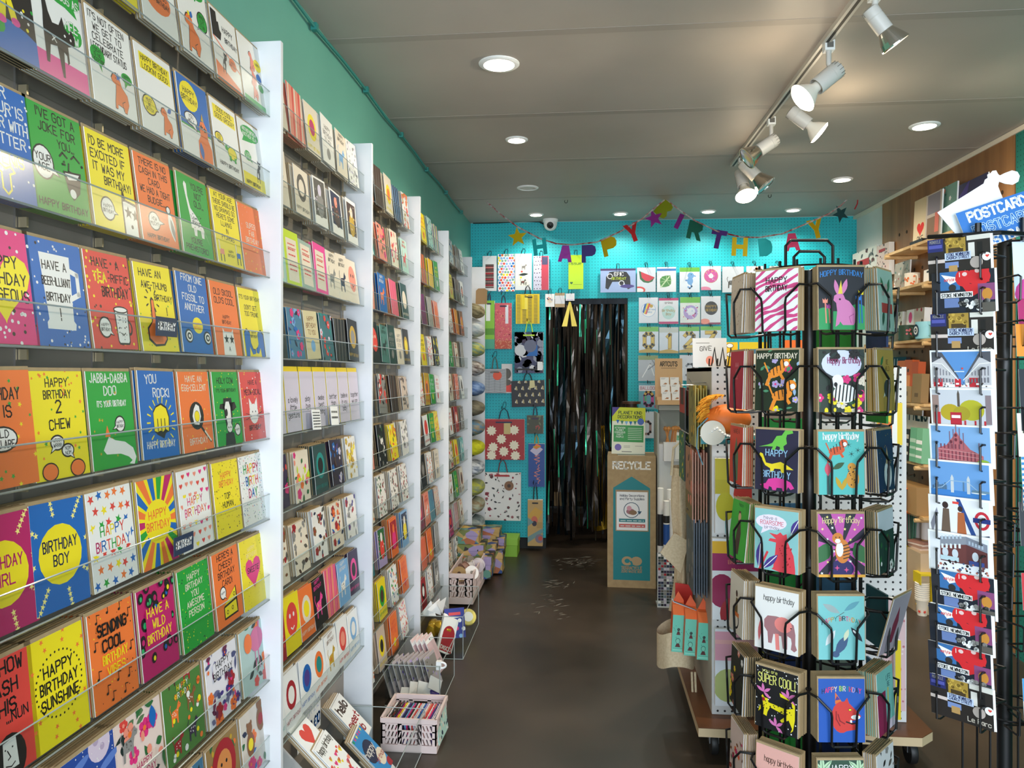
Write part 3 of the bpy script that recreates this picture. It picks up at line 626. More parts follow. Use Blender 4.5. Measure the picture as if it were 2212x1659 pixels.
def f_chew(): Dt(30, .03, ['o', 'g', 'o'], 5, .02, .2, .98, 1.36, 's'); T('HAPPY|BIRTHDAY', .5, 1.16, .1, fw=.5); T('2', .5, .82, .15); T('CHEW', .5, .62, .12, fw=.4); Bub(.42, .45, .11, .08, 'WRRR|WRRR', 'w', 'k', .3, .34, .045); Bub(.6, .34, .1, .07, 'NOM|NOM', 'w', 'k', .7, .24, .045); E(.25, .1, .13, .1, 'o', 'k'); E(.76, .1, .13, .1, 'o', 'k')
def f_doo(): T('JABBA-DABBA|DOO', .5, 1.2, .12, 'w', fw=.84); T("IT'S YOUR BIRTHDAY", .52, .86, .08, 'w', fw=.66); Dt(12, .03, ['z'], 7, .05, .1, .95, 1.1, 's'); Pg('24 26 30 20 62 18 80 12 88 6 80 2 92 0 98 10 92 24 74 34 52 38 38 44', 'w'); Pg('30 44 36 60 42 44', 'o'); Bub(.66, .6, .1, .1, 'HAPPY|BIRTHDAY', 'w', 'k', .5, .54, .04)
def f_rock(): T('YOU', .34, 1.16, .13, 'w', fw=.4); T('ROCK!', .6, .95, .13, 'w', fw=.5); rays(.55, .55, ['y'], 18, .3, .4, .82); Pg('34 42 34 70 42 78 56 82 70 76 76 62 74 40 64 38 58 30 48 34 42 36', 'k', -.03, -.03, .0107); Pg('34 42 34 70 42 78 56 82 70 76 76 62 74 40 64 44 58 40 50 42 42 40', 'y'); [Ln([(x, .42), (x, .6)], .02, 'k') for x in (.44, .54, .64)]; T('HAPPY BIRTHDAY', .5, .16, .1, 'w', fw=.78)
def f_egg(): Dt(30, .015, ['y', 's'], 6); T('HAVE AN|EGG-CELLENT', .5, 1.18, .1, 'c', fw=.8); Ln('60 42 92 14', .05, 'k'); Ln('74 32 92 15', .035, 'c'); E(.5, .6, .24, .24, 'k'); Pg('36 60 40 46 56 44 64 58 60 76 50 80 42 72', 'w'); E(.51, .59, .08, .09, 'y', 'k', .008); T('BIRTHDAY', .5, .12, .1, 'c', fw=.6)
def f_cow(): Dt(50, .013, ['i', 'y'], 6); T('HOLY COW', .48, 1.14, .1, fw=.8); T("IT'S YOUR BIRTHDAY!", .5, .98, .06, fw=.8); Pg('22 74 34 72 36 44 42 20 58 20 64 44 66 70 78 76 84 66 70 60 66 84 36 84 30 64 18 66', 'k', -.01, 0, .0103); Pg('38 70 42 48 46 30 56 30 60 48 60 70 56 80 44 80', 'w'); E(.51, .32, .1, .09, 'w'); E(.47, .32, .02, .02, 'k', n=6); E(.55, .32, .02, .02, 'k', n=6); E(.43, .6, .05, .07, 'k'); Pg('30 0 34 22 66 22 70 0', 'k'); Bub(.82, .26, .1, .1, 'HAPPY', 'w', 'k', .68, .3, .04)
def f_meowg(): Dt(30, .016, ['w', 'y'], 3); T('HAVE A', .55, 1.1, .085, fw=.5); T('MEOW-GICAL', .52, .9, .1, fw=.86); E(.5, .52, .2, .2, 'w'); Pg('32 62 32 84 44 72', 'w'); Pg('56 72 68 84 68 62', 'w'); E(.44, .56, .02, .02, 'k', n=6); E(.58, .56, .02, .02, 'k', n=6); [Ln([(.5+s*.08, .48), (.5+s*.36, .48+d)], .01, 'k') for s in (-1, 1) for d in (-.06, 0, .06)]; T('BIRTHDAY', .5, .2, .09, fw=.7)
def sunb(c, s, tc): stray(.5, .7, 'ffef8a', 8, .5, .85, 6, .045, .2); E(.5, .68, .4, .38, 'y'); T(s, .5, .74, .13, tc, fw=.62)
def f_girl(): sunb('m', 'BIRTHDAY|GIRL', 'm')
def f_boy(): sunb('b', 'BIRTHDAY|BOY', 'q')
def f_stars(): Gs(5, 7, .075, ['r', 'y', 'b', 'g', 'o']); R(.08, .5, .92, .86, 'w'); T('HAPPY|BIRTHDAY', .5, .72, .13, 'g,o,y,b,r,m,r,b,r,g,o,r,b', fw=.8)
def f_rays(): rays(.5, .68, ['o', 'b', 'o', 'm', 'g', 'b'], 18, .3, 1.2); E(.5, .68, .36, .34, 'y'); T('HAPPY|BIRTHDAY', .5, .74, .12, 'o', fw=.62)
def f_hearts(): Gs(5, 8, .05, ['r', 'y', 'p', 's'], 'h'); R(.1, .56, .9, .9, 'w'); T('HAPPY|BIRTHDAY', .5, .76, .12, 'p,o,r,y,m', fw=.76)
def f_top(): Dt(90, .014, ['x', 'z'], 4); T('HAPPY|BIRTHDAY', .5, 1.05, .1, 'o', fw=.55); T('TOP|HUMAN', .5, .66, .1, fw=.55)
def f_birth(): Dt(190, .012, ['k', 'r', 'b', 'g', 'e'], 4); T('HAPPY|BIRTH|DAY', .5, 1.0, .16, 'g,o,y,r,m,b', fw=.66, w=.18)
def f_cashnun(): T('SO HOW|CASH|THIS', .5, 1.16, .15, fw=.8, w=.17); T('...NUN', .7, .6, .11); E(.55, .2, .24, .28, 'k'); Pg('42 8 44 40 64 42 66 8', 'w'); Ln('50 30 54 22 50 20', .015, 'k'); E(.47, .32, .012, .012, 'k', n=6); E(.58, .32, .012, .012, 'k', n=6); T('T', .54, .0, .08); Ln('46 14 54 11 60 14', .014, 'k'); Q([(.05, .1), (.28, .2), (.28, .42), (.05, .4)], 'w')
def f_sunsh(): stray(.5, .72, 'o', 10, .52, 1.0, 5, .04, .1); lay(); [A.add([(.5+.42*cos(a)+.016*cos(t), .72+.4*sin(a)+.016*sin(t)) for t in (0, 1, 2, 3, 4, 5)], 'k') for a in [i*2*pi/34 for i in range(34)]]; T('HAPPY|BIRTHDAY|SUNSHINE', .5, .86, .13, fw=.68, w=.17)
def f_vibes(): Dt(40, .01, ['y', 'k'], 5); [fnote(x, y, 1.2) for x, y in ((.2, 1.2), (.45, 1.28), (.72, 1.25), (.9, 1.1), (.12, .85), (.14, .45), (.9, .62), (.3, .2), (.55, .3), (.8, .26), (.68, .08), (.4, .08))]; T('SENDING|COOL', .5, 1.0, .15, fw=.64, w=.2); T('BIRTHDAY|VIBES', .52, .6, .12, 'y', fw=.56)
def f_wild():
    rn = random.Random(6)
    for i in range(26): x, y = rn.uniform(0, 1), rn.uniform(0, 1.4); r = rn.uniform(.045, .09); E(x, y, r, r*1.25, 'k', a=rn.uniform(-.6, .6), n=10); E(x+.01, y-.01, r*.5, r*.6, rn.choice(['b', 'y', '35b06a', 'm']), n=8)
    R(.16, .5, .86, 1.0, 'm'); T('HAVE A|WILD|BIRTHDAY', .5, .9, .13, 'y', fw=.66)
def f_awesome(): Dt(110, .012, ['y', 'i', 'd'], 7); R(.2, .3, .82, 1.28, 'g'); T('HAPPY|BIRTHDAY|YOU|AWESOME|PERSON', .5, 1.14, .1, 'c', fw=.56)
def f_cheesy(): T("HERE'S A|CHEESY|BIRTHDAY|CARD!", .5, 1.2, .11, fw=.72); Bub(.3, .6, .1, .1, 'HAPPY', 'w', 'k', .4, .48, .04); Pg('28 12 28 34 78 62 80 34 80 12', 'k', -.02, -.02, .0104); Pg('30 14 30 32 76 36 78 14', 'y'); Pg('30 36 76 60 77 40', 'y'); [E(x, y, .04, .04, 'k') or E(x, y, .025, .025, 'y') for x, y in ((.4, .22), (.6, .25), (.7, .48))]
def f_sweet(): Dt(70, .01, ['z', 'x'], 3); T('HAPPY|BIRTHDAY', .5, 1.1, .08, 'ffe99a', fw=.5); Ht(.52, .7, .34, 'p'); T('SWEETIE', .52, .68, .1, fw=.5)
def f_moon(): E(.7, 1.0, .2, .2, 'd9c6d8'); E(.64, 1.05, .05, .05, 'b8a3bd'); E(.75, .95, .04, .04, 'b8a3bd'); E(.3, .9, .22, .05, '5f7fc8', a=.3); E(.85, .75, .2, .05, '5f7fc8', a=.3); Dt(60, .008, ['w'], 4)
def f_jungle(): flora(26, ['d', 'G', '5c7a52'], ['p', 'o', 's', 'r'], 5); critter(.3, .55, .4, 'e', 'A'); R(.3, .2, .8, .44, 'ecd3c6'); T('HAPPY|BIRTHDAY', .55, .34, .08, 'm', fw=.46); leaf(.8, .7, .3, .08, 1.6, 'b')
def f_dogs(): [critter(x, y, .32, c, 'w', i) for i, (x, y, c) in enumerate(((.3, 1.0, 'x'), (.68, .95, 'R'), (.3, .5, 'o'), (.72, .55, 'n'), (.3, .08, 'R'), (.7, .12, 'B')))]; Dt(16, .04, ['y', 'w', 'o'], 4); T('HAPPY|BIRTHDAY', .5, .92, .07, 'y,w,o')
def f_sea(): flora(46, ['4b4f7a', '6d2b4b', '6a6a90'], ['R', 'p', 'o', 'v'], 8, s=.9); R(.2, .66, .8, .9, 'e9e4ea'); T('HAPPY|BIRTHDAY', .5, .8, .1, 'k', fw=.6)
def f_flam(): flora(10, ['d', 'G'], ['o', 'r'], 3, y1=.4); flora(6, ['d', 'G'], ['o'], 5, y0=1.1); E(.6, .78, .24, .2, 'd9709a'); Ln('70 92 76 116 66 124', .05, 'd9709a'); Ln('52 60 52 28', .025, 'd9709a'); Ln('64 60 66 28', .025, 'd9709a'); E(.28, .8, .14, .16, 'o'); T('HAPPY', .55, 1.22, .09, 'm')
def f_lion(): flora(18, ['G', 'd', '6f8a4a'], ['o', 'z'], 9); E(.5, .6, .38, .42, 'R'); E(.5, .58, .24, .28, 'd98a4a'); E(.42, .66, .03, .03, 'k'); E(.58, .66, .03, .03, 'k'); Pg('46 52 54 52 50 46', 'k'); T('Happy Birthday', .5, 1.14, .11, 'x', arc=.2)
def f_bears(): flora(12, ['b', 'q', 'G'], ['p', 'm', 'o'], 7); [(E(x, y, .14, .2, 'n'), E(x, y+.26, .1, .1, 'n'), E(x-.07, y+.34, .03, .04, 'n'), E(x+.07, y+.34, .03, .04, 'n'), E(x, y, .09, .1, c)) for x, y, c in ((.3, .5, 'y'), (.72, .75, 'R'))]; T('HAPPY', .55, 1.22, .09, 'A')
def f_ohalso(): E(.5, 1.3, .3, .2, 'y'); E(.46, .52, .38, .24, 'o'); T('OH & ALSO|HAPPY BIRTHDAY', .46, .56, .08, fw=.66); cat(.78, .8, .6)
def f_fun(): Bub(.62, 1.28, .3, .14, 'BIRTHDAY', 'g', None, .6, 1.08, .08); Bub(.78, .8, .16, .16, 'BINGE|EAT|FUN', 'g', 'k', .6, .62, .06); capy(.38, .1, .62); leaf(.36, .7, .14, .05, 1.2, 'b'); E(.3, .76, .04, .04, 'y')
def f_paw(): Q([(0, .82), (1, .46), (1, .42), (0, .78)], 's'); Q([(0, 0), (1, 0), (.9, .12), (0, .36)], 'o'); R(0, .8, .22, 1.3, 'k'); Pg('4 80 4 112 12 122 20 112 28 114 30 100 36 96 30 80', 'k'); T('HAPPY', .62, 1.02, .1); T('BIRTHDAY', .72, .84, .09, fw=.48); cat(.36, .2, .5); Bub(.7, .5, .15, .12, 'HAPPY|BIRTHDAY', 'o', None, .52, .44, .045)
def f_yel(): T('YOU', .6, .7, .16); T('BIRTHDAY', .5, .2, .15)
R1 = [
 (0, [(2, 'y', f_yel, 'yellow card with black lettering cut by the top edge of the picture'), (3, 'w', f_ohalso, 'white card with orange bubble saying oh and also happy birthday'), (4, 'w', f_fun, 'white card with orange capybara and green speech bubbles on the top shelf'), (5, 'w', f_paw, 'white card with black cat raising a paw on the top shelf'), (6, 'w', f_capstack, 'white card with a tower of peach capybaras on the top shelf')], 2),
 (1, [(0, 'k', f_alien, 'black card with a dancing yellow figure above a blue planet'), (1, 'w', f_meow, 'white and pink card with black cat saying mee-ow'), (2, 'w', f_often, "white card reading it's not often we celebrate legendary status"), (3, 'w', f_look, 'white card with yellow patch reading lookin good'), (4, 'b', f_melt, 'blue card with yellow disc and bubble saying you melt'), (5, 'w', f_groovy, 'white card reading sooo cool sooo groovy with a turtle'), (6, 'w', f_another, 'white card reading another birthday another year with black cat')], 3),
 (2, [(0, 'b', f_blue, 'blue card with white lettering and yellow doodle at the left edge'), (1, 'g', f_joke, "green card with laughing face reading I've got a joke for you"), (2, 'y', f_excited, "yellow card reading I'd be more excited if it was my birthday"), (3, 'o', f_cash, 'orange card reading there is no cash, with a white budgie'), (4, 'g', f_giraffe, "green card with white long-necked dinosaur reading you're not old"), (5, 'y', f_llama, 'yellow card about llamas in pyjamas'), (6, 'o', f_fab, 'orange card reading super fab birthday')], 4),
 (3, [(0, 'p', f_gorg, 'pink spotted card with a large yellow heart'), (1, 'b', f_beer, 'blue spotted card with white beer mug'), (2, 'r', f_tea, 'red card reading tea-riffic birthday with a smiling mug'), (3, 'y', f_thumb, 'yellow card with orange thumbs-up hand'), (4, 'b', f_fossil, 'blue card reading from one old fossil to another'), (5, 'o', f_skool, "orange card reading old skool old's cool"), (6, 'y', f_trunk, 'yellow card with two blue elephant trunks')], 4),
 (4, [(0, 'o', f_itis, 'orange starry card reading birthday it is'), (1, 'y', f_chew, 'yellow starry card reading happy birthday 2 chew'), (2, 'g', f_doo, 'green card with grey slug in an orange party hat'), (3, 'b', f_rock, 'blue card with yellow fist reading you rock'), (4, 'o', f_egg, 'orange card with fried egg in a black pan'), (5, 'g', f_cow, 'green card with black and white cow head'), (6, 'r', f_meowg, 'red card with round white cat face reading meow-gical')], 4),
 (5, [(0, 'm', f_girl, 'magenta card with yellow disc reading birthday girl'), (1, 'b', f_boy, 'blue card with yellow disc reading birthday boy'), (2, 'w', f_stars, 'white card covered in bright stars'), (3, 'y', f_rays, 'yellow card with rainbow sunburst rays'), (4, 'w', f_hearts, 'white card covered in small hearts'), (5, 'y', f_top, 'yellow speckled card reading top human'), (6, 'w', f_birth, 'white speckled card with happy birth day in bright capitals')], 6),
 (6, [(0, 'r', f_cashnun, 'red card with black lettering and white face at the lower left'), (1, 'y', f_sunsh, 'yellow card reading happy birthday sunshine'), (2, 'o', f_vibes, 'orange card with music notes reading sending cool birthday vibes'), (3, 'm', f_wild, 'magenta leopard-spot card reading have a wild birthday'), (4, 'g', f_awesome, 'green card reading happy birthday you awesome person'), (5, 'o', f_cheesy, 'orange card with a yellow wedge of cheese'), (6, 'y', f_sweet, 'yellow card with a pink heart reading sweetie')], 6)]
for row, items, n in R1:
    for s, bg, fn, lb in items: lcard(row, SL[s]+RC.uniform(-.003, .003), bg, fn, lb, n=n, roll=RC.choice([0, 0, 0, .02, -.015]), lean=.13 if row < 4 else .1)
yy = [PX(a, 800, XC).y for a in (150, 257, 360, 446, 526, 583)]
for i, (row, bg, fn, lb) in enumerate(((7, '274a9c', f_moon, 'night blue card with pale moon near the bottom of the rack'), (7, 'ead2c8', f_jungle, 'blush card with jungle animals and leaves'), (7, '4f7f3a', f_dogs, 'moss green card covered with dogs'), (7, 'e9e4ea', f_sea, 'white card dense with purple sea creatures'), (7, 'b5cdc9', f_flam, 'mint card with pink flamingo and rooster'))):
    lcard(row, (yy[i]+yy[i+1])/2, bg, fn, lb, w=.178, h=.187, n=8, sx=.0075)
for a, b, bg, fn, lb in ((372, 450, '3f6f8f', lambda: flora(20, ['d', 'q'], ['u', 'w'], 4), 'blue leafy card at the bottom of the nearest rack'), (451, 527, '9a7a4a', f_lion, 'card with a red-maned lion face among leaves'), (529, 584, 'd9cfc4', f_bears, 'beige card with two brown bears')):
    lcard(8, (PX(a, 800, XC).y+PX(b, 800, XC).y)/2, bg, fn, lb, w=.178, h=.187, n=7, sx=.0075)
# small navy shelf labels
for px, py, lb in ((359, 711, 'small navy sign reading birthday under the thumbs-up card'), (396, 1178, 'small navy sign reading birthday under the sunburst card')):
    p = PX(px, py+16, XC+.02); me = art_mesh(lambda: T('BIRTHDAY', .5, .17, .19, 'w', w=.2, jit=0, fw=.8), '27364f', .088, .044, .002, '27364f', 'shelf_sign')
    place('shelf_sign', me, p, (0, 0, pi/2), lb, 'sign', 'navy shelf signs')
# ======================= cards of the further racks =======================
def mk(st, c1, c2, sd):
    g, f = c1.split(), c2.split(); rn = random.Random(sd)
    def fn():
        if st == 'flo': flora(24, g, f, sd, s=1.1)
        elif st == 'ani': critter(.5, .25, .7, g[0], f[0], sd); T('HAPPY|BIRTHDAY', .5, 1.18, .1, f[-1])
        elif st == 'txt': T('HAPPY|BIRTHDAY|TO YOU', .5, 1.02, .12, g[0]); E(.5, .35, .16, .16, f[0])
        elif st == 'pho': R(.08, .28, .92, 1.28, g[0]); E(.5, .6, .26, .36, f[0]); E(.5, 1.0, .14, .16, f[-1]); Dt(14, .03, f, sd, .12, .3, .88, 1.2)
        elif st == 'dot': Dt(46, .05, g+f, sd)
        elif st == 'str':
            for i in range(9): Q([(.0+i*.14-.2, 0), (.07+i*.14-.2, 0), (.25+i*.14-.2, 1.4), (.16+i*.14-.2, 1.4)], (g+f)[i % len(g+f)])
        elif st == 'fac': E(.5, .8, .36, .42, g[0]); E(.38, .9, .05, .06, f[0]); E(.62, .9, .05, .06, f[0]); Ln('40 60 50 54 60 60', .04, f[0])
        elif st == 'cen': E(.5, .75, .32, .36, g[0]); E(.5, .75, .2, .22, f[0]); T('HAPPY BIRTHDAY', .5, .14, .09, g[0])
        elif st == 'frm': R(.15, .1, .85, 1.2, 'c'); Bars(.26, .74, (1.04, .9, .76, .5, .38), g[0], .035, sd); Ln('25 96 75 96', .015, g[0])
    return fn
def far_row(k, row, spec, n=4, w=.14, h=.2, a=None, b=None):
    items = [q.strip() for q in spec.split(';') if q.strip()]
    y0, y1 = ys[k]+.012 if a is None else a, ys[k+1]-.035 if b is None else b
    m = len(items)
    for i, it in enumerate(items):
        bg, st, c1, c2, ds = [q.strip() for q in it.split(':')]
        y = y0+(y1-y0)*(i+.5)/m; ww = min(w, (y1-y0)/m*.97); hh = h*RC.uniform(.9, 1.0)
        ds = ds or {'flo': 'floral', 'ani': 'animal', 'txt': 'lettered', 'pho': 'picture', 'dot': 'dotted', 'str': 'striped', 'fac': 'face', 'cen': 'round-motif', 'frm': 'tag'}[st]
        lb = f"{colname(bg)} {ds} card, {ORD[i]} on the {ORD[row]} shelf down of the {RN[k]}"
        me = art_mesh(mk(st, c1, c2, k*1000+row*37+i*7), bg, ww, hh, name='greeting_card')
        z = SH[row]+.0005; roll = RC.choice([0, 0, .03, -.04, .05]); z += abs(sin(roll))*ww*.5; ln = RC.uniform(.08, .14)
        place('greeting_card', me, (XC-.002*RC.random(), y, z), (-ln, roll, pi/2), lb, 'card', 'cards on the '+RN[k])
        stack_boxes(XC-.003, y, SH[row]+.0005, ww, hh, bg, n if RC.random() > .25 else 2, .0075, ln)
# --- second rack
rk = lambda rows, k, **kw: [far_row(k, r, sp, **kw) for r, sp in rows]
rk([(0, "c:txt:k q:y:yellow-rimmed lettered; s:str:r:c s:slanting; c:cen:y:m:candle flame; w:txt:A e:e:line drawing; c:ani:u:u A:blue bird; w:dot:e:C:pale"),
    (1, "c:ani:d:d x:dark horse; c:cen:A:c:owl sketch; w:pho:A:e C:grey street photo; w:pho:q:x s:portrait photo; w:pho:x:z c:brown painting photo"),
    (2, "j:frm:r:o:mint tag; i:frm:r:r:chartreuse tag; '9fb5a8':frm:r:r:sage tag; h:frm:r:r:pink tag; c:ani:e:A k:tabby cat; c:ani:q:n k:small bird; c:fac:s:x:bald creature".replace("'", '')),
    (3, "k:cen:k:W:grand piano; 4a7fa0:flo:q b:p u:blue dancer; d8cba0:txt:n:u:old book; 3f6f78:flo:d t:r C:teal blossom; k:str:k:A:; k:cen:z:e:gold badge"),
    (5, "B:flo:G d:p o r:dark bouquet; c:flo:G i:o p s:tulip; 2c4a4a:cen:t:k:green mandala; 2f2338:flo:x v:C b:plum floral; w:flo:z z:y z:cream gilt floral"),
    (6, "c:flo:A n:n R:wrapped dried floral; c:flo:A x:e R:wrapped ferny; w:flo:A q:R n:wrapped poppy; c:flo:b q:R o:wrapped blue floral; w:flo:C e:v R:wrapped lilac"),
    (7, "R:dot:R:r:; y:fac:r:w:tiger face; o:cen:c:y:pineapple; k:ani:h:y h:dark animal; s:str:h:p s:; u:ani:w:k w:blue penguin; B:cen:h:k:"),
    (8, "W:cen:a:b:; W:cen:R:w:red bus; W:cen:b:v:blue octopus; W:cen:o:t:orange monster; W:ani:z:r n:brown hen; W:cen:r:s:red apple; W:cen:u:w:pale blue oval")], 1, n=6, w=.136, h=.19)
y0, y1 = ys[1]+.012, ys[2]-.03
for i, s in enumerate(('love you|x', 'a lovely|little|gesture', 'okay|bye', 'awake|best|thing', 'better|than', 'believe|in you|baby', 'together|we can')):
    y = y0+(y1-y0)*(i+.5)/7; me = art_mesh(lambda: T(s, .5, .8, .14, 'k', fw=.8), 'C', .125, .205, name='greeting_card')
    o = place('greeting_card', me, (XC, y, SH[4]+.001), (-.08, 0, pi/2), f"white handwritten card with yellow flap reading {s.split('|')[0]}, second rack", 'card', 'handwritten cards with yellow flaps')
    e = MB(); e.box((-.063, .0006, 0), (.063, .003, .222), 'f4d41a'); e.build('envelope', o); stack_boxes(XC-.003, y, SH[4]+.001, .125, .2, 'C', 4)
for px, py, s, lb in ((685, 905, 0, 'white printed notice clipped on the lip of the second rack'), (724, 895, 1, 'white handwritten notice clipped on the lip of the second rack')):
    p = PX(px, py+23, XC+.022); me = art_mesh(lambda: Bars(.08, .92, (.7, .58, .46, .34, .22, .1) if not s else (.55, .3), 'k' if not s else 'A', .045 if not s else .09, 3), 'W', .085, .072, .001, name='notice'); place('notice', me, p, (-.1, .05, pi/2), lb, 'notice', 'paper notices on the second rack')
# --- third rack
rk([(0, "o:flo:b t:r w:; x:str:x:A:; c:cen:y:o:sun; q:str:q:u:dark blue lined; w:flo:r z:r o:"),
    (1, "t:flo:d b:u w:teal; s:flo:G d:p r:; c:flo:p s:r m:; j:ani:r:p r:red parrot"),
    (2, "s:ani:R:k m:; b:ani:o:u w:hedgehog; s:str:p:h:; 1d4a4a:cen:c:c:gift"),
    (3, "k:flo:m B:p m:dark; k:fac:r:c:dark; 4f8078:ani:d:d:; 2a4640:txt:e:e:; c:txt:e:e:; k:cen:z:y:gilt black"),
    (4, "q:fac:y:x:yellow face; e:flo:A k:r w:; x:str:k:x A:; D:flo:k x:A e:"),
    (5, "s:ani:p:G r:pink cat; k:flo:G d:w e:black; y:flo:r G:o w:; w:flo:e C:A e:sketchy"),
    (6, "c:dot:x k:o:; w:dot:G x:R:; w:dot:e A:x R:sketched; w:dot:k n:R:"),
    (7, "2f7f8a:fac:r:w:; l:pho:G:r w:lilac framed; o:pho:R:p o:orange framed; u:pho:q:y w:blue framed"),
    (8, "W:str:k:s k:zebra pink; y:cen:g:x:pineapple; W:dot:g o:b:; o:txt:r:r:")], 2, n=5)
SH = SH9
rk([(9, 'W:dot:A r:o:; D:cen:y:k:yellow bird; o:txt:r:y:; W:dot:p s:o:')], 2, n=5)
# --- fourth rack
rk([(0, "k:cen:R:o:; y:txt:r:o:; j:dot:t q:u:; W:str:r:y g b:rainbow"),
    (1, "y:txt:k:o:; r:str:R:g o:; y:str:y:o:; g:txt:y:w:"),
    (2, "W:flo:v B:p:; B:str:m:v:; e:str:w:e:; s:cen:o:o:"),
    (3, "y:fac:o:k:; y:txt:k:o:; W:dot:p s:o:; k:flo:i G:y:"),
    (4, "e:str:w:e:; W:dot:s o:p:; z:cen:o:n:; g:txt:j:i:; W:txt:r:r:"),
    (5, "s:flo:m r:p:; 3a2a24:cen:n:A:; W:cen:r:r:; g:txt:y:i:; y:dot:o:r:"),
    (6, "W:cen:R:m:; k:cen:A:e:; W:dot:s:o:; c:txt:e:e:"),
    (7, "y:txt:o:o:; 8a5a6a:cen:m:s:; s:ani:w:r:; a:str:q:b:; D:dot:s:e:"),
    (8, "b:cen:q:u:; s:str:r:o:; o:txt:r:y:; e:str:k:W:")], 3, n=4)
# --- fifth rack
rk([(0, "A:str:x:k:; W:flo:q b:u b:; D:str:k:n:; W:txt:e:e:"),
    (1, "s:cen:R:o:; y:txt:x:o:; A:str:k:n:; W:cen:A:s:"),
    (2, "y:str:o:y:; W:dot:r k:e:; o:str:r:y:; n:cen:o:z:"),
    (3, "s:dot:r w:k:; g:txt:j:w:; c:ani:n:r:; e:str:A:w:"),
    (4, "W:ani:A:k:; c:ani:x:r:; s:dot:r:w:; W:cen:e:A:"),
    (5, "i:str:g:y:; W:txt:r:r:; R:cen:s:w:; e:dot:k:w:"),
    (6, "s:flo:r p:o:; c:flo:G:r:; y:cen:o:r:; a:flo:t:w:"),
    (7, "y:str:y:W:; W:ani:n:s:; g:txt:i:y:; c:cen:n:x:"),
    (8, "o:txt:y:r:; m:cen:B:r:; W:str:q:r:; c:ani:x:o:")], 4, n=4)
rk([(9, "A:str:k:W:; R:cen:k:W:; W:dot:e C:s:; e:ani:W:k:")], 3, n=4)
rk([(9, "W:cen:t:a:; c:dot:o q:t:; W:flo:e A:k:; c:txt:n:x:")], 4, n=3)
# ======================= left floor, textiles, bins =======================
# tiny shelf column of rolled knitted textiles at the end of the racks
yA, yB_ = ys[5]+.0, DIV[5]
t = empty('corner_shelf', (XW, yB_, 0)); tag(t, 'narrow white shelf unit in the back left corner holding rolled textiles', 'shelf unit')
mb = MB(); mb.box((XW, yB_-.02, 0), (XF+.012, yB_, TOPZ[5]), WPNT); o = mb.build('side_panel', t); o.location = (-XW, -yB_, 0)
mb = MB(); mb.box((XW+.002, yA, 0), (XW+.01, yB_-.02, TOPZ[5]), WPNT); o = mb.build('back_panel', t); o.location = (-XW, -yB_, 0)
for i, (py, c1, c2, ds) in enumerate(((672, '6f6142', 'b5a57c', 'brown woven'), (712, 'dcdcd8', 'b9c3c6', 'white wavy'), (754, '6f9a94', 'c9c25a', 'multicoloured'), (795, 'd8cfc6', '6a5850', 'cream striped'), (838, '4d6fa8', '8fa7cc', 'blue'), (880, '6b6350', '8a8066', 'olive brown'), (922, '4f86a8', '9c8a6a', 'blue and brown'), (965, 'd3d21f', 'b6b51a', 'plain yellow-green'), (1008, 'e4e6ea', '6f7a8a', 'grey and white crinkled'), (1050, 'b7b83a', '7f8a6f', 'yellow striped'), (1088, '8d7350', 'a3aa95', 'tan'), (1128, 'a9b1ad', '5f6f74', 'grey swirled'))):
    p = PX(1029, py, XF-.02); r = .062
    mt = noisy('knit_%d' % i, c1, c2, (14, 14, 60), .9, 3, .6)
    def fn(u, v, i=i): a = 2*pi*u; b = pi*v; return (.075*cos(a)*sin(b)**.6, .2*cos(b), r*sin(a)*sin(b)**.6*(1+.08*sin(3*a)))
    mb = MB().grid(fn, 20, 12, mt); o = mb.build('textile_roll', smooth=True); o.location = (p.x, (yA+yB_)/2-.01, p.z); o.rotation_euler = (0, .35, 0)
    tag(o, f'{ds} rolled textile, {["topmost","second","third","fourth","fifth","sixth","seventh","eighth","ninth","tenth","eleventh","lowest"][i]} in the corner shelf', 'textile', 'rolled textiles in the corner shelf')
    mb = MB(); mb.box((XW+.012, yA+.004, p.z-.072), (XF-.02, yB_-.024, p.z-.066), WPNT); o = mb.build('shelf', t); o.location = (-XW, -yB_, 0)
p = PX(1040, 640, XF+.02); mb = MB(); mb.prism([(-.05, -.07), (.05, -.07), (.05, .05), (.03, .07), (-.03, .07), (-.05, .05)], p, (1, 0, 0), (0, .2, 1), (0, .002, 0), 'b08a5e'); tag(mb.build('swing_tag'), 'brown paper swing tag hanging by the topmost rolled textile', 'tag')
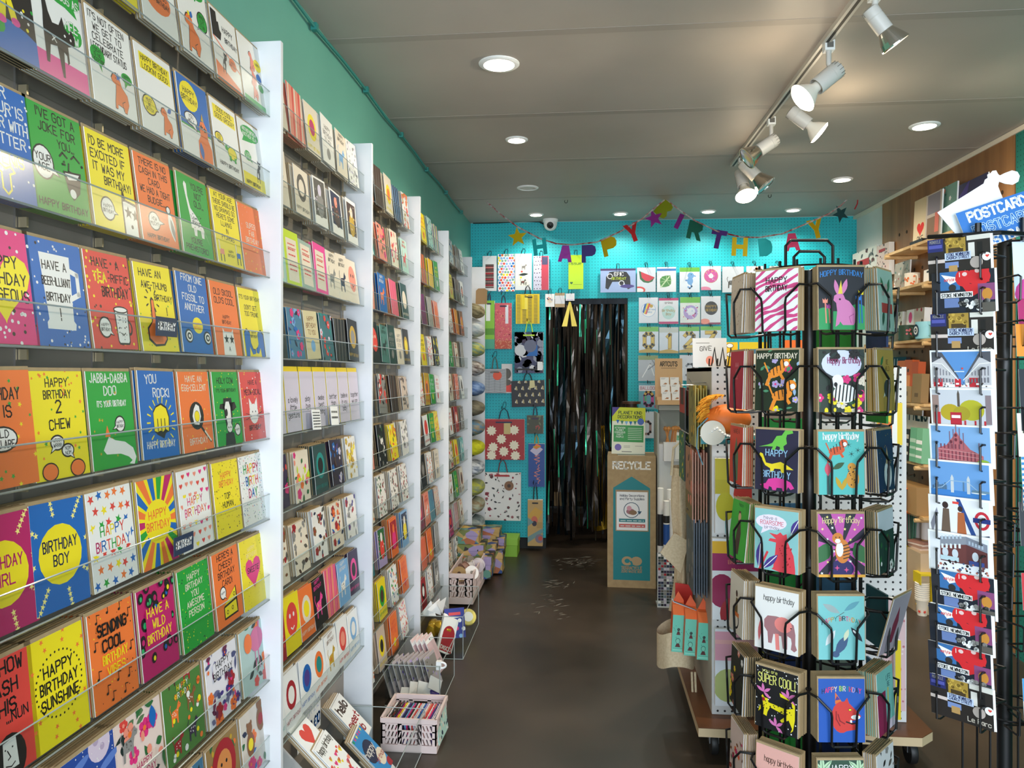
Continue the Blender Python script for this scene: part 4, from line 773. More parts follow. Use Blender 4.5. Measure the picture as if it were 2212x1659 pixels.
# sign and bin below the second rack
p = PX(668, 1597, XW+.03); me = art_mesh(lambda: [T('10 FOR £10', .5, .62, .15, 'b', w=.26, jit=0), T('10 FOR £10', .5, .36, .13, 'b', w=.05, jit=0), T('10 FOR £10', .5, .1, .15, 'b', w=.26, jit=0), Pg('88 84 94 84 94 66 98 66 91 52 84 66 88 66', 'b'), Pg('6 30 12 30 12 14 16 14 9 0 2 14 6 14', 'b')], 'W', .24, .21, .001, name='offer_sign')
place('offer_sign', me, p, (0, 0, pi/2), 'white sign with blue lettering 10 for £10 and arrows, under the second rack', 'sign')
bx0, by0, by1 = XF+.02, PX(640, 1640, XF).y, ys[2]-.04
t = empty('acrylic_bin', (XF, (by0+by1)/2, 0)); tag(t, 'clear acrylic bin of white cards on the floor under the second rack', 'bin')
def bin_mesh(t, x0, x1, y0, y1, z0, z1, front=None):
    front = front or z1; T0 = .004; L = t.location
    mb = MB(); D = lambda lo, hi: mb.box(V(lo)-L, V(hi)-L, ACR)
    D((x0, y0, z0), (x1, y1, z0+T0)); D((x1-T0, y0, z0), (x1, y1, front)); D((x0, y0, z0), (x0+T0, y1, z1)); D((x0, y0, z0), (x1, y0+T0, front)); D((x0, y1-T0, z0), (x1, y1, z1)); mb.build('walls', t)
    mb = MB(); em = mat('aab3b1', .15)
    for a, b in (((x1, y0, front), (x1, y1, front)), ((x0, y0, front), (x1, y0, front)), ((x0, y1, z1), (x1, y1, z1)), ((x1, y0, z0), (x1, y0, front)), ((x1, y0, z0), (x1, y1, z0)), ((x1, y1, z0), (x1, y1, z1)), ((x0, y0, z0), (x1, y0, z0))): mb.tube([V(a)-L, V(b)-L], .0022, em, 4)
    mb.build('edge', t)
bin_mesh(t, XW+.01, -.70, by0-.06, by1, .004, .16)
def bcard(px, py, bg, fn, lb, dz=0, n=3, w=.15, h=.2, lean=.75, rz=pi/2+.1, z=.13, X=-.83):
    p = PX(px, py, X); me = art_mesh(fn, bg, w, h, name='greeting_card')
    z = p.z
    place('greeting_card', me, p, (-lean, 0, rz), lb, 'card', 'white cards in the floor bin')
    stack_boxes(p.x, p.y, z, w, h, 'W', n, .008, lean, rz)
bcard(668, 1715, 'W', lambda: Dt(30, .01, ['C'], 4), 'plain white dotted card leftmost in the floor bin', X=-.93)
bcard(722, 1650, 'W', lambda: [Ht(.5, .9, .3, 'r'), Ht(.85, .25, .2, 'r'), Ht(.75, .08, .16, 'R')], 'white card with large red heart in the floor bin', X=-.86)
bcard(795, 1590, 'W', lambda: [T('hello', .5, .95, .26, 'x', w=.22), T('sweet|bub', .5, .5, .22, 'R', w=.2)], 'white card with painted hello lettering in the floor bin', n=6, X=-.9)
bcard(776, 1690, 'W', lambda: [T('happy birthday', .5, 1.1, .16, 'A'), Dt(30, .06, ['p', 'y', 'r', 's'], 3, .05, .1, .95, .9, 'h')], 'white card with happy birthday and pink confetti in the floor bin', X=-.78)
bcard(842, 1665, '2f8fd0', lambda: [Gs(6, 1, .07, ['y', 'g', 'p'], 's', y0=1.28), E(.42, .75, .4, .3, 'q', a=.3), E(.72, .4, .3, .2, 'c', a=.3), T('happy', .42, .68, .2, 'w'), T('birthday', .72, .36, .13, 'R'), E(.9, .1, .2, .12, 'R')], 'blue card with navy speech bubble reading happy birthday in the floor bin', X=-.78)
bcard(872, 1705, 'W', lambda: T('birthday', .6, .9, .12, 'r'), 'white card with red script rightmost in the floor bin', X=-.73)
# folding crates
CR = mat('e3cdc8', .5)
def crate(x0, x1, y0, y1, z0, z1, lb):
    t = empty('folding_crate', ((x0+x1)/2, (y0+y1)/2, z0)); tag(t, lb, 'crate', 'pale pink folding crates'); L = t.location
    for nm, a, b, nrm in (('side_panel', (x0, y0), (x1, y0), 1), ('side_panel', (x1, y0), (x1, y1), 1), ('side_panel', (x1, y1), (x0, y1), 1), ('side_panel', (x0, y1), (x0, y0), 1)):
        A_ = V((*a, z0)); B_ = V((*b, z0)); d = (B_-A_); ln = d.length; d.normalize(); n_ = V((d.y, -d.x, 0)); hh = z1-z0
        mb = MB()
        def bar(u0, u1, v0, v1, dd=.006, o=0):
            q = [A_+d*u0, A_+d*u1]; c = [q[0]-n_*dd, q[1]-n_*dd, q[1]+n_*o, q[0]+n_*o]; mb.hexa([p+V((0, 0, v0))-L for p in c], [p+V((0, 0, v1))-L for p in c], CR)
        bar(0, ln, 0, hh*.22, .006, .002); bar(0, ln, hh*.86, hh, .006, .004)
        for u in (0, ln*.3, ln*.66, ln-.018): bar(u, u+.018, hh*.22, hh*.86)
        m = int(ln/.0155)
        for r in range(3):
            v0 = hh*(.24+.2*r); bar(0, ln, v0+hh*.16, v0+hh*.2)
            for i in range(m):
                u = i*ln/m; s = .012 if i % m < m*.33 else -.0
                c0, c1 = u, u+.0105
                if r == 2 and ln*.32 < u < ln*.62: continue
                q = [A_+d*c0, A_+d*c1, A_+d*c1-n_*.005, A_+d*c0-n_*.005]; sh = d*(.008 if u < ln*.64 else -.008)
                if 0 < u < ln-.02: mb.hexa([p+V((0, 0, v0))-L for p in q], [p+sh+V((0, 0, v0+hh*.16))-L for p in q], CR)
        mb.build(nm, t)
    mb = MB(); mb.box(V((x0, y0, z0+.002))-L, V((x1, y1, z0+.006))-L, CR); mb.build('base', t)
    return t
a, b = P(811, 1620, 3.28), P(945, 1620, 3.28)
ch = .145; cy0 = min(a.y, b.y)
crate(-.875, b.x, cy0, cy0+.25, .002, ch, 'pale pink folding crate full of patterned booklets in front of the second divider')
for i, c in enumerate('W k x k B m y W v q u p k W r C W b l W s r w p v C W u j'.split()):
    x = -.86+i*.0078; s = random.Random(i)
    fn = lambda: Dt(26, .05, [s.choice('kwrbypvu'), s.choice('wcuh'), s.choice('rqtB')], i)
    me = art_mesh(fn, c, .17, .105, .004, edge=c, name='booklet')
    o = place('booklet', me, (x+.012, cy0+.12, .02), (-.12, .0, pi/2-.04), f'{colname(c)} patterned booklet, {ORD[i] if i < 11 else str(i+1)+"th"} from the left in the near pink crate', 'booklet', 'patterned booklets in the near crate')
# clear bins along the floor
def clearbin(px0, px1, pyb, hgt, ln, lb):
    d = H*F/(pyb-HY); a, b = P(px0, pyb, d), P(px1, pyb, d)
    t = empty('acrylic_bin', ((a.x+b.x)/2, b.y+ln/2, 0)); tag(t, lb, 'bin', 'clear acrylic bins along the floor')
    bin_mesh(t, a.x, b.x, b.y, b.y+ln, .002, hgt); return a.x, b.x, b.y, b.y+ln
g1 = clearbin(828, 950, 1530, .2, .4, 'clear acrylic bin behind the near pink crate with a white hook on its corner')
g2 = clearbin(906, 1000, 1425, .24, .62, 'clear acrylic bin with party packets beside the floor aisle')
p = V((g1[1], g1[2]+.02, .2))
mb = MB(); mb.box(p-V((.02, .012, .02)), p+V((.004, .012, .02)), 'W'); mb.tube([p+V((.004+.022*sin(q), 0, .014-.014*(1-cos(q))-.0)) for q in [i*pi/8 for i in range(9)]], .005, 'W', 8)
tag(mb.build('hook'), 'white plastic hook clipped on the corner of a clear floor bin', 'hook')
rn = random.Random(3)
for i in range(9):
    x = g1[0]+.02+i*.024; o = place('paper_packet', art_mesh(lambda: [R(0, .55, 1, 1.2, 'e'), Dt(14, .05, ['l', 'A', 'v'], i)], 'b9b0b4', .13, .17, .004, 'c9c5c4', 'paper_packet'), (x, g1[2]+.14+.012*i, .008), (-.3, rn.uniform(-.06, .06), pi/2-.2), 'grey-mauve paper packet leaning in the bin with the white hook', 'packet', 'grey-mauve packets leaning in a bin')
for i in range(4): place('party_sign', art_mesh(lambda: [R(0, 0, 1, 1.5, 'd8b8bc'), Q([(0, 1.5), (1, 1.5), (1, 1.75), (0, 1.65)], 'W'), E(.5, 1.62, .05, .05, 'k'), Bars(.15, .85, (.5, .35), 'e', .08)], 'e0c4c4', .11, .2, .004, 'W', 'party_sign'), (g1[1]-.13+i*.022, g1[3]-.05+.01*i, .03), (-.42, .0, pi/2-.15), 'pale pink packet with white header leaning beside the clear bins', 'packet', 'pink packets leaning by the clear bins')
for i in range(4): place('paper_packet', art_mesh(None, 'e9e7e4', .085, .06, .006, name='paper_packet'), (g1[0]+.1+.04*i, g1[2]+.06+.03*(i % 2), .01+.012*i), (-.9+.2*i, .2*i, .3*i), 'small white folded packet lying in the bin with the white hook', 'packet', 'small white packets in a bin')
mb = MB(); mb.grid(lambda u, v: ((u-.5)*.1, (v-.5)*.07, .02*sin(pi*u)*sin(pi*v)+.004*sin(9*u+7*v)), 10, 8, mat('3b2a78', .25)); o = mb.build('foil_packet', smooth=True); o.location = (g1[1]-.07, g1[2]+.1, .03); o.rotation_euler = (.4, .1, .3); tag(o, 'crumpled purple packet lying in the bin with the white hook', 'packet')
for i in range(4): place('candle_box', art_mesh(lambda: [E(.55, 1.1, .4, .5, 'R'), R(.15, .1, .95, 1.0, 'R'), T('DISCO', .55, .2, .2, 'w', w=.2)], 'W', .1, .2, .012, 'W', 'candle_box'), (g2[1]-.125-i*.004, g2[2]+.05+i*.02, .012), (-.5, .5, .55), 'white and crimson packet leaning in the front of the clear bin' if i else 'foremost white and crimson packet lettered disco in the clear bin', 'packet', None if not i else 'white packets behind the crimson lettered one')
place('badge_pack', art_mesh(lambda: [R(.2, 1.08, .8, 1.22, 'd84a50'), Gs(3, 3, .1, ['W', 'p', 'u'], 'c', y1=.8), R(.3, .95, .7, 1.0, 'W')], '27348f', .12, .17, .006, '27348f', 'badge_pack'), (g2[1]-.075, g2[2]+.2, .05), (-.3, 0, .4), 'dark blue packet of badges in the clear floor bin', 'packet')
for i, (dx, dy, c) in enumerate(((-.1, .36, 'cfd8a8'), (-.04, .42, 'e0cf6a'))):
    mb = MB(); mb.lathe([(.045, 0), (.05, .004), (.05, .03), (.045, .034)], c, 20); mb.lathe([(.03, .0345), (.03, .036)], 'W', 20); o = mb.build('tape_roll', smooth=True); o.location = (g2[1]+dx, g2[2]+dy, .1); o.rotation_euler = (1.0, .2, .2); tag(o, f'{["pale green","pale yellow"][i]} round reel in the clear floor bin', 'reel', 'reels in the clear floor bin')
GF = foil('c9a02f', 30)
for i in range(5):
    mb = MB(); mb.lathe([(.004, -.05), (.028, -.035), (.034, 0), (.028, .035), (.004, .05)], GF, 12); mb.build('gold_bauble', smooth=True); o = COL.objects[-1] if False else bpy.data.objects['gold_bauble' if i == 0 else 'gold_bauble.%03d' % i]
    o.location = (g2[0]+.03+.045*(i % 3), g2[2]+.16+.06*(i//3), .1+.02*(i % 2)); o.rotation_euler = (.5*i, .3, 0); tag(o, 'shiny gold wrapped party item in the clear floor bin', 'party item', 'gold items in the clear floor bin')
for i in range(6):
    mb = MB(); w = .05; mb.poly([(-w, -w*.6, 0), (w, -w*.8, .01), (w*.2, w, .02)], 'W'); mb.poly([(w*.2, w, .018), (w, -w*.8, .008), (-w, -w*.6, -.002)], 'W'); o = mb.build('paper_flag'); o.location = (g2[0]+.0+.035*(i % 3), g2[2]+.24+.05*(i//3), .2+.02*i % .05); o.rotation_euler = (1+.3*i, .4*i, .7*i); tag(o, 'folded white paper piece on top of the clear floor bin', 'paper', 'white paper pieces in the clear bin')
# far pink crate with ribbon reels
d = H*F/(1312-HY); a, b = P(975, 1312, d), P(1021, 1312, d)
cz = .02; crate(a.x-.02, b.x+.0, b.y, b.y+.62, cz, .23, 'pale pink folding crate of ribbon reels before the patterned gift boxes')
for i, (dx, dy, c, c2) in enumerate(((.04, .1, 'a9895a', 'x'), (.115, .13, 'ece8e4', 'e'), (.06, .42, '8f857a', 'c'), (.1, .3, 'e6e0dc', 'W'), (.05, .25, 'a07a6a', 'x'), (.13, .36, 'd9cdd0', 'l'))):
    mb = MB(); mb.lathe([(.014, -.022), (.05, -.022), (.05, -.018), (.042, -.016), (.042, .016), (.05, .018), (.05, .022), (.014, .022)], c, 22, cap=False); mb.lathe([(.014, .022), (.014, -.022)], c2, 14)
    o = mb.build('ribbon_reel', smooth=True); o.location = (a.x+dx, b.y+dy, .2); o.rotation_euler = (1.1, .3*i-.3, .5*i); tag(o, ['brown', 'white', 'grey silver', 'pale cream', 'rust', 'lilac white'][i]+' ribbon reel in the far pink crate', 'ribbon reel', 'ribbon reels in the far crate')
# patterned gift boxes stacked on the floor
def vorn(nm, cols, sc):
    x, N, L, b = nmat(nm); tc = N.new('ShaderNodeTexCoord'); v = N.new('ShaderNodeTexVoronoi'); v.inputs['Scale'].default_value = sc; cr = N.new('ShaderNodeValToRGB'); cr.color_ramp.interpolation = 'CONSTANT'
    sp = N.new('ShaderNodeSeparateColor'); L.new(tc.outputs['Object'], v.inputs['Vector']); L.new(v.outputs['Color'], sp.inputs[0]); L.new(sp.outputs[0], cr.inputs[0]); L.new(cr.outputs[0], b.inputs['Base Color'])
    e = cr.color_ramp.elements
    while len(e) < len(cols): e.new(.5)
    for i, c in enumerate(cols): e[i].position = i/len(cols); e[i].color = lin(c)
    b.inputs['Roughness'].default_value = .5; return x
GB = vorn('gift_box_print', ['c9a467', '6f7a3f', '2d4a86', 'a8633c', 'd0a84a', '5a8a7a', 'a08fb8', '2a2a2a', 'b8985a'], 16)
gx = lambda px, d: P(px, 807, d).x
for i, (px0, px1, py0, py1, d, dep, lb) in enumerate(((1004, 1072, 1182, 1226, 6.2, .28, 'front low box nearest the aisle'), (990, 1056, 1158, 1192, 6.25, .25, 'box under the front top box'), (997, 1047, 1128, 1160, 6.3, .22, 'front top box of the stack'), (1046, 1080, 1158, 1195, 6.45, .22, 'middle box right of the front stack'), (1050, 1095, 1170, 1215, 6.5, .2, 'box with cream side at the right edge'), (1020, 1080, 1140, 1160, 6.7, .22, 'flat box under the rear top box'), (1028, 1088, 1126, 1146, 6.75, .2, 'rear top box'), (1068, 1098, 1144, 1172, 6.72, .2, 'rear right box'))):
    a, b = P(px0, py1, d), P(px1, py0, d); z0 = max(.0, a.z); z1 = b.z
    t = empty('gift_box', ((a.x+b.x)/2, d+dep/2-.4, z0)); tag(t, 'patterned gift box, '+lb, 'gift box', 'patterned gift boxes on the floor')
    w = (b.x-a.x)/2; MB().box((-w, -dep/2, 0), (w, dep/2, (z1-z0)*.9), GB).build('body', t, bevel=.002); MB().box((-w-.004, -dep/2-.004, (z1-z0)*.66), (w+.004, dep/2+.004, z1-z0), GB).build('lid', t, bevel=.002)
a = PZ(1100, 1203, 0); t = empty('gift_box', (a.x+.03, a.y+.12, 0)); tag(t, 'plain lime green gift box at the right end of the patterned boxes', 'gift box'); MB().box((-.1, -.12, 0), (.04, .12, .13), '8fc23a').build('body', t, bevel=.002); MB().box((-.104, -.124, .1), (.044, .124, .16), '9bcf45').build('lid', t, bevel=.002)
# ======================= back wall goods ==================================
YG = YB-.035
HOOKN = [0]
def hook(p, lb):
    mb = MB(); x, y, z = p; mb.tube([(x-.012, YB-.008, z+.05), (x-.012, YB-.02, z+.05), (x-.012, y-.06, z+.005), (x-.012, y-.075, z+.03)], .0024, WIRE, 5); mb.tube([(x-.012, YB-.01, z+.05), (x-.01, YB-.012, z+.062), (x+.01, YB-.012, z+.062), (x+.012, YB-.01, z+.05)], .0024, WIRE, 5); mb.tube([(x+.012, YB-.008, z+.05), (x+.012, YB-.03, z+.02), (x+.012, y-.03, z+.004)], .002, WIRE, 5)
    tag(mb.build('peg_hook'), 'wire peg hook holding the '+lb, 'hook', 'wire hooks on the pegboard')
def pk(x0, y0, x1, y1, bg, fn, nm, lb, cat='pack', grp=None, t=.012, Y=None, hk=True, edge='W', film=False, handle=None, roll=0):
    Y = Y or YG; a, b = PY(x0, y1, Y), PY(x1, y0, Y); w, h = b.x-a.x, b.z-a.z
    o = place(nm, art_mesh(fn, bg, w, h, t, edge, nm), ((a.x+b.x)/2, Y, a.z), (0, roll, 0), lb, cat, grp)
    if film: mb = MB(); mb.box((-w/2-.004, -t-.006, -.004), (w/2+.004, -t-.0045, h+.004), CEL); mb.build('film_sleeve', o)
    if handle:
        mb = MB(); hh = handle[1]
        for q in (-.006, ): mb.tube([(-w*.14, -t*.6, h-.02), (-w*.08, -t*.7, h+hh*.7), (0, -t*.7, h+hh), (w*.08, -t*.7, h+hh*.7), (w*.14, -t*.6, h-.02)], .005, handle[0], 5)
        mb.box((-w*.2, -t-.002, h-.035), (w*.2, -t-.001, h-.022), handle[0]); mb.build('handle', o)
    if hk: hook(((a.x+b.x)/2, Y-t, b.z+(handle[1]*.9 if handle else -.012)), lb)
    return o
GW = 'gift wrap packs at the top of the pegboard'; GBG = 'gift bags hanging on the pegboard'; BL = 'balloon packs hanging on the pegboard'
def plaid():
    R(.2, .2, .8, 1.9, '3a4a40')
    for i in range(4): R(.2, .35+i*.42, .8, .47+i*.42, 'R'); R(.28+i*.14, .2, .33+i*.14, 1.9, '7a2a38')
    for i in range(5): R(.2, .3+i*.34, .8, .32+i*.34, 'c')
pk(1043, 553, 1073, 629, 'dfe3e4', plaid, 'gift_wrap', 'white gift wrap pack with a red and green plaid window', 'gift wrap', GW)
pk(1076, 549, 1112, 630, 'W', lambda: Gs(6, 14, .075, ['o', 'b', 'l', 'y', 'r', '7fae9a', 'u'], 'c', .02, .02, .98), 'gift_wrap', 'gift wrap pack with multicoloured spots', 'gift wrap', GW)
pk(1113, 548, 1149, 627, 'e6ebec', lambda: [R(.18, .25, .82, 1.6, 'eef0e4'), critter(.55, 1.2, .4, 'e', 'k'), leaf(.2, .9, .6, .08, .1, 'd'), E(.4, 1.1, .06, .06, 'r'), critter(.5, .3, .4, 'A', 'r'), E(.35, .75, .06, .06, 'y')], 'gift_wrap', 'white gift wrap pack printed with small animals', 'gift wrap', GW)
pk(1152, 553, 1186, 627, 'e3dff0', lambda: [Gs(3, 9, .035, ['B'], 'c', x1=.5), R(.52, 0, .97, 2.2, 'd8455a'), R(.56, 1.6, .92, 2.1, '4a4a70')], 'gift_wrap', 'tissue pack half spotted and half red', 'gift wrap', GW, film=True)
pk(1228, 551, 1260, 625, 'c8ee1c', lambda: [T('Tissue', .42, 1.65, .2, 'G', jit=0), Ht(.2, .42, .1, 'G'), R(.3, .3, .9, .315, 'G')], 'gift_wrap', 'lime green pack lettered tissue', 'gift wrap', GW, film=True)
pk(1046, 650, 1069, 754, '8cc63f', lambda: [R(0, 0, 1, .9, '4fa98a'), R(0, 1.3, 1, 1.9, '5f9a2f'), R(.2, 2.6, .6, 4.2, 'W')], 'gift_bag', 'green banded bottle bag beside the rolled textiles', 'gift bag', GBG, .03, handle=('B', .07))
pk(1070, 655, 1106, 754, 'd9606a', lambda: [Dt(150, .03, ['e8828a', 'c74a5a', 'e8a07a'], 3), R(.62, 1.5, .8, 2.6, 'e9eaf2'), R(0, 0, 1, .5, 'c9553f'), Dt(60, .03, ['e8a07a'], 5, 0, 0, 1, .6)], 'gift_bag', 'coral sparkly gift bag with white tag', 'gift bag', GBG, .03, handle=('B', .07))
pk(1115, 636, 1166, 700, 'f2d21c', lambda: [[R(.04+i*.24, .03+j*.06, .2+i*.24, .05+j*.06, 'A') for j in range(20)] and None for i in range(4)] and [R(.25, .6, .38, 1.2, 'f6dc2a'), R(.38, .6, .5, 1.1, 'f9e65a')], 'gift_bag', 'yellow lettered gift bag near the doorway', 'gift bag', GBG, .04, handle=('k', .08))
def geo(): Dt(40, .14, ['4a4a70', '8f95a8', 'B', 'd6d8de', '2a2c44'], 5); E(.2, .8, .2, .2, 'd6d8de'); Q([(.4, .6), (.8, 1.0), (.8, .6)], 'b'); E(.55, .95, .22, .22, '6a6f88'); R(.02, .1, .98, .16, 'k'); R(.8, .1, .98, .4, 'W')
pk(1113, 718, 1174, 806, '3d3f63', geo, 'gift_bag', 'navy geometric gift bag with lime handles', 'gift bag', GBG, .06, handle=('c8ee3c', .1))
pk(1084, 786, 1107, 849, 'd9d5d4', lambda: [E(.5, 1.8, .4, .5, 'A'), R(0, .1, 1, .8, 'r'), E(.5, 1.0, .4, .3, 'A')], 'gift_bag', 'orange and charcoal gift bag edge behind the wavy one', 'gift bag', GBG, .02, hk=False, Y=YG+.01)
pk(1046, 797, 1094, 849, '8f9296', lambda: [[Ln([(0, .05+j*.07), (.25, .08+j*.07), (.5, .05+j*.07), (.75, .08+j*.07), (1, .05+j*.07)], .02, 'd9dadd') for j in range(16)] and None, E(.62, .78, .2, .2, 'e85a3a')], 'gift_bag', 'grey wavy striped gift bag with an orange disc', 'gift bag', GBG, .05, handle=('A', .11))
def swan():
    for i in range(5):
        for j in range(4): x, y = .1+.2*i+.1*(j % 2), .12+.2*j; leaf(x, y, .1, .03, .8, 'W'); leaf(x+.08, y-.02, .1, .03, 2.2, 'b9a878'); E(x+.05, y+.08, .025, .025, 'b9a878')
    Q([(.55, .55), (.72, .58), (.7, .82), (.56, .8)], 'd8cf9a')
pk(1107, 822, 1178, 878, '26242a', swan, 'gift_bag', 'dark gift bag patterned with white swans', 'gift bag', GBG, .05, handle=('k', .07), roll=-.03)
pk(1046, 905, 1134, 991, 'a82c30', lambda: [flora(14, ['c0333a'], ['e8dcc4', 'd8b8a8'], 5, s=.6), [St(x, y, .13, 'efe5cc', .3, .7, 10) for x, y in ((.2, .7), (.44, .5), (.75, .72), (.24, .3), (.75, .35), (.5, .2), (.2, .1), (.78, .1))] and None, Q([(.5, .62), (.66, .62), (.66, .9), (.5, .88)], 'cdb87a')], 'gift_bag', 'red gift bag with large cream flowers', 'gift bag', GBG, .06, handle=('q', .1))
pk(1139, 897, 1174, 936, '4a4a3a', lambda: [flora(14, ['6f7a5a', '3a4a38'], ['a8524a'], 8, s=1.2)], 'gift_bag', 'small square dark rose gift bag', 'gift bag', GBG, .04, handle=('B', .08))
pk(1142, 958, 1177, 1050, '2c4f9a', lambda: [T('celebrate', .5, 1.2, .01, 's'), [Ln([(.62+.12*sin(q*1.9), .2+q*.2), (.45+.14*cos(q*1.3), .28+q*.2), (.68, .36+q*.2)], .035, 's') for q in range(9)] and None, Q([(.1, 2.2), (.5, 1.9), (.9, 2.3), (.5, 2.6)], 'c9c0d8'), Q([(.3, 2.4), (.5, 2.3), (.8, 2.5), (.5, 2.65)], 'o')], 'gift_bag', 'blue bottle bag with pink script and paper tag', 'gift bag', GBG, .04, handle=('z', .08))
def geo2(): Q([(0, .6), (1, 1.2), (1, .9), (0, .2)], '7a9a9a'); E(.8, .5, .3, .3, '8a7a8a'); E(.85, .52, .15, .15, 'd05a4a'); Q([(0, 2.0), (.5, 2.6), (1, 2.3), (.6, 1.6)], 'd9a84a'); E(.45, 1.7, .22, .3, 'd8705a'); E(.45, 1.5, .16, .18, '3a3040'); Q([(0, 1.3), (.4, 1.6), (0, 1.9)], '7a9a9a'); R(.6, 1.2, 1, 1.6, 'b9955a')
pk(1141, 1078, 1173, 1176, 'c9a468', geo2, 'gift_bag', 'tall geometric bottle bag reaching the floor beside the doorway', 'gift bag', GBG, .06, handle=('k', .16), Y=YB-.03)
pk(1048, 1020, 1126, 1121, 'ece9e4', lambda: [flora(70, ['4a4a48', '6f6f6a', '2f2f30'], ['8f2a3a', 'b06a72', '5a3a34'], 9, s=.42), E(.68, .95, .13, .13, '8a6244'), E(.68, .95, .05, .05, 'x'), R(.28, 1.2, .68, 1.25, 'b32a2a')], 'gift_bag', 'white gift bag with dark red wildflowers low on the pegboard', 'gift bag', GBG, .06, handle=('7a2a30', .12))
pk(1178, 635, 1198, 663, 'W', lambda: [E(.5, .7, .3, .3, 'c'), Dt(8, .06, ['r', 'b', 'k'], 3, .2, .5, .8, 1)], 'tag_pack', 'white tag pack left of three above the doorway corner', 'tag pack', 'tag packs above the doorway', Y=YB-.05)
pk(1199, 633, 1220, 664, 'dfe2e8', lambda: [R(0, 0, 1, .35, 'f'), R(0, 1.2, 1, 1.5, 'f')], 'tag_pack', 'kraft and white tag pack in the middle above the doorway corner', 'tag pack', 'tag packs above the doorway', Y=YB-.05)
pk(1222, 634, 1241, 650, 'e9eaf0', lambda: R(.1, .1, .9, .16, 'l'), 'tag_pack', 'white header card holding a gold tassel above the doorway', 'tag pack', 'tag packs above the doorway', Y=YB-.05)
a, b = PY(1231, 652, YB-.07), PY(1231, 705, YB-.07); mb = MB()
for s in (-1, 1): mb.poly([a+V((-.008, 0, 0)), a+V((.008, 0, 0)), b+V((.045*s+.02, -.004*s, 0)), b+V((.045*s-.028, -.004*s, .0))], mat('c9b04a', .35, .5))
tag(mb.build('gold_tassel'), 'gold ribbon tassel hanging above the doorway', 'tassel')
def epic(): Pg('14 12 22 8 34 30 66 30 78 8 86 12 84 44 74 58 60 60 40 60 26 58 16 44', 'k'); [E(x, y, .06, .06, 'k', 'W', .02) for x, y in ((.27, .46), (.6, .26))]; T('EPIC', .52, .47, .1, 'W', w=.22, jit=0); T('BIRTHDAY', .52, .36, .07, 'i', w=.2, jit=0); E(.76, .17, .2, .05, 'v'); R(0, .62, 1, .72, '4a3a6a')
pk(1297, 580, 1373, 632, 'a9bfe8', epic, 'balloon_pack', 'wide blue pack with black game controller reading epic birthday', 'balloon pack', BL, film=True)
pk(1376, 578, 1416, 631, 'dfe6ee', lambda: [Q([(.1, .9+.25*cos(0)), (.16, .7), (.35, .52), (.6, .48), (.82, .56), (.94, .78)], 'G'), Q([(.2, 1.1), (.25, .78), (.45, .6), (.65, .58), (.85, .7), (.92, .8)], 'd8384a'), E(.1, .1, .35, .2, 'r'), E(.1, .08, .25, .13, 'W')], 'balloon_pack', 'balloon pack with a watermelon slice', 'balloon pack', BL, film=True)
pk(1419, 577, 1460, 631, 'eef0f2', lambda: [R(0, 1.12, 1, 1.24, '2f7fc8'), leaf(.2, .25, .8, .32, .9, '3f8f3a', 'c9e0b0'), [Ln([(.5, .6), (.5+.32*cos(q), .6+.3*sin(q))], .02, 'c9e0b0') for q in (0, 2.6, 1.6, -1, 3.4)] and None], 'balloon_pack', 'balloon pack with a green monstera leaf', 'balloon pack', BL, film=True)
def shead(): R(0, 1.05, 1, 1.4, '6cbf3a'); E(.55, .85, .16, .16, '6fa8dc'); E(.52, .58, .15, .2, '6fa8dc'); Ln([(.52, .5), (.6, .3), (.5, .2), (.42, .28)], .08, '6fa8dc'); Ln([(.65, .86), (.78, .82)], .06, '6fa8dc'); E(.58, .9, .02, .02, 'k'); leaf(.4, .6, .14, .05, 3, '5f90c8')
pk(1468, 578, 1511, 632, 'e6eef4', shead, 'balloon_pack', 'balloon pack with a blue seahorse', 'balloon pack', BL, film=True)
pk(1514, 575, 1557, 627, 'e9ecf0', lambda: [E(.5, .72, .36, .36, 'c9a05a'), E(.5, .72, .34, .34, 'd65aa0'), Dt(22, .02, ['W', 'y', 'u'], 3, .25, .45, .75, 1), E(.5, .72, .12, .12, 'W'), E(.2, .02, .3, .16, 'e88aa8')], 'balloon_pack', 'balloon pack with a pink doughnut', 'balloon pack', BL, film=True)
pk(1560, 576, 1606, 632, 'dfe3e6', lambda: [critter(.5, .2, .6, 'A', 'e')], 'balloon_pack', 'balloon pack with a grey dog half behind the wire card stand', 'balloon pack', BL, film=True)
for i, x in enumerate((1612, 1662, 1700, 1842, 1872)): pk(x, 575, x+36, 640, ['cfe6df', 'd8d4c0', 'b9c9d8', 'e3d8d0', 'e0e0e4'][i], lambda: Dt(14, .08, ['o', 'e', 'c'], i), 'balloon_pack', f'{["mint","sand","blue-grey","blush","pale grey"][i]} balloon pack on the pegboard behind the wire card stand', 'balloon pack', BL)
pk(1380, 643, 1421, 698, 'e9edf2', lambda: [E(.5, .7, .36, .36, 'W', 'u'), Q([(.18, .6), (.3, 1.0), (.42, 1.04), (.26, .5)], 'b'), Q([(.42, 1.04), (.52, 1.05), (.32, .48), (.26, .5)], 'y'), Q([(.52, 1.05), (.62, 1.02), (.4, .46), (.32, .48)], 'r'), E(.65, .9, .09, .09, 'z'), T('Brand new|Baby', .56, .68, .09, 'u')], 'balloon_pack', 'round balloon pack with a rainbow', 'balloon pack', BL, film=True)
pk(1423, 644, 1465, 700, 'eaeef0', lambda: [R(0, 1.22, 1, 1.36, 'm'), R(0, 0, 1, .12, 'm'), T('anima', .5, 1.05, .12, 'e', jit=0), E(.5, .6, .34, .36, 'bfe0d8'), T('Birthday|Boy', .5, .64, .12, 'z')], 'balloon_pack', 'mint round balloon pack with pink top and bottom bands', 'balloon pack', BL, film=True)
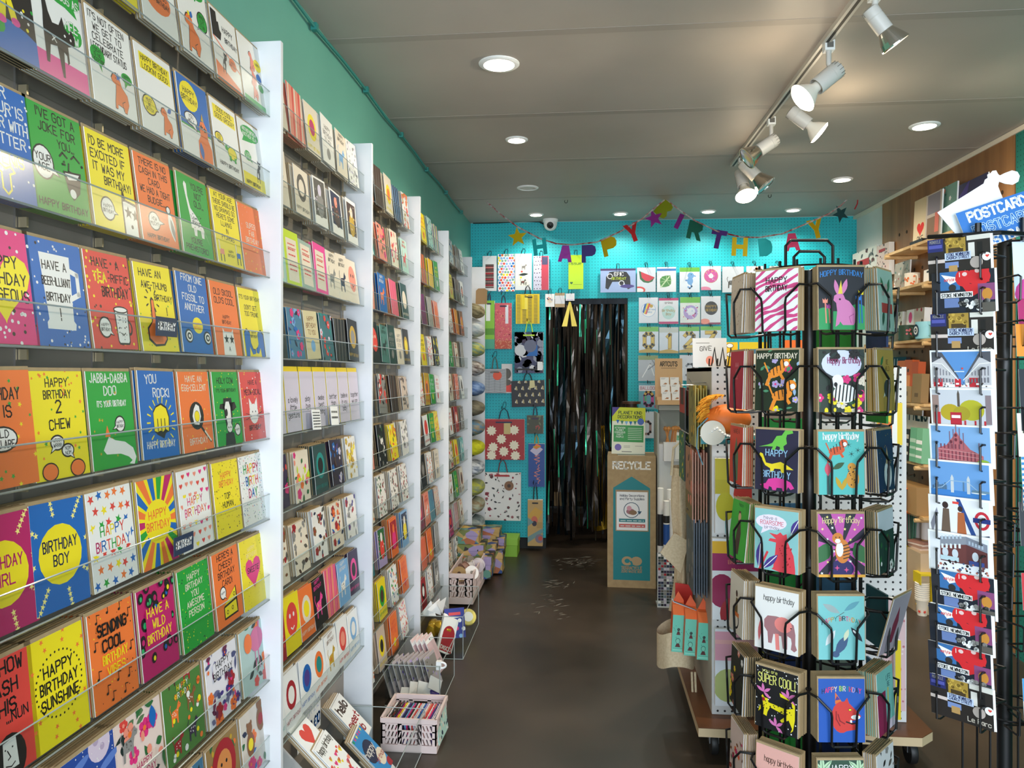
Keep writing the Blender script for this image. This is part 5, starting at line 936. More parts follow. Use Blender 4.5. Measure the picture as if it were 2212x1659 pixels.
pk(1469, 642, 1512, 701, 'e8efe6', lambda: [R(0, 1.1, 1, 1.4, '6cbf3a'), E(.52, .62, .36, .36, 'b9a0d8'), E(.55, .66, .2, .2, 'e6ecf2'), Dt(30, .03, ['W', 'u', 'p'], 3, .15, .25, .9, .95), R(0, 0, 1, .08, '8f2a4a')], 'balloon_pack', 'lilac ring balloon pack with green header', 'balloon pack', BL, film=True)
pk(1514, 640, 1556, 701, 'e9ebee', lambda: [E(.52, .85, .34, .36, '33302a'), T('HAPPY|BIRTHDAY', .52, .88, .13, 'z', fw=.55), R(0, 0, 1, .1, '8f2a4a'), E(.2, .16, .25, .14, 's')], 'balloon_pack', 'black and gold round balloon pack', 'balloon pack', BL, film=True)
for x0, x1, y0, y1, s, hd, lb in ((1380, 1422, 706, 762, '0', '6cbf3a', 'gold number zero balloon pack'), (1424, 1465, 707, 763, '1', 'c9cfc4', 'gold number one balloon pack'), (1467, 1510, 706, 762, '2', '6cbf3a', 'gold number two balloon pack'), (1513, 1557, 705, 761, '3', '6cbf3a', 'gold number three balloon pack beside the wire card stand')):
    pk(x0, y0, x1, y1, 'dfe8f0', lambda: [R(0, 1.1, 1, 1.4, hd), T(s, .5, .3, .68, 'a8842a', w=.3, jit=0), T(s, .49, .31, .68, 'e0bf3a', w=.2, jit=0), Q([(0, 0), (1, 0), (1, .1), (.5, .22), (0, .12)], 'c9a83a')], 'balloon_pack', lb, 'balloon pack', BL, film=True)
SF = foil('c9ccd0', 40)
pk(1379, 768, 1421, 823, 'c3c7cb', lambda: [R(0, 1.1, 1, 1.4, '8aa05a'), Ln('20 20 60 90 80 30', .05, 'W'), Ln('50 60 84 86 70 110', .06, '8f9498')], 'balloon_pack', 'silver foil balloon pack below the gold zero', 'balloon pack', BL, film=True)
pk(1468, 767, 1508, 822, 'dfe2e6', lambda: [T('2', .55, .3, .6, '8f9498', w=.2, jit=0)], 'balloon_pack', 'silver number two balloon pack behind the card display', 'balloon pack', BL, film=True)
pk(1380, 827, 1422, 884, '5fa8b4', lambda: [R(0, .95, 1, 1.25, 'e9e4e8'), T('BALLOON', .5, 1.03, .15, 'd0707a', jit=0), T('0', .5, .2, .62, 'c0408a', w=.26, jit=0), Ln('32 80 38 90 60 90 68 78', .12, 'e0a83a'), Ln('33 46 33 66', .1, '4fae6a'), E(.88, .15, .09, .09, 'm')], 'balloon_pack', 'blue pack lettered balloon with a rainbow zero', 'balloon pack', BL, film=True)
pk(1380, 889, 1416, 946, 'e0e6ea', lambda: [T('0', .45, .25, .75, 'b08a80', w=.2, jit=0)], 'balloon_pack', 'rose gold number zero balloon pack partly behind the poster', 'balloon pack', BL, film=True)
# dome camera
p = PY(1189, 478, YB-.12); t = empty('security_camera', p); tag(t, 'white dome security camera at the top of the pegboard', 'security camera')
MB().lathe([(.05, .06), (.068, .055), (.07, .03), (.068, .0), (.062, -.01)], 'W', 28).build('base', t, True)
MB().lathe([(.062, -.01), (.06, -.035), (.05, -.062), (.03, -.08), (.005, -.086)], 'ececea', 28).build('dome', t, True)
X = M.Translation((-.0, -.052, -.045)) @ M.Rotation(RAD(110), 4, 'X'); MB().lathe([(.03, -.006), (.03, .008), (.024, .012)], '1a1a1a', 20, X).build('lens_ring', t, True); MB().lathe([(.014, .012), (.01, .015)], mat('0a0a12', .05), 16, X).build('lens', t, True)
# fringe curtain of foil strips in the doorway
FK = noisy('black_foil', '0d0f12', '1b1f24', (20, 20, 5), .16, 3, .4, .7); FB = noisy('smoke_foil', '3d352f', '564c44', (20, 20, 4), .2, 3, .4, .6); FG = noisy('green_foil', '17a070', '5ff0c0', (20, 20, 6), .2, 2, .5, .5); FQ = noisy('petrol_foil', '14212a', '27404a', (20, 20, 4), .15, 3, .5, .8)
mb = MB(); rn = random.Random(8); n = 46; zt_ = dt-.03
for i in range(n):
    x = dl+.02+(dr-dl-.04)*(i+rn.uniform(-.3, .3))/n; w = .007 if i in (1, 3, 6, 10, 14, 19, 22, 23, 29, 37) else rn.uniform(.008, .019); zb_ = rn.uniform(.06, .3) if i > 12 else rn.uniform(.1, .3); m_ = rn.choice([FK, FB, FB, FB, FQ]); ph = rn.uniform(0, 6); tw = rn.uniform(.5, 2.2); yy = YB+.05+rn.uniform(-.02, .02)
    K = 26
    if i in (3, 8, 20, 26, 30, 43): m_ = FK
    b0 = len(mb.v)
    for j in range(K+1):
        z = zt_+(zb_-zt_)*j/K; a = ph+tw*j/K*3; dx = .012*sin(ph*3+j*.35)*(j/K)
        mb.v.append(V((x+dx-w*cos(a), yy-w*sin(a), z))); mb.v.append(V((x+dx+w*cos(a), yy+w*sin(a), z)))
    for j in range(K):
        q = b0+2*j; mb.f.append((q, q+1, q+3, q+2)); g = (i in (1, 3, 6, 10, 14, 19, 22, 23, 29, 37) and sin(j*.55+i*1.7) > .35); mb.m.append(mb.mi(FG if g else m_))
mb.box((dl, YB+.02, dt-.05), (dr, YB+.07, dt-.0), FK)
o = mb.build('foil_curtain'); tag(o, 'black and green foil fringe curtain hanging in the doorway', 'curtain')
# things seen through the fringe
p = PZ(1300, 1085, .0); mb = MB(); GO = foil('c79a1e', 14); mb.tube([(PY(1305, 1090, 7.5).x, 7.5, .12), (PY(1285, 1040, 7.5).x, 7.5, .4), (PY(1296, 960, 7.5).x, 7.5, .8), (PY(1310, 905, 7.5).x, 7.5, 1.05), (PY(1330, 900, 7.5).x, 7.5, 1.02)], .1, GO, 16)
tag(mb.build('foil_balloon', smooth=True), 'large gold foil balloon behind the fringe curtain', 'balloon')
t = empty('storage_rack', (PY(1240, 1100, 7.9).x, 7.9, 0)); tag(t, 'dim storage rack in the back room behind the fringe curtain', 'rack')
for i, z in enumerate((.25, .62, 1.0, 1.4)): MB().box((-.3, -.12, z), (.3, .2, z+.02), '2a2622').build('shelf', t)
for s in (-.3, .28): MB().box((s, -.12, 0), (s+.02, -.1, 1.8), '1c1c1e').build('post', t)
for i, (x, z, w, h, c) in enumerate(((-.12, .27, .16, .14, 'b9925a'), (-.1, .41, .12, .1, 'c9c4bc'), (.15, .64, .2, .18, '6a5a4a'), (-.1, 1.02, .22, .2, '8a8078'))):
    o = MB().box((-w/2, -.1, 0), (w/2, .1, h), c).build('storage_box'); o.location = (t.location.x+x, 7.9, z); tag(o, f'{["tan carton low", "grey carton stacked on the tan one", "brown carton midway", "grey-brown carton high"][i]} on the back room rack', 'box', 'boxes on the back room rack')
# ---- birthday bunting ----------------------------------------------------
DB = 6.15
LP = {'H': '0 0 24 0 24 38 60 38 60 0 84 0 84 100 60 100 60 62 24 62 24 100 0 100', 'A': '0 0 22 0 28 20 56 20 62 0 84 0 62 100 22 100', 'P': '0 0 24 0 24 36 60 36 78 46 84 68 78 90 60 100 0 100', 'Y': '30 0 54 0 54 44 84 100 58 100 42 66 26 100 0 100 30 44', 'B': '0 0 56 0 78 8 82 30 66 52 80 70 76 92 56 100 0 100', 'I': '0 0 30 0 30 100 0 100', 'R': '0 0 24 0 24 38 38 38 60 0 84 0 62 42 80 60 80 84 60 100 0 100', 'T': '28 0 54 0 54 74 82 74 82 100 0 100 0 74 28 74', 'D': '0 0 46 0 76 18 84 50 76 82 46 100 0 100', '*': None}
FC = {k: foil(v, 28) for k, v in dict(gold='d8b81a', teal='2fc0c8', purple='7a1f7a', violet='5a4a9a', red='b8242a', olive='8f9a1a', green='1f6a58', grape='4a2470', crim='9a2448', sea='2f5a60').items()}
sp = [(1052, 437), (1085, 466), (1118, 490), (1165, 515), (1200, 526), (1235, 529), (1290, 523), (1340, 500), (1385, 474), (1437, 430)], [(1437, 430), (1470, 455), (1500, 476), (1550, 500), (1600, 512), (1640, 513), (1690, 505), (1740, 484), (1790, 462), (1815, 445), (1847, 415)]
t = empty('birthday_banner', P(1437, 430, DB)); tag(t, 'foil letter bunting reading happy birthday strung across the ceiling', 'bunting'); L0 = t.location
mb = MB()
for s in sp: mb.tube([P(x, y, DB)-L0 for x, y in s], .006, noisy('ribbon', 'a8242a', 'c9d0d0', (30, 30, 30), .3, 2, m=.3), 5)
mb.tube([P(x, y, DB)-L0 for x, y in ((1847, 415), (1853, 428), (1852, 440), (1846, 452))], .005, 'R', 5)
mb.build('ribbon', t)
for ch, px, py, hpx, rot, c in (('*', 1118, 512, 40, .1, 'gold'), ('H', 1166, 533, 36, .12, 'teal'), ('A', 1221, 548, 36, -.06, 'purple'), ('P', 1272, 548, 38, .0, 'violet'), ('P', 1317, 532, 40, .22, 'gold'), ('Y', 1367, 502, 40, .35, 'red'), ('*', 1413, 472, 38, .3, 'purple'), ('B', 1434, 452, 36, -.75, 'olive'), ('I', 1467, 478, 34, -.45, 'purple'), ('R', 1502, 498, 40, -.22, 'green'), ('T', 1551, 517, 40, -.22, 'grape'), ('H', 1598, 533, 40, -.05, 'gold'), ('D', 1654, 534, 38, .1, 'teal'), ('A', 1711, 523, 38, .05, 'crim'), ('Y', 1763, 494, 42, .25, 'gold'), ('*', 1816, 462, 36, .5, 'sea')):
    sc = hpx/F*DB
    if ch == '*': q = [(x*.55, y*.55) for x, y in sr(0, 0, 1, 0)]
    else: v = [float(k) for k in LP[ch].split()]; mx = max(v[::2])/2; q = [((v[i]-mx)/100, (v[i+1]-50)/100) for i in range(0, len(v), 2)]
    # letters hang in a plane across the shop, swaying a little
    sw = math.sin(px*.7)*.25; ux = V((cos(sw), sin(sw), 0)); ca, sa = cos(rot), sin(rot)
    q = [(x*ca-y*sa, x*sa+y*ca) for x, y in q]
    mb = MB(); mb.prism([(x*sc, y*sc) for x, y in q], P(px, py, DB)-L0, ux, (0, 0, 1), V((-ux.y, ux.x, 0))*.003, FC[c]); mb.build('star' if ch == '*' else 'letter', t)
# ======================= recycling box and displays =======================
a, b = PZ(1312, 1268, 0), PZ(1417, 1272, 0); d_ = b-a; rzb = math.atan2(d_.y, d_.x); bw = d_.length; bh = P(1310, 985, (a-V((0, 0, 0))).dot(V((-ST, CT, 0)))).z
TQ = '11828a'
def rec():
    hh = bh/bw; T('RECYCLE', .5, hh-.26, .14, 'f1ece2', w=.24, fw=.76, jit=0)
    Q([(.12, .16), (.88, .16), (.88, hh-.66), (.5, hh-.42), (.12, hh-.66)], TQ); R(.17, hh-1.56, .85, hh-.7, 'a08560'); R(.19, hh-1.54, .83, hh-.74, 'f1f1f2')
    T('Holiday Decorations|and Party Supplies', .51, hh-.84, .045, '27364f', w=.16, jit=0, fw=.5); cy = hh-1.12
    E(.5, cy, .165, .165, '27506a'); E(.5, cy, .15, .15, 'f1f1f2'); E(.48, cy-.03, .09, .06, 'a8707a'); E(.53, cy-.05, .08, .05, '8a6a4a'); E(.45, cy+.04, .05, .05, 'dba0b0'); Q([(.62, cy-.02), (.71, cy-.02), (.665, cy-.09)], '27506a')
    R(.24, hh-1.37, .78, hh-1.3, '1f7f88'); R(.24, hh-1.48, .78, hh-1.41, 'd05a54'); Bars(.27, .75, (hh-1.35, hh-1.46), 'cfe0e0', .018)
    for s, x in ((1, .41), (-1, .6)): E(x, .56, .115, .095, 'b59a74'); E(x, .56, .055, .045, TQ if s > 0 else 'b59a74')
    Q([(.46, .6), (.52, .52), (.6, .47), (.6, .5), (.5, .62)], 'b59a74'); Q([(.49, .49), (.53, .5), (.5, .56), (.46, .56)], TQ); T('TERRACYCLE', .5, .385, .06, 'b59a74', w=.22, jit=0, fw=.42); T('ZERO WASTE BOX', .5, .32, .045, 'b59a74', w=.2, jit=0, fw=.42)
o = place('recycling_box', art_mesh(rec, KRAFT, bw, bh, bw*.95, KRAFT, 'recycling_box'), (a+b)/2+V((-sin(rzb), cos(rzb), 0))*bw*.95, (0, 0, rzb), 'tall brown cardboard recycling box with a teal house-shaped panel', 'recycling box')
mb = MB(); mb.box((-bw*.3, -bw*.6, bh), (bw*.3, -bw*.42, bh+.001), TQ); mb.build('slot', o)
mb = MB(); mb.box((-bw*.28, -bw*.8, bh), (bw*.28, -bw*.7, bh+.0008), 'e8e2d4'); mb.build('top_print', o)
RB = o
# poster on top of the box
dB = (RB.location).dot(V((-ST, CT, 0)))
def poster():
    R(0, .98, 1, 1.4, 'c9d22a'); Q([(0, 1.12), (0, 1.4), (.22, 1.4)], 'v'); T('PLANET KIND|DECORATIONS', .54, 1.2, .085, '2f4a2a', w=.2, jit=0, fw=.74)
    for i in range(6): x = .12+i*.13; Q([(x, 1.02-.04*sin(i*.6)), (x+.1, 1.02-.04*sin(i*.6)), (x+.05, .9-.04*sin(i*.6))], ['b', '3f7f6a', 'u'][i % 3])
    E(.86, .98, .1, .1, '4a6ab8'); R(.05, .36, .95, .86, '3f9a52'); T('ATTENTION|PLANET|CONSCIOUS|PARTY|PEOPLE', .24, .76, .045, 'W', al=0, jit=0, fw=.32)
    for i in range(7): R(.48, .44+i*.055, .9, .455+i*.055, 'd8e8d8')
    E(.19, .2, .1, .1, '7a6ab8'); R(.36, .24, .55, .25, 'e'); R(.36, .2, .55, .21, 'e'); R(.7, .24, .92, .25, 'e'); R(.3, .06, .6, .085, 'e')
pw = 72/F*(dB-.2); p = P(1357, 967, dB-.2); me = art_mesh(poster, 'e9ead6', pw, pw*1.4, .003, name='poster')
o = place('poster', me, (p.x, p.y, bh+.002), (-.1, .03, TH), 'green and cream poster about party decorations on the brown box', 'poster')
mb = MB(); mb.poly([(-.05, .0, .0), (.05, .0, 0), (0, .09, .0)], KRAFT); mb.poly([(-.03, 0, 0), (.03, 0, 0), (.03, .0, .2), (-.03, .0, .2)], KRAFT); mb.build('strut', o)
p = P(1364, 862, dB-.07); mb = MB(); X = M.Translation((p.x, p.y, bh+.001)); hj = p.z-bh-.02
mb.lathe([(.05, 0), (.06, .01), (.06, hj*.8), (.045, hj*.92), (.045, hj*.95), (.072, hj*.955), (.072, hj)], mat('3a2418', .2), 24, X, ms=['2a1c14', '3a2418', '3a2418', '3a2418', '4a2a18', '4a2a18']); tag(mb.build('brown_jar', smooth=True), 'brown glass jar with flat lid on the recycling box behind the poster', 'jar')
# white card floor stand and what is on it
dS = 5.72; a, b = P(1424, 1010, dS), P(1492, 1010, dS); x0, x1, yS = a.x, b.x, b.y
t = empty('display_stand', ((x0+x1)/2, yS+.15, 0)); tag(t, 'white cardboard floor display stand beside the recycling box', 'display stand'); L = t.location
zt1 = P(1440, 872, dS).z; GY = mat('aeb0aa', .6); WB = mat('e3e4e4', .5)
mb = MB(); mb.box(V((x0, yS, 0))-L, V((x1, yS+.3, P(1440, 960, dS).z))-L, WB); mb.build('body', t)
mb = MB(); mb.box(V((x0-.012, yS-.01, 0))-L, V((x0, yS+.3, P(1440, 893, dS).z))-L, GY); mb.build('side_wing', t)
mb = MB(); mb.box(V((x0+.02, yS+.2, P(1440, 960, dS).z))-L, V((x1, yS+.3, P(1440, 880, dS).z))-L, GY); mb.build('back_panel', t)
mb = MB(); mb.box(V((x0, yS, P(1440, 886, dS).z))-L, V((x1, yS+.3, P(1440, 876, dS).z))-L, GY); mb.build('top_shelf', t)
mb = MB(); za, zb_ = P(1440, 995, dS).z, P(1440, 955, dS).z; mb.box(V((x0+.03, yS-.06, za))-L, V((x1-.03, yS-.001, zb_))-L, 'e9e9ea'); mb.build('front_pocket', t)
rn = random.Random(2)
for i in range(6):
    mb = MB(); X = M.Translation((x0+.06+.018*i, yS+.06, P(1440, 958, dS).z+.002)) @ Euler((-.2, rn.uniform(-.3, .3), rn.uniform(-.3, .3))).to_matrix().to_4x4(); mb.box((-.006, -.003, 0), (.006, .003, .09), ['b8763a', 'c98a4a', 'a5642e'][i % 3], X=X); mb.lathe([(.004, .085), (.016, .1), (.016, .115), (.004, .125)], 'c98a4a', 8, X); tag(mb.build('wooden_brush'), 'small orange-brown wooden item in the bin of the white floor stand', 'wooden item', 'wooden items in the white stand')
def fork(): R(0, 1.9, 1, 2.4, '7fc0a0'); T('Wooden|fork', .5, 2.18, .16, 'G', jit=0); R(.45, .5, .55, 1.2, 'q'); [R(.3+.12*i, 1.3, .36+.12*i, 1.75, 'A') for i in range(4)]; R(.3, 1.22, .72, 1.36, 'A'); E(.5, .4, .14, .18, 'A'); E(.5, .4, .1, .14, 'W')
p = P(1469, 992, dS-.1); pw = 21/F*dS; place('fork_pack', art_mesh(fork, 'e9e9e6', pw, pw*2.7, .006, name='fork_pack'), (p.x, p.y, p.z), (0, .06, TH), 'white pack with a black fork picture hanging on the white floor stand', 'pack')
def artc(): T('ARTCUTS', .5, 1.42, .16, '3a3028', w=.18, jit=0, fw=.62); R(.22, 1.34, .78, 1.355, '3a3028')
p = P(1448, 876, dS-.02); pw = 60/F*dS; t2 = place('counter_display', art_mesh(artc, 'd2aa7c', pw, pw*1.7, .004, 'c39a6c', 'counter_display'), (p.x, p.y+.1, P(1440, 876, dS).z+.001), (-.05, 0, TH), 'tan counter display holding small white cards', 'display')
mb = MB(); mb.box((-pw/2, -.1, 0), (pw/2, -.004, .035), 'd2aa7c'); mb.box((-pw/2, -.07, .035), (pw/2, -.004, .06), 'd2aa7c'); mb.build('tray', t2)
for r in range(3):
    for c in range(2):
        me = art_mesh(lambda: [R(.1, .9, .6, .93, 'e'), R(.1, .8, .5, .83, 'e'), Q([(.3, .2), (.7, .2), (.8, .35), (.55, .4), (.45, .3)], 'b07a52')], 'f0efee', .066, .068, .002, name='pin_card')
        X = t2.matrix_basis; place('pin_card', me, X @ V((-.036+.075*c, -.085+.03*r, .03+.055*r)), (-.1, 0, TH), f'small white card with a brown cut-out, {["bottom","middle","top"][r]} row {["left","right"][c]} in the tan counter display', 'card', 'small white cards in the tan display')
# acrylic sheet and black box behind the display
p = P(1451, 876, dS+.12); mb = MB(); mb.box((-.085, 0, 0), (.085, .004, .28), clear('frosted_sheet', (.9, .95, .95, 1), .2, .3)); o = mb.build('acrylic_sheet'); o.location = (p.x, p.y, P(1440, 876, dS).z); tag(o, 'frosted clear sheet standing behind the tan counter display', 'sheet')
# poster tubes in a patterned clear box
dT = H*F/(1312-HY); a, b = P(1420, 1312, dT), P(1464, 1312, dT); t = empty('tube_box', ((a.x+b.x)/2, a.y+.07, 0)); tag(t, 'clear box printed with small photographs holding white poster tubes', 'box'); L = t.location
me = art_mesh(lambda: [[R(.04+.137*i, .04+.137*j, .16+.137*i, .15+.137*j, random.Random(i*31+j).choice(['k', 'e', 'W', 'q', 'R', 'A', '6a7a8a', 'C', 'd', 'B'])) for i in range(7)] and None for j in range(20)], 'cfd2d4', b.x-a.x, P(1440, 1195, dT).z, .002, name='printed_front')
o = bpy.data.objects.new('printed_front', me); COL.objects.link(o); o.parent = t; o.location = (0, -.068, .004)
mb = MB(); hw = (b.x-a.x)/2; mb.box((-hw, -.07, 0), (hw, .07, .006), 'W'); mb.box((-hw, -.067, .006), (-hw+.004, .07, L.z+.35), ACR); mb.box((hw-.004, -.067, .006), (hw, .07, .35), ACR); mb.build('walls', t)
for i, (dx, dy, hz, lb) in enumerate(((-.04, .02, .80, 'at the back left'), (-.005, -.035, .72, 'at the front with a photo band'), (.035, -.03, .73, 'at the front right with grey lettering'), (.025, .03, .79, 'at the back right'))):
    mb = MB(); r = .021; mb.lathe([(r, 0), (r, hz), (r*.9, hz+.002)], 'ecebe8', 18); X = None
    bd = [('2a2a2c', .4, .62), ('1f4f9a', .42, .56), None, None][i]
    if bd: mb.lathe([(r+.0006, bd[1]), (r+.0006, bd[2])], bd[0], 18, cap=False)
    if i == 1: mb.lathe([(r+.0007, .57), (r+.0007, .62)], 'k', 18, cap=False); mb.lathe([(r+.0007, .36), (r+.0007, .4)], 'x', 18, cap=False)
    o = mb.build('poster_tube', smooth=True); o.location = (L.x+dx, L.y+dy, .008); tag(o, 'white poster tube '+lb+' of the printed clear box', 'poster tube', 'white poster tubes')
# ======================= white pegboard trolley ===========================
dF = H*F/(1618-HY); tl = P(1538, 1600, dF); tx0 = tl.x; ty0 = tl.y; tx1 = PY(1958, 1500, ty0).x; tH = PY(1545, 793, ty0).z; ty1 = ty0+.85; zb0 = .15
TRO = empty('pegboard_trolley', ((tx0+tx1)/2, (ty0+ty1)/2, 0)); tag(TRO, 'white pegboard display trolley on castors behind the wire card stand', 'trolley'); L = TRO.location
WPEG = pegmat('white_pegboard', 'dcdcdc', '1c1c1e', .03, .16); WPEG2 = pegmat('white_pegboard_side', 'dcdcdc', '5a5a5c', .03, .12, ('Y', 'Z'))
for nm, lo, hi, m_ in (('front_panel', (tx0, ty0, zb0), (tx1, ty0+.018, tH), WPEG), ('back_panel', (tx0, ty1-.018, zb0), (tx1, ty1, tH), WPEG), ('side_panel', (tx0, ty0+.018, zb0), (tx0+.018, ty1-.018, tH), mat('b5b0a2', .6)), ('side_panel', (tx1-.018, ty0+.018, zb0), (tx1, ty1-.018, tH), WPEG2), ('top_board', (tx0, ty0+.018, tH-.018), (tx1, ty1-.018, tH-.001), mat('5a3c26', .5))):
    MB().box(V(lo)-L, V(hi)-L, m_).build(nm, TRO)
mb = MB(); q = [(tx0-.075, ty0-.13), (tx1+.01, ty0-.13), (tx1+.075, ty0-.07), (tx1+.075, ty1+.13), (tx0-.075, ty1+.13)]
mb.prism(q, V((0, 0, zb0-.04))-L, (1, 0, 0), (0, 1, 0), (0, 0, .035), 'd6bd96'); mb.prism(q, V((0, 0, zb0-.0045))-L, (1, 0, 0), (0, 1, 0), (0, 0, .003), mat('6a3f22', .4)); mb.build('base_board', TRO)
for x in (tx0+.0, tx1-.0):
    for y in (ty0-.04, ty1+.04):
        c = empty('castor'); c.parent = TRO; c.location = V((x, y, 0))-L
        mb = MB(); mb.box((-.03, -.03, .1), (.03, .03, .11), STEEL); mb.box((-.02, -.018, .05), (-.016, .018, .1), STEEL); mb.box((.016, -.018, .05), (.02, .018, .1), STEEL); mb.build('bracket', c)
        MB().lathe([(.01, -.014), (.048, -.014), (.05, -.01), (.05, .01), (.048, .014), (.01, .014)], '1c1c1c', 20, M.Translation((0, 0, .051)) @ M.Rotation(pi/2, 4, 'Y')).build('wheel', c, True)
# bags hanging in rows from the left side of the trolley
def sidebags(n, py0, py1, pxa, y, ln, c1, c2, nm, lbl, grp, fn=None, sp=None):
    """edge-on bags in a row on a hook; y nearest edge, ln depth, pxa the leftmost px"""
    a = PY(pxa, py1, y); top = PY(pxa, py0, y).z; x0 = a.x; sp = sp or (tx0-.008-x0)/n; h = top-a.z
    for i in range(n):
        me = art_mesh(fn, c1, ln, h, .006, c2, nm); place(nm, me, (x0+.008+sp*i, y+ln/2, a.z-.012*((i*3) % 2)), (0, 0, -pi/2), lbl.replace('#', (ORD[i]+' from the aisle')), 'hanging bag' if nm == 'gift_bag' else 'hanging item', grp)
    mb = MB(); mb.tube([(tx0, y+ln*.5, top+.012), (x0-.0, y+ln*.5, top+.012), (x0-.012, y+ln*.5, top+.03)], .0028, STEEL, 6); tag(mb.build('peg_hook'), 'chrome prong holding the '+grp, 'hook', 'chrome prongs on the trolley side')
sidebags(3, 838, 930, 1478, ty0+.32, .2, 'a8352a', '3a3a38', 'notebook', 'dark and red slim book hanging on the trolley side, #', 'slim red books on the trolley side', lambda: [R(0, 0, 1, .4, 'd'), R(.2, .6, .8, 1.1, 'x')], .017)
sidebags(5, 833, 965, 1500, ty0+.06, .2, '8a8040', 'a89c4a', 'gift_bag', 'olive gift bag hanging edge-on on the trolley side, #', 'olive gift bags on the trolley side', lambda: flora(12, ['5a5a2a', 'A'], ['z'], 3))
sidebags(2, 935, 1040, 1477, ty0+.3, .2, '2f6a48', '2c2c2c', 'notebook', 'dark green slim book below the red ones, #', 'green slim books on the trolley side', lambda: Dt(30, .04, ['y', 'e'], 3), .022)
sidebags(6, 972, 1124, 1494, ty0+.05, .22, 'a87858', 'a2735c', 'gift_bag', 'tan and rose gift bag hanging edge-on on the trolley side, #', 'tan gift bags on the trolley side', lambda: [R(0, 0, 1, .5, '7a6a3a'), flora(10, ['x', 'n'], ['s'], 3)])
sidebags(6, 1122, 1285, 1497, ty0+.05, .24, '5a6668', '454f5a', 'gift_bag', 'grey-blue gift bag hanging edge-on on the trolley side, #', 'grey-blue gift bags on the trolley side', lambda: flora(14, ['A', '7a8a88'], ['e'], 3))
# canvas totes and carton boxes
TOTE = noisy('cotton_canvas', 'cfbb98', 'ddcbaa', (90, 90, 90), .9, 3, .2)
yT = ty0+.62; a = PY(1437, 1320, yT)
t = empty('tote_bag', (tx0-.05, yT, a.z)); tag(t, 'cream canvas tote bags bunched on the far part of the trolley side', 'tote bag')
def tb(u, v): z = .0+.9*v; s = .06-.02*v; ang = 2*pi*u; return (-.01+s*(1+.18*sin(5*ang+3*v)+.1*sin(9*ang))*cos(ang)*(.75+.3*sin(3+6*v)), (.09)*sin(ang)*(1+.12*sin(4*ang+4*v)), z*.82)
MB().grid(tb, 48, 14, TOTE).build('bag_body', t, True)
mb = MB(); mb.prism([(0, 0), (-.1, .1), (-.03, .2), (.04, .16)], (-.02, -.1, .22), (1, 0, 0), (0, 0, 1), (0, .01, 0), TOTE); mb.build('folded_corner', t)
mb = MB(); mb.tube([(-.06, -.05, .7), (-.05, -.06, .84), (-.0, -.04, .88), (.03, -.03, .72)], .007, TOTE, 5); mb.build('handle', t)
mb = MB(); mb.prism([(0, 0), (.09, -.02), (.08, .12), (0, .13)], (-.05, -.13, .05), (1, 0, 0), (0, 0, 1), (0, .008, 0), 'd8322a'); o = mb.build('red_box'); o.location = t.location; tag(o, 'bright red carton edge between the totes and the orange-topped boxes', 'carton')
t = empty('tote_bag', (tx0-.095, ty0+.33, .24)); tag(t, 'canvas bag bottom showing under the orange-topped boxes', 'tote bag'); MB().grid(lambda u, v: (.085*cos(2*pi*u)*(1+.1*sin(6*pi*u))-.02, .1*sin(2*pi*u), .16*v-.02*cos(4*pi*u)), 32, 6, TOTE).build('bag_body', t, True)
mb = MB(); mb.tube([(.04, -.1, .0), (.045, -.1, -.12)], .005, TOTE, 5); mb.tube([(.055, -.1, .0), (.06, -.1, -.13)], .005, TOTE, 5); mb.build('strap', t)
def mint():
    E(.5, .95, .2, .24, '3f7f72'); E(.5, .93, .15, .19, '7fd0b8'); Q([(.28, .42), (.72, .42), (.62, .72), (.4, .72)], '5a2a2a'); E(.52, 1.9, .12, .13, '2a2a2a'); Q([(.35, 1.45), (.68, 1.45), (.6, 1.75), (.44, 1.75)], '5a2a2a'); Dt(10, .03, ['3f7f72'], 3, .1, 1.2, .9, 2.2); R(.1, .3, .9, .32, '3f7f72'); R(.1, .12, .9, .24, '8fdcc6')
for i, (px, py0, py1) in enumerate(((1463, 1329, 1408), (1490, 1338, 1416), (1518, 1346, 1425))):
    yb = ty0+.22-.055*i; a, b = PY(px-13, py1, yb), PY(px+13, py0, yb); w = b.x-a.x; h = b.z-a.z
    o = place('mint_box', art_mesh(mint, '6fcfb6', w, h, .07, 'e8632f', 'mint_box'), ((a.x+b.x)/2, yb+.07, a.z), (0, .05, 0), f'teal carton with orange top and cartoon faces, {["left", "middle", "right"][i]} of three on the trolley side', 'carton', 'orange-topped teal cartons')
    mb = MB(); mb.prism([(-w/2, h), (w/2, h), (w/2, h+.05), (0, h+.09), (-w/2+.0, h+.03)], (0, .0, 0), (1, 0, 0), (0, 0, 1), (0, .004, 0), 'e8632f'); mb.hexa([(-w/2, -.07, h), (w/2, -.07, h), (w/2, 0, h), (-w/2, 0, h)], [(-w/2, -.03, h+.035), (w/2, -.03, h+.035), (w/2, 0, h+.04), (-w/2, 0, h+.04)], 'f07a42'); mb.build('gabled_top', o)
mb = MB(); y = ty0+.2; z = PY(1480, 1310, y).z
for s in (0, .012): mb.tube([(tx0, y+s, z-.03), (PY(1455, 1305, y).x, y+s, z+.02), (PY(1452, 1300, y).x, y+s, z+.035)], .0025, STEEL, 5)
tag(mb.build('peg_hook'), 'chrome prong pair above the orange-topped boxes', 'hook', 'chrome prongs on the trolley side')
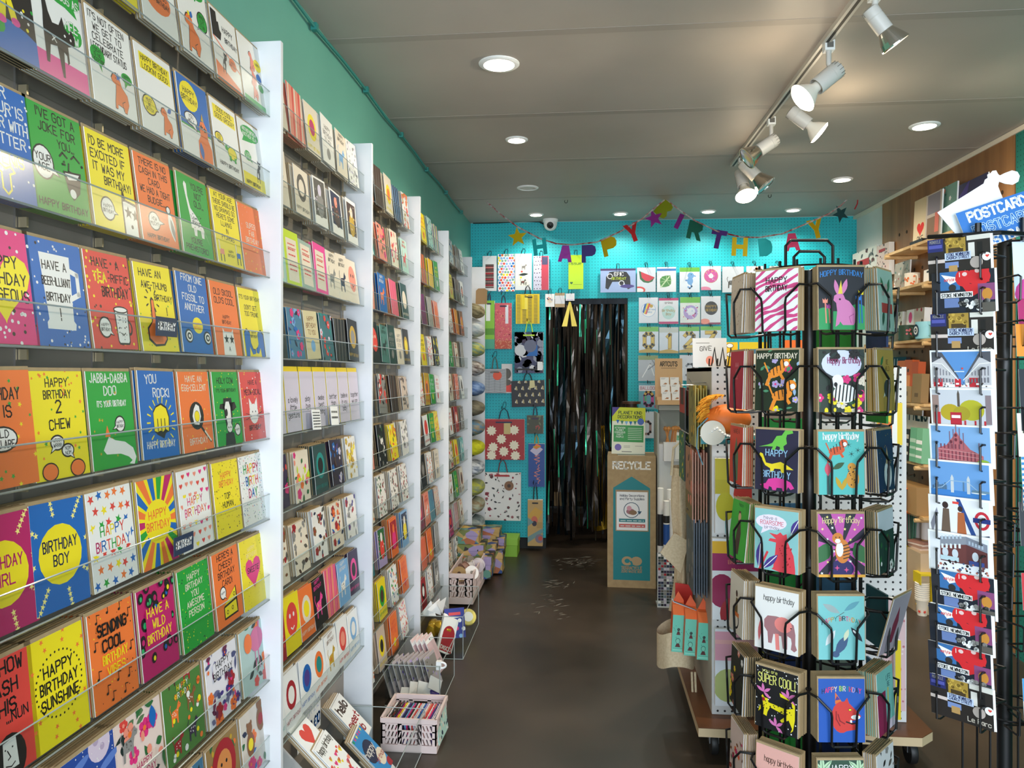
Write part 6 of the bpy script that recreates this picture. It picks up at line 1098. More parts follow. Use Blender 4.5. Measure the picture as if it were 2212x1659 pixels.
# things on the trolley front and top
fY = ty0-.02
def fr(px0, py0, px1, py1, bg, fn, nm, lb, cat='gift bag', t=.02, Y=None, edge='W', roll=0):
    Y = Y or fY; a, b = PY(px0, py1, Y), PY(px1, py0, Y); w, h = b.x-a.x, b.z-a.z
    return place(nm, art_mesh(fn, bg, w, h, t, edge, nm), ((a.x+b.x)/2, Y, a.z), (0, roll, 0), lb, cat)
def yb(): R(.0, .8, 1, 1.5, 'd8c01f'); E(.35, .45, .28, .36, 'd8c01f'); E(.95, .7, .3, .36, 'd8382c')
fr(1543, 990, 1622, 1150, 'e9e9ea', lambda: [R(0, 1.5, 1, 2.1, 'd6c426'), R(.0, 1.1, .4, 1.5, 'c9b81f'), E(.28, .75, .26, .4, 'c9bf1f'), E(.85, 1.1, .35, .4, 'd8382c'), R(.27, 0, .29, .36, 'a')], 'gift_bag', 'white gift bag with yellow and red balloons on the trolley front')
fr(1537, 1163, 1640, 1335, 'eef0f4', lambda: [R(0, 1.42, 1, 1.68, 'e8b41c'), R(0, 1.05, 1, 1.42, 'a02460'), T('BRIGHT', .5, 1.2, .08, 's', jit=0), E(.2, .62, .28, .36, '9a1f52'), E(.42, .14, .26, .34, 'a8242e')], 'gift_bag', 'white gift bag with maroon balloons and magenta label on the trolley front')
fr(1543, 1358, 1634, 1520, 'e9edf4', lambda: [R(0, 1.1, 1, 1.8, 'eaa8bc'), R(0, 1.5, 1, 1.6, 'f4b8b8'), E(.3, .5, .35, .4, 'b8c27a'), E(.9, 1.0, .1, .16, 'c77a98')], 'gift_bag', 'pale gift bag with pink band and green balloon low on the trolley front')
fr(1640, 900, 1740, 1010, '2aa04a', lambda: R(.4, .3, .6, .5, 'W'), 'gift_bag', 'plain green bag behind the dinosaur card')
fr(1890, 870, 1945, 960, 'f2d22a', lambda: [E(.3, .5, .4, .5, 'f07a2a'), R(.6, 0, .8, 2, 'W')], 'gift_bag', 'orange and yellow pack on the right of the trolley front')
fr(1650, 1230, 1730, 1290, '1f8a3a', None, 'gift_bag', 'green bag between the fox card and the elephant card', t=.02)
fr(1640, 1390, 1700, 1500, 'c9b02a', lambda: E(.4, .6, .3, .4, 'd08aa8'), 'gift_bag', 'mustard bag behind the leopard card')
fr(1905, 1290, 1952, 1530, 'd8b8ba', lambda: [Dt(20, .05, ['b8707a', 'e9d8d8'], 4), Ln('50 300 80 200 60 80', .02, 'r')], 'gift_bag', 'dusty pink gift bag right of the wire card stand')
fr(1930, 1380, 1942, 1550, 'e8ce1f', None, 'gift_bag', 'yellow gift bag edge right of the dusty pink one', Y=fY-.04)
# plush toy and round white tag
FUR = noisy('orange_fur', 'd9881c', 'f0b23a', (120, 120, 120), .95, 3, 1.)
yP = ty0-.12; pc_ = PY(1572, 895, yP); t = empty('plush_toy', pc_); tag(t, 'orange and teal plush toy with a shaggy yellow mane behind the wire stand', 'toy')
def pl(u, v): a = 2*pi*u; b = pi*v; return (.095*cos(a)*sin(b), .06*sin(a)*sin(b), -.02+.062*cos(b))
MB().grid(pl, 28, 14, 'ef7a2c').build('body', t, True)
mb = MB(); rn = random.Random(5)
for i in range(170): a = rn.uniform(1.4, 3.6); b = rn.uniform(-.4, .4); c = V((-.03+.05*cos(a), b*.1, .02+.06*sin(a))); d = V((cos(a)*.6-.2, b, sin(a)*.4-.5)).normalized()*rn.uniform(.03, .06); mb.tube([c, c+d*.5+V((-.004, 0, .004)), c+d], .0035, FUR, 4, r2=.001)
mb.build('mane', t)
MB().grid(lambda u, v: (.115*(u-.5)*2, -.04-.03*sin(pi*u)*sin(pi*v), -.05-.07*v-.035*abs(cos(2*pi*u))*(1-v)), 30, 6, '3f8f98').build('collar', t, True)
mb = MB()
for i in range(24): u = i/23; mb.lathe([(.001, -.006), (.007, 0), (.001, .006)], 'W', 6, M.Translation((.115*(u-.5)*2, -.055-.03*sin(pi*u), -.05-.035*abs(cos(2*pi*u)))))
mb.build('scalloped_trim', t)
p = PY(1540, 935, yP-.07); mb = MB(); mb.lathe([(.05, 0), (.05, .0015)], 'e4dccb', 32, M.Translation(p) @ M.Rotation(pi/2, 4, 'X')); tg = mb.build('swing_tag'); tag(tg, 'round cream swing tag hanging by the plush toy', 'tag')
q = MB(); q.tube([p+V((-.02, -.002, .06)), p+V((-.06, 0, .02)), p+V((-.065, 0, -.06)), p+V((-.04, 0, -.13))], .003, '4a7a88', 5); tag(q.build('cord'), 'blue-grey cord loop of the plush toy tag', 'cord')
for px0, py0, px1, py1, bg, fn, lb in ((1498, 728, 1572, 792, 'e2e0e0', lambda: [T('GIVE', .38, .5, .13, 'A', jit=.1), R(.1, .72, .5, .74, 'e'), E(.5, .2, .12, .14, 's')], 'white card print lettered give on top of the trolley'), (1541, 738, 1598, 793, 'f4c61f', lambda: [E(x, y, .12, .08, 'W', 'x', .02) for x, y in ((.3, .8), (.7, .85), (.3, .5), (.3, .2), (.7, .5))], 'yellow card with white teacups on top of the trolley'), (1620, 700, 1740, 740, '4a80a8', lambda: R(.05, .05, .2, .25, 'W'), 'blue card back showing under the zebra-stripe card'), (1700, 730, 1800, 790, 'f4762a', lambda: T('BOY', .5, .3, .1, 'W'), 'orange card behind the wire stand'), (1755, 600, 1850, 740, 'd9cd7a', lambda: [leaf(.2, .9, .4, .16, .4, 'c'), T('PLANET', .25, .55, .06, 'A')], 'yellow-green card back behind the rabbit card'), (1600, 735, 1660, 790, 'f0d32a', lambda: T('FOOD|FOR', .5, .5, .16, 'k'), 'yellow lettered card on the trolley behind the crimson card')):
    a = PY(px0, py1, ty0+.1); b = PY(px1, py0, ty0+.1); w, h = b.x-a.x, b.z-max(a.z, tH)
    z0 = max(tH, a.z); place('print_card', art_mesh(fn, bg, w, b.z-z0, .004, name='print_card'), ((a.x+b.x)/2, ty0+.1+.02*(px0 % 3), tH+.0005), (-.12, 0, .0), lb, 'print')
mb = MB()
for s in (0, .035, .07): c = PY(1530, 790, ty0+.04)+V((s, 0, 0)); mb.tube([c+V((0, -.03, .03)), c+V((.0, -.02, 0)), c+V((.02, .04, .0)), c+V((.035, .05, .08)), c+V((.045, .05, .0))], .003, WIRE, 5)
tag(mb.build('card_easel'), 'black wire card easel on top of the trolley', 'easel')
# ======================= black wire card spinner ==========================
SC = P(1748, 807, 2.77); SC.z = 0; phi0 = math.atan2(-SC.x, SC.y)-.01; RS = .245
SPN = empty('card_spinner', SC); tag(SPN, 'black wire revolving card stand in front of the trolley', 'card stand')
mb = MB(); mb.lathe([(.3, .01), (.3, .03), (.05, .05)], mat('141414', .4), 36); mb.build('base', SPN)
mb = MB(); mb.tube([(0, 0, .03), (0, 0, 1.98)], .024, mat('0c0c0d', .35), 16); mb.build('pole', SPN, True)
TZ = [1.753-.2686*i for i in range(7)]
for k in range(8):
    a = phi0+RAD(22.5)+k*pi/4; f = V((sin(a), -cos(a), 0)); s = V((cos(a), sin(a), 0))
    mb = MB()
    for u in (-.03, .03): mb.tube([f*(RS-.075)+s*u+V((0, 0, .08)), f*(RS-.075)+s*u+V((0, 0, 2.0))], .0045, WIRE, 6)
    mb.build('upright', SPN)
for z in (.1, .95, 1.98):
    mb = MB(); mb.tube([V(((RS-.075)*cos(i*pi/8), (RS-.075)*sin(i*pi/8), z)) for i in range(16)], .0035, WIRE, 6, True)
    for i in range(4): mb.tube([(0, 0, z), ((RS-.075)*cos(i*pi/2), (RS-.075)*sin(i*pi/2), z)], .0035, WIRE, 5)
    mb.build('hoop', SPN)
mb = MB()
for w_, h_ in ((.055, .15), (.085, .19)): mb.tube([V((cos(TH)*x, sin(TH)*x, z)) for x, z in ((-w_, 1.9), (-w_, 1.9+h_-.02), (-w_+.02, 1.9+h_), (w_-.02, 1.9+h_), (w_, 1.9+h_-.02), (w_, 1.9))], .0055, WIRE, 8)
mb.build('top_loop', SPN)
cw, chh = .15, .205
def pocket():
    mb = MB(); r = .0042   # local frame: card faces -y, bottom at z=0
    for s in (-1, 1):
        mb.tube([(s*cw*.66, .012, .15), (s*cw*.56, -.03, .15), (s*cw*.29, -.04, .108), (s*cw*.27, -.04, .09), (s*cw*.265, -.036, -.002), (s*cw*.2, -.028, -.012), (s*cw*.2, .03, -.012), (s*cw*.2, .07, -.006)], r, WIRE, 6)
    mb.tube([(-cw*.2, -.028, -.012), (cw*.2, -.028, -.012)], r, WIRE, 6); mb.tube([(-cw*.66, .012, .15), (-cw*.4, .06, .15), (cw*.4, .06, .15), (cw*.66, .012, .15)], r, WIRE, 6)
    return mb.mesh('wire_pocket')
PK = pocket()
def zebra():
    rn = random.Random(2)
    for i in range(13):
        y0 = -.5+i*.17; w = .05
        top = [(x/8*1.1-.05, y0+.55*(x/8)**.8+.05*sin(x*.9+i*1.7)+w+.02*sin(x*2.1+i)) for x in range(9)]; bot = [(x/8*1.1-.05, y0+.55*(x/8)**.8+.05*sin(x*.9+i*1.7)-w*.5*(.5+abs(sin(x*.8+i)))) for x in range(9)]
        Q(top+bot[::-1], 'd94f8a')
    T('HAPPY|BIRTHDAY', .5, 1.08, .12, 'k', fw=.5)
def rabbit():
    R(0, 0, 1, .4, '2f9a5a'); E(.12, .38, .16, .1, '2f9a5a'); E(.85, .42, .18, .14, '2f9a5a'); T('HOPPY BIRTHDAY', .5, 1.2, .11, '2f7fc8', arc=.3); Pg('36 6 44 12 46 18 52 10 58 10 76 10 82 24 78 46 66 62 58 66 54 76 44 80 34 74 32 64 38 58 40 40', 'd77fb4'); leaf(.42, .74, .36, .05, 1.75, 'd77fb4'); leaf(.52, .76, .36, .055, 1.3, 'd77fb4'); Pg('42 78 52 78 49 108', 'ecd44a'); E(.46, .66, .022, .022, 'k'); Ln('70 14 66 28 76 34', .012, 'a84a8a')
    for x, y, c in ((.14, .6, 's'), (.22, .48, 'b04a9a'), (.86, .66, '2f7fd8'), (.92, .78, 'y')): Ln([(x+.02, .15), (x, y)], .025, 's' if x < .3 else 'b'); Q([(x-.06, y+.08), (x-.05, y-.02), (x+.05, y-.02), (x+.06, y+.08), (x+.02, y+.04), (x, y+.09), (x-.02, y+.04)], c)
def tiger(x, y, k, c='ef8f2f', a=.5):
    E(x, y, .2*k, .1*k, c, a=a); E(x+.17*k, y+.18*k, .1*k, .1*k, c); E(x+.2*k, y+.16*k, .05*k, .05*k, 'W'); [Ln([(x-.12*k+.07*k*i, y-.12*k+.05*k*i), (x-.15*k+.07*k*i, y+.06*k+.05*k*i)], .018*k, 'k') for i in range(5)]; Ln([(x-.12*k, y-.06*k), (x-.2*k, y-.26*k)], .07*k, c); Ln([(x+.05*k, y-.0*k), (x+.14*k, y-.14*k)], .06*k, c); Ln([(x-.18*k, y), (x-.26*k, y+.18*k)], .03*k, c); E(x+.15*k, y+.2*k, .012*k, .012*k, 'k', n=6)
def tigers(): flora(34, ['j', '4f8f6a', 'y', '9ab8d8'], ['p', 'y', 'b', 'l'], 6, s=.75); tiger(.5, .88, 1.1); tiger(.64, .36, 1.2, a=.2); R(.08, 1.16, .92, 1.32, '22301f'); T('HAPPY BIRTHDAY', .5, 1.18, .11, 'c')
def zebras(): E(.5, 1.05, .44, .3, 'd8dcf2'); flora(26, ['k', 'd', '2f5a3a', 'q'], ['p', 'y', 'c'], 3, y1=.75); flora(10, ['d', 'q'], ['k'], 9, y0=1.2); E(.56, .4, .26, .2, 'W'); E(.4, .66, .13, .16, 'W'); [Ln([(.34+.08*i, .24), (.38+.08*i, .58)], .03, 'k') for i in range(6)]; E(.36, .6, .04, .05, 'k'); T('Happy Birthday', .55, 1.06, .13, '9a3a6a', fw=.72, w=.1)
def dinos():
    Pg('8 102 30 108 40 112 50 128 62 130 70 142 86 142 88 136 74 132 72 124 74 112 66 106 68 96 58 96 58 104 50 106 46 96 38 98 42 104 26 104', '6cc04a', y=-.05); T('HAPPY', .5, .78, .14, '9fd0ef', fw=.5, w=.12); Pg('10 80 12 84 18 82 26 62 40 60 60 66 74 60 90 50 74 50 68 42 62 42 60 50 46 50 42 42 36 42 36 50 24 56', 'f0d82a'); T('BIRTHDAY', .5, .3, .14, '9fd0ef', fw=.64, w=.12); Pg('12 12 26 16 32 26 50 30 70 28 84 22 92 10 84 6 78 12 74 2 66 2 64 8 52 8 50 2 42 2 40 8 34 10 32 2 24 4', 'e0409a')
def teal2(): T('happy birthday', .5, 1.2, .14, 'W', fw=.78, sl=.08); tiger(.4, .95, .9, 'd8572a', .2); E(.74, .34, .14, .2, 'd8963a'); E(.72, .6, .09, .09, 'd8963a'); Dt(24, .014, ['x'], 3, .64, .2, .86, .6); [St(x, y, .08, '1f4a44', .2, .15, 6) for x, y in ((.66, 1.08), (.86, .96), (.72, .88))]; leaf(.3, .55, .3, .06, .5, '3a5a3a'); Ln('20 0 20 40', .06, '3a5a5a'); leaf(.2, .4, .3, .07, 1.6, 'd8566a'); leaf(.5, .1, .3, .05, 1.2, 'z'); leaf(.5, .1, .32, .05, 2.0, 'z')
def roar(): E(.38, 1.08, .36, .17, 'efe3f4'); Q([(.2, .98), (.14, .8), (.4, .94)], 'efe3f4'); T('have a', .36, 1.14, .07, 'k', w=.1); T('ROARSOME', .4, 1.02, .09, 'd9606a', fw=.54, w=.12); T('birthday', .4, .93, .06, 'k', w=.1); Pg('44 8 48 40 50 64 32 66 36 72 50 72 34 84 52 82 60 88 66 82 74 86 76 70 90 40 94 10 94 0 58 0 40 4', 'df4450'); Dt(22, .014, ['R'], 3, .58, .1, .86, .6); leaf(.1, .02, .6, .09, 1.5, '4a3a8a', 'W'); leaf(.2, .02, .5, .08, .8, '4a3a8a', 'W'); leaf(.84, .86, .4, .08, 1.1, '4a3a8a', 'W'); Ln('12 0 30 40', .05, 'd9404a')
def mtiger(): rays(.5, .62, ['c453a8'], 9, .1, 1.2, .4, .25); Gs(4, 6, .035, ['f3e98a', 'W'], 's'); leaf(.0, .3, .5, .16, 1.1, '2f6a3a'); leaf(1.0, .3, .5, .16, 2.0, '2f6a3a'); E(.5, .18, .26, .2, '2a2060'); St(.4, .2, .06, 'e0508a', 0, .35, 4); St(.6, .16, .06, 'e0508a', 0, .35, 4); R(0, 0, 1, .06, 'e8a83a'); E(.52, .56, .16, .26, 'd8802f'); E(.46, .6, .08, .16, 'W'); E(.42, .84, .12, .12, 'd8802f'); E(.42, .78, .06, .05, 'W'); [Ln([(.54, .4+.07*i), (.68, .44+.07*i)], .02, 'k') for i in range(5)]; E(.38, .86, .015, .015, 'k', n=6); E(.46, .86, .015, .015, 'k', n=6); T('Happy Birthday', .5, 1.18, .12, 'f3dfa0', fw=.8, w=.1, arc=.15)
def eleph(): T('happy birthday', .55, 1.1, .12, 'k', fw=.7, w=.1, sl=-.1); Pg('22 66 30 76 50 78 74 76 90 66 94 46 94 24 98 14 92 8 84 12 86 26 84 36 76 40 76 10 66 10 62 36 44 38 40 16 32 16 30 40 22 50', 'a8767a'); E(.66, .62, .2, .17, 'f08a84'); Ln('52 36 54 8', .09, 'f08a84'); leaf(.1, .15, .5, .04, 1.5, 'd0686a'); E(.84, .58, .02, .012, 'k')
def whales(): T('HAPPY BIRTHDAY', .5, .84, .09, 'q,p,s,z,t,r,k', fw=.84, arc=.5); leaf(.1, 1.2, .42, .07, -.5, '9fb0b0'); leaf(.9, 1.26, .4, .06, 3.7, '5f9fae'); Ln('56 102 40 92', .01, 'x'); leaf(.15, .3, .4, .07, 1.0, 'dfe6e6'); leaf(.36, .1, .52, .1, 1.0, '3f5a80', ); leaf(.55, .4, .28, .05, 1.2, 'd8e0c0'); E(.37, .12, .08, .07, '3f5a80'); leaf(.7, .7, .4, .06, -.9, '1c2a38'); E(.78, .6, .05, .02, 'W', a=-.8)
def super_(): Dt(46, .014, ['W'], 5); T('you are', .34, 1.26, .07, 'f3f080', w=.12); T('SUPER COOL!', .5, 1.02, .19, 'f3f080', fw=.86, w=.1); [leaf(x, y, .2, .035, a, 'e07ab8') for x, y in ((.2, .8), (.78, .82), (.5, .12)) for a in (.6, 1.7, 2.6, -.6)]; Pg('14 70 18 76 22 70 30 70 32 62 74 58 88 64 86 78 60 82 58 90 66 88 94 72 94 40 90 16 84 10 88 20 80 36 64 26 60 30 74 44 36 52 30 40 28 30 20 32 22 50 12 40 8 36 10 46 16 56', 'f2e01f', y=-.02); Dt(44, .013, ['k'], 6, .18, .4, .9, .66); E(.2, .64, .04, .04, 'R')
def rtiger(): T('HAPPY BIRTHDAY', .5, 1.1, .1, 'q,p,p,s,c,i,g,c,t,r,l', fw=.84, arc=.3); Q([(.36, .82), (.5, .88), (.36, 1.08)], 'e0702f'); Q([(.36, .9), (.47, .92), (.4, 1.0)], 'v'); E(.5, .54, .22, .34, 'd23a34'); Pg('46 86 56 88 62 96 66 84 84 66 92 56 80 48 70 46 82 36 84 28 60 24 40 30', 'd23a34'); E(.8, .54, .1, .05, 'W'); R(.68, .42, .72, .48, 'W'); Ln('60 44 72 40 84 42', .03, 'k'); Ln('42 60 46 46 56 40', .025, '8f1f22'); Ln('38 66 38 50 46 36', .025, '8f1f22'); E(.68, .7, .03, .018, 'y', 'k', .008)
def pinkhb(): T('happy birthday', .55, 1.02, .13, 'x', fw=.7, w=.1, sl=-.04); E(.6, .6, .2, .2, 's')
def greenhb(): [leaf(x, y, .3, .05, a, 'b9d8b0', '2f4a3a') for x, y in ((.1, 1.15), (.9, 1.15), (.15, .5), (.85, .5)) for a in (0, .8, 1.6, 2.4, 3.2, 4, 4.8, 5.6)]; T('HAPPY|BIRTHDAY', .5, 1.14, .13, 'W', fw=.6, w=.12)
FL = [('W', zebra, 'pink and white zebra-striped card in the top tier of the wire stand'), ('22301f', tigers, 'dark green card with two orange tigers among flowers'), ('2a2840', dinos, 'navy card with green, yellow and pink dinosaurs'), ('8cc4c4', roar, 'pale blue card with a red fox and a speech bubble'), ('eceae6', eleph, 'white card with a dusky pink elephant'), ('1c1c1e', super_, 'black card with yellow leopard reading you are super cool'), ('efb4a8', pinkhb, 'plain pink card with happy birthday in script at the bottom of the wire stand')]
FRR = [('20242c', rabbit, 'black card with a pink rabbit in a party hat'), ('2c3a30', zebras, 'jungle card with a zebra under pale sky'), ('57bdb8', teal2, 'turquoise card with a tiger and a leopard'), ('1f1c2c', mtiger, 'black card with magenta rays and a seated tiger'), ('7cc6c6', whales, 'aqua card with whales and an orca'), ('1f56b0', rtiger, 'blue card with a red tiger head in a party hat'), ('33503f', greenhb, 'dark green card with pale palm leaves at the bottom of the wire stand')]
SLf = [('d8c6b4', lambda: Dt(40, .02, ['a08a74'], 3), 'beige folded card slanting in the left of the top tier'), ('b8233f', lambda: [T('AAA|AA|XX', .5, 1.0, .1, 'e0909a')], 'crimson card with white inserts on the left of the wire stand'), ('dc4632', lambda: [Pg('36 8 64 8 66 70 50 112 34 70', '5a7a5a'), T('HAVE A', .5, 1.2, .1, 'x')], 'red card with a green crocodile on the left of the wire stand'), ('3fae3a', lambda: [Pg('34 10 60 10 64 60 58 80 52 112 40 112 42 80', '4a3a30'), E(.48, .98, .08, .1, 'd8b088'), T('Happy', .5, 1.24, .07, 'G')], 'bright green card with a brown figure slanting on the left of the wire stand'), ('e4dccc', lambda: [E(.5, .3, .2, .2, 'k'), E(.5, .3, .15, .15, 'e4dccc'), R(.35, .4, .7, .5, 'd8702f'), Pg('40 50 60 50 58 84 46 84', '6a5a2a'), E(.5, .94, .07, .08, 'x')], 'cream card with a cyclist on the left of the wire stand'), ('262a22', lambda: flora(20, ['4a5a3a', 'd'], ['W', 'y', 's'], 4), 'dark floral card in a thick stack on the left of the wire stand'), ('e9cfc4', lambda: flora(20, ['4a5a3a', 'n'], ['R', 'p', 'o'], 7, s=.7), 'pink patterned card low on the left of the wire stand')]
SR = [('a9c8c2', lambda: [leaf(.2, 1.2, .4, .08, 5.2, '2f6a4a'), leaf(.8, 1.2, .4, .08, 4.2, '2f6a4a'), leaf(.2, .1, .4, .08, 1.2, '1f4a3a'), leaf(.7, .05, .4, .08, 1.9, '1f4a3a'), R(.2, .4, .9, .62, 'b8242e'), T('BIG|birthday', .55, .95, .1, 'e0a0a8')], 'mint card with red creature and leaves on the right of the wire stand'), ('b8923f', lambda: [leaf(.2, 1.0, .3, .06, .9, 'G'), Q([(.3, .3), (.6, .8), (.5, .4)], 'W'), E(.55, .5, .2, .2, '3a3038'), T('BE|WILD', .6, 1.05, .1, '7a5a1f')], 'gold card with a badger on the right of the wire stand'), ('202a58', lambda: [E(.6, .36, .24, .3, 'dfe4ea'), Q([(.5, .6), (.7, .6), (.6, 1.0)], 'b9a07a'), E(.62, .4, .08, .12, '3a3a48'), Dt(20, .012, ['z'], 3)], 'night blue card with a white bear on the right of the wire stand'), ('2a3f38', lambda: [R(0, .9, 1, 1.4, 'dfe2ee'), flora(12, ['G', 'd'], ['x', 'W'], 5, y1=.9)], 'white and dark green card in a thick stack on the right of the wire stand'), ('b8aab8', lambda: [Pg('40 20 60 20 66 70 50 110 36 70', '8a2a4a')], 'lilac grey card standing askew on the right of the wire stand'), ('7fc4bc', lambda: [R(0, 0, .5, .9, '8f2450'), Ln('60 20 66 90', .06, 'd8c04a'), R(.5, 0, 1, .2, 'd8c8d8'), T('LIFE|BE', .7, 1.1, .1, '3f6f78')], 'teal and maroon card in a thick stack on the right of the wire stand'), ('dcdcdc', lambda: flora(26, ['k', 'A'], ['r', 'e'], 4, s=.9), 'black and white leafy card low on the right of the wire stand')]
COLS = [(0, FRR, 'front right'), (-1, FL, 'front left'), (-2, SLf, 'left'), (1, SR, 'right')]
NB = [5, 4, 4, 7, 7, 8, 6]; rs = random.Random(7)
for kk, lst, nm in COLS:
    a = phi0+RAD(22.5)+kk*pi/4; f = V((sin(a), -cos(a), 0))
    for i, (bg, fn, lb) in enumerate(lst):
        z = TZ[i]; base = SC+f*RS+V((0, 0, z)); tw = rs.uniform(-.03, .03); ln = rs.uniform(.02, .06)
        if (kk, i) == (-2, 3): tw, ln = .1, .12
        if (kk, i) == (1, 4): tw, ln = -.05, -.25
        o = place('greeting_card', art_mesh(fn, bg, cw, chh, name='greeting_card'), base+f*.02, (-ln, 0, a+tw), lb, 'card', 'cards on the wire stand', KRAFT, cw, chh)
        m = NB[i] if kk not in (1,) or i != 4 else 1
        if m > 1:
            c = place('greeting_card', plain_mesh(bg, cw, chh), base+f*.012, (-ln*.8, 0, a), 'copy behind the '+lb, 'card', 'copies on the wire stand', KRAFT, cw, chh)
            stack_boxes(base.x+f.x*.012, base.y+f.y*.012, z, cw, chh, bg, m, .0065, ln*.5, a, -f.x, -f.y)
        q = bpy.data.objects.new('wire_pocket', PK); COL.objects.link(q); q.parent = SPN; q.location = f*RS+V((0, 0, z)); q.rotation_euler = (0, 0, a)
# pockets on the far side, cards seen from behind
for kk in (2, 3, 4):
    a = phi0+RAD(22.5)+kk*pi/4; f = V((sin(a), -cos(a), 0))
    for i in range(7):
        q = bpy.data.objects.new('wire_pocket', PK); COL.objects.link(q); q.parent = SPN; q.location = f*RS+V((0, 0, TZ[i]-.05)); q.rotation_euler = (0, 0, a)
        bg = ['4a80a8', 'b5cfc0', '22386a', '2f9a3a', 'c8ccd2', 'd0b8a0', '1f5a5f'][(i+kk) % 7]
        if (i*3+kk) % 4: X = M.Translation(SC+f*RS+V((0, 0, TZ[i]-.05))) @ M.Rotation(a, 4, 'Z'); STK.box((-cw/2, -.004, 0), (cw/2, .004, chh), bg, X=X)
# ======================= postcard spinner at the right ====================
dP = 2.10; PC_ = P(2170, 807, dP); PC_.z = 0
PSP = empty('postcard_spinner', PC_); tag(PSP, 'black wire postcard stand at the right edge of the picture', 'postcard stand')
ztp = P(2170, 485, dP).z
MB().lathe([(.28, .0), (.28, .02), (.03, .04)], '141414', 32).build('base', PSP)
MB().tube([(0, 0, .03), (0, 0, ztp)], .0185, mat('0b0b0c', .4), 16).build('pole', PSP, True)
MB().lathe([(.0185, .32), (.024, .325), (.024, .4), (.0185, .405)], '1a1a1b', 16).build('collar', PSP, True)
def W2(px, py, d): return P(px, py, d)-PC_
mb = MB(); r0 = .0045
mb.tube([W2(2005, 512, 2.05), W2(2080, 508, 1.98), W2(2160, 502, 1.95), W2(2250, 508, 1.98)], .006, WIRE, 8); mb.tube([W2(2113, 520, 1.98), W2(2113, 482, 1.98)], .008, WIRE, 8); mb.tube([W2(2212, 520, 1.99), W2(2212, 470, 1.99)], .009, WIRE, 8)
mb.build('sign_holder', PSP)
al = math.atan2((P(2146, 807, 1.935)-P(2013, 807, 2.05)).y, (P(2146, 807, 1.935)-P(2013, 807, 2.05)).x)
pwid = .150; phei = .108
def pocketP():
    mb = MB(); r = .0028
    for s in (-1, 1): mb.tube([(s*.06+.012*s, .09, .055), (s*.055, -.012, .06), (s*.052, -.018, .055), (s*.052, -.016, -.004), (s*.05, .0, -.008), (s*.05, .05, -.006)], r, WIRE, 6)
    mb.tube([(-.05, .05, -.006), (.05, .05, -.006)], r, WIRE, 5); mb.tube([(.072, .09, .055), (-.072, .09, .055)], r, WIRE, 5)
    return mb.mesh('wire_pocket')
PKP = pocketP()
BD = lambda: R(0, 0, 1, .8, 'W')
def lon1(): R(.03, .03, .97, .69, '5b8fcb'); Q([(.03, .1), (.03, .69), (.2, .66), (.34, .4), (.46, .2), (.46, .1)], 'c9c6c8'); Q([(.97, .1), (.97, .69), (.78, .66), (.68, .4), (.56, .2), (.56, .1)], 'c4c2c6'); Q([(.03, .5), (.2, .6), (.46, .22), (.46, .26), (.2, .68), (.03, .69)], '55565e'); Q([(.97, .5), (.8, .6), (.56, .22), (.56, .26), (.8, .68), (.97, .69)], '55565e'); R(.03, .03, .97, .12, 'ece9ea'); [R(x, .08, x+w, .08+h, 'c42c38') for x, w, h in ((.05, .15, .14), (.4, .1, .14), (.63, .16, .16))]; [R(.06+.05*i, .28, .08+.05*i, .44-.02*i, '8a8890') for i in range(6)]; [R(.92-.05*i, .28, .94-.05*i, .44-.02*i, '8a8890') for i in range(6)]; [R(.06+.05*i, .16, .085+.05*i, .25-.006*i, '77757e') for i in range(7)]; [R(.915-.05*i, .16, .94-.05*i, .25-.006*i, '77757e') for i in range(7)]; Ln('3 50 20 48 46 20', .012, 'W'); Ln('97 50 80 48 54 20', .012, 'W'); Dt(26, .012, ['k', 'A', 'x', 'r'], 4, .1, .08, .9, .16); E(.53, .4, .015, .018, 'r'); R(.4, .34, .56, .355, 'dfe8f0'); [R(.1+.16*i, .12, .15+.16*i, .15, 'W') for i in range(5)]
def lon2(): R(.03, .03, .97, .69, 'c9cbd2'); R(.03, .03, .97, .1, 'e9e6e6'); [E(x, y, r, r*.9, c) for x, y, r, c in ((.32, .3, .16, 'b8a22a'), (.66, .34, .2, 'b5b02c'), (.5, .28, .14, 'a89a2a'))]; R(.44, .4, .48, .62, '5a5048'); Q([(.44, .62), (.48, .62), (.46, .69)], '5a5048'); R(.03, .1, .14, .6, '9a8078'); R(.88, .1, .97, .6, '8a7a80'); R(.32, .08, .5, .3, 'b8283a'); R(.34, .2, .48, .25, 'W'); R(.06, .05, .16, .3, 'c0303a'); [R(x, .06, x+.03, .16, 'c0303a') or R(x, .03, x+.03, .08, 'k') for x in (.7, .85, .54)]
def lon3(): R(.03, .03, .97, .69, '7fa9d6'); Q([(.14, .05), (.14, .3), (.28, .36), (.38, .5), (.44, .62), (.5, .5), (.58, .4), (.66, .3), (.86, .2), (.86, .05)], 'b5636a'); Ln('44 60 44 76', .02, '8a6a78'); [R(.18+.06*i, .1, .2+.06*i, .26, '7a3a48') for i in range(10)]; [R(.18+.06*i, .3, .2+.06*i, .38, '7a3a48') for i in range(6)]; [Ln([(x, .3), (x, y)], .012, '8a5a68') for x, y in ((.34, .6), (.4, .64), (.5, .66), (.56, .58), (.8, .42))]; [Ln([(.14, y), (.84, y-.06)], .008, 'd8a0a0') for y in (.14, .22, .29)]; [E(x, y, .02, .03, '6a2f3c') for x, y in ((.36, .42), (.44, .46), (.52, .42), (.44, .54))]; E(.86, .08, .1, .06, '8fae3a')
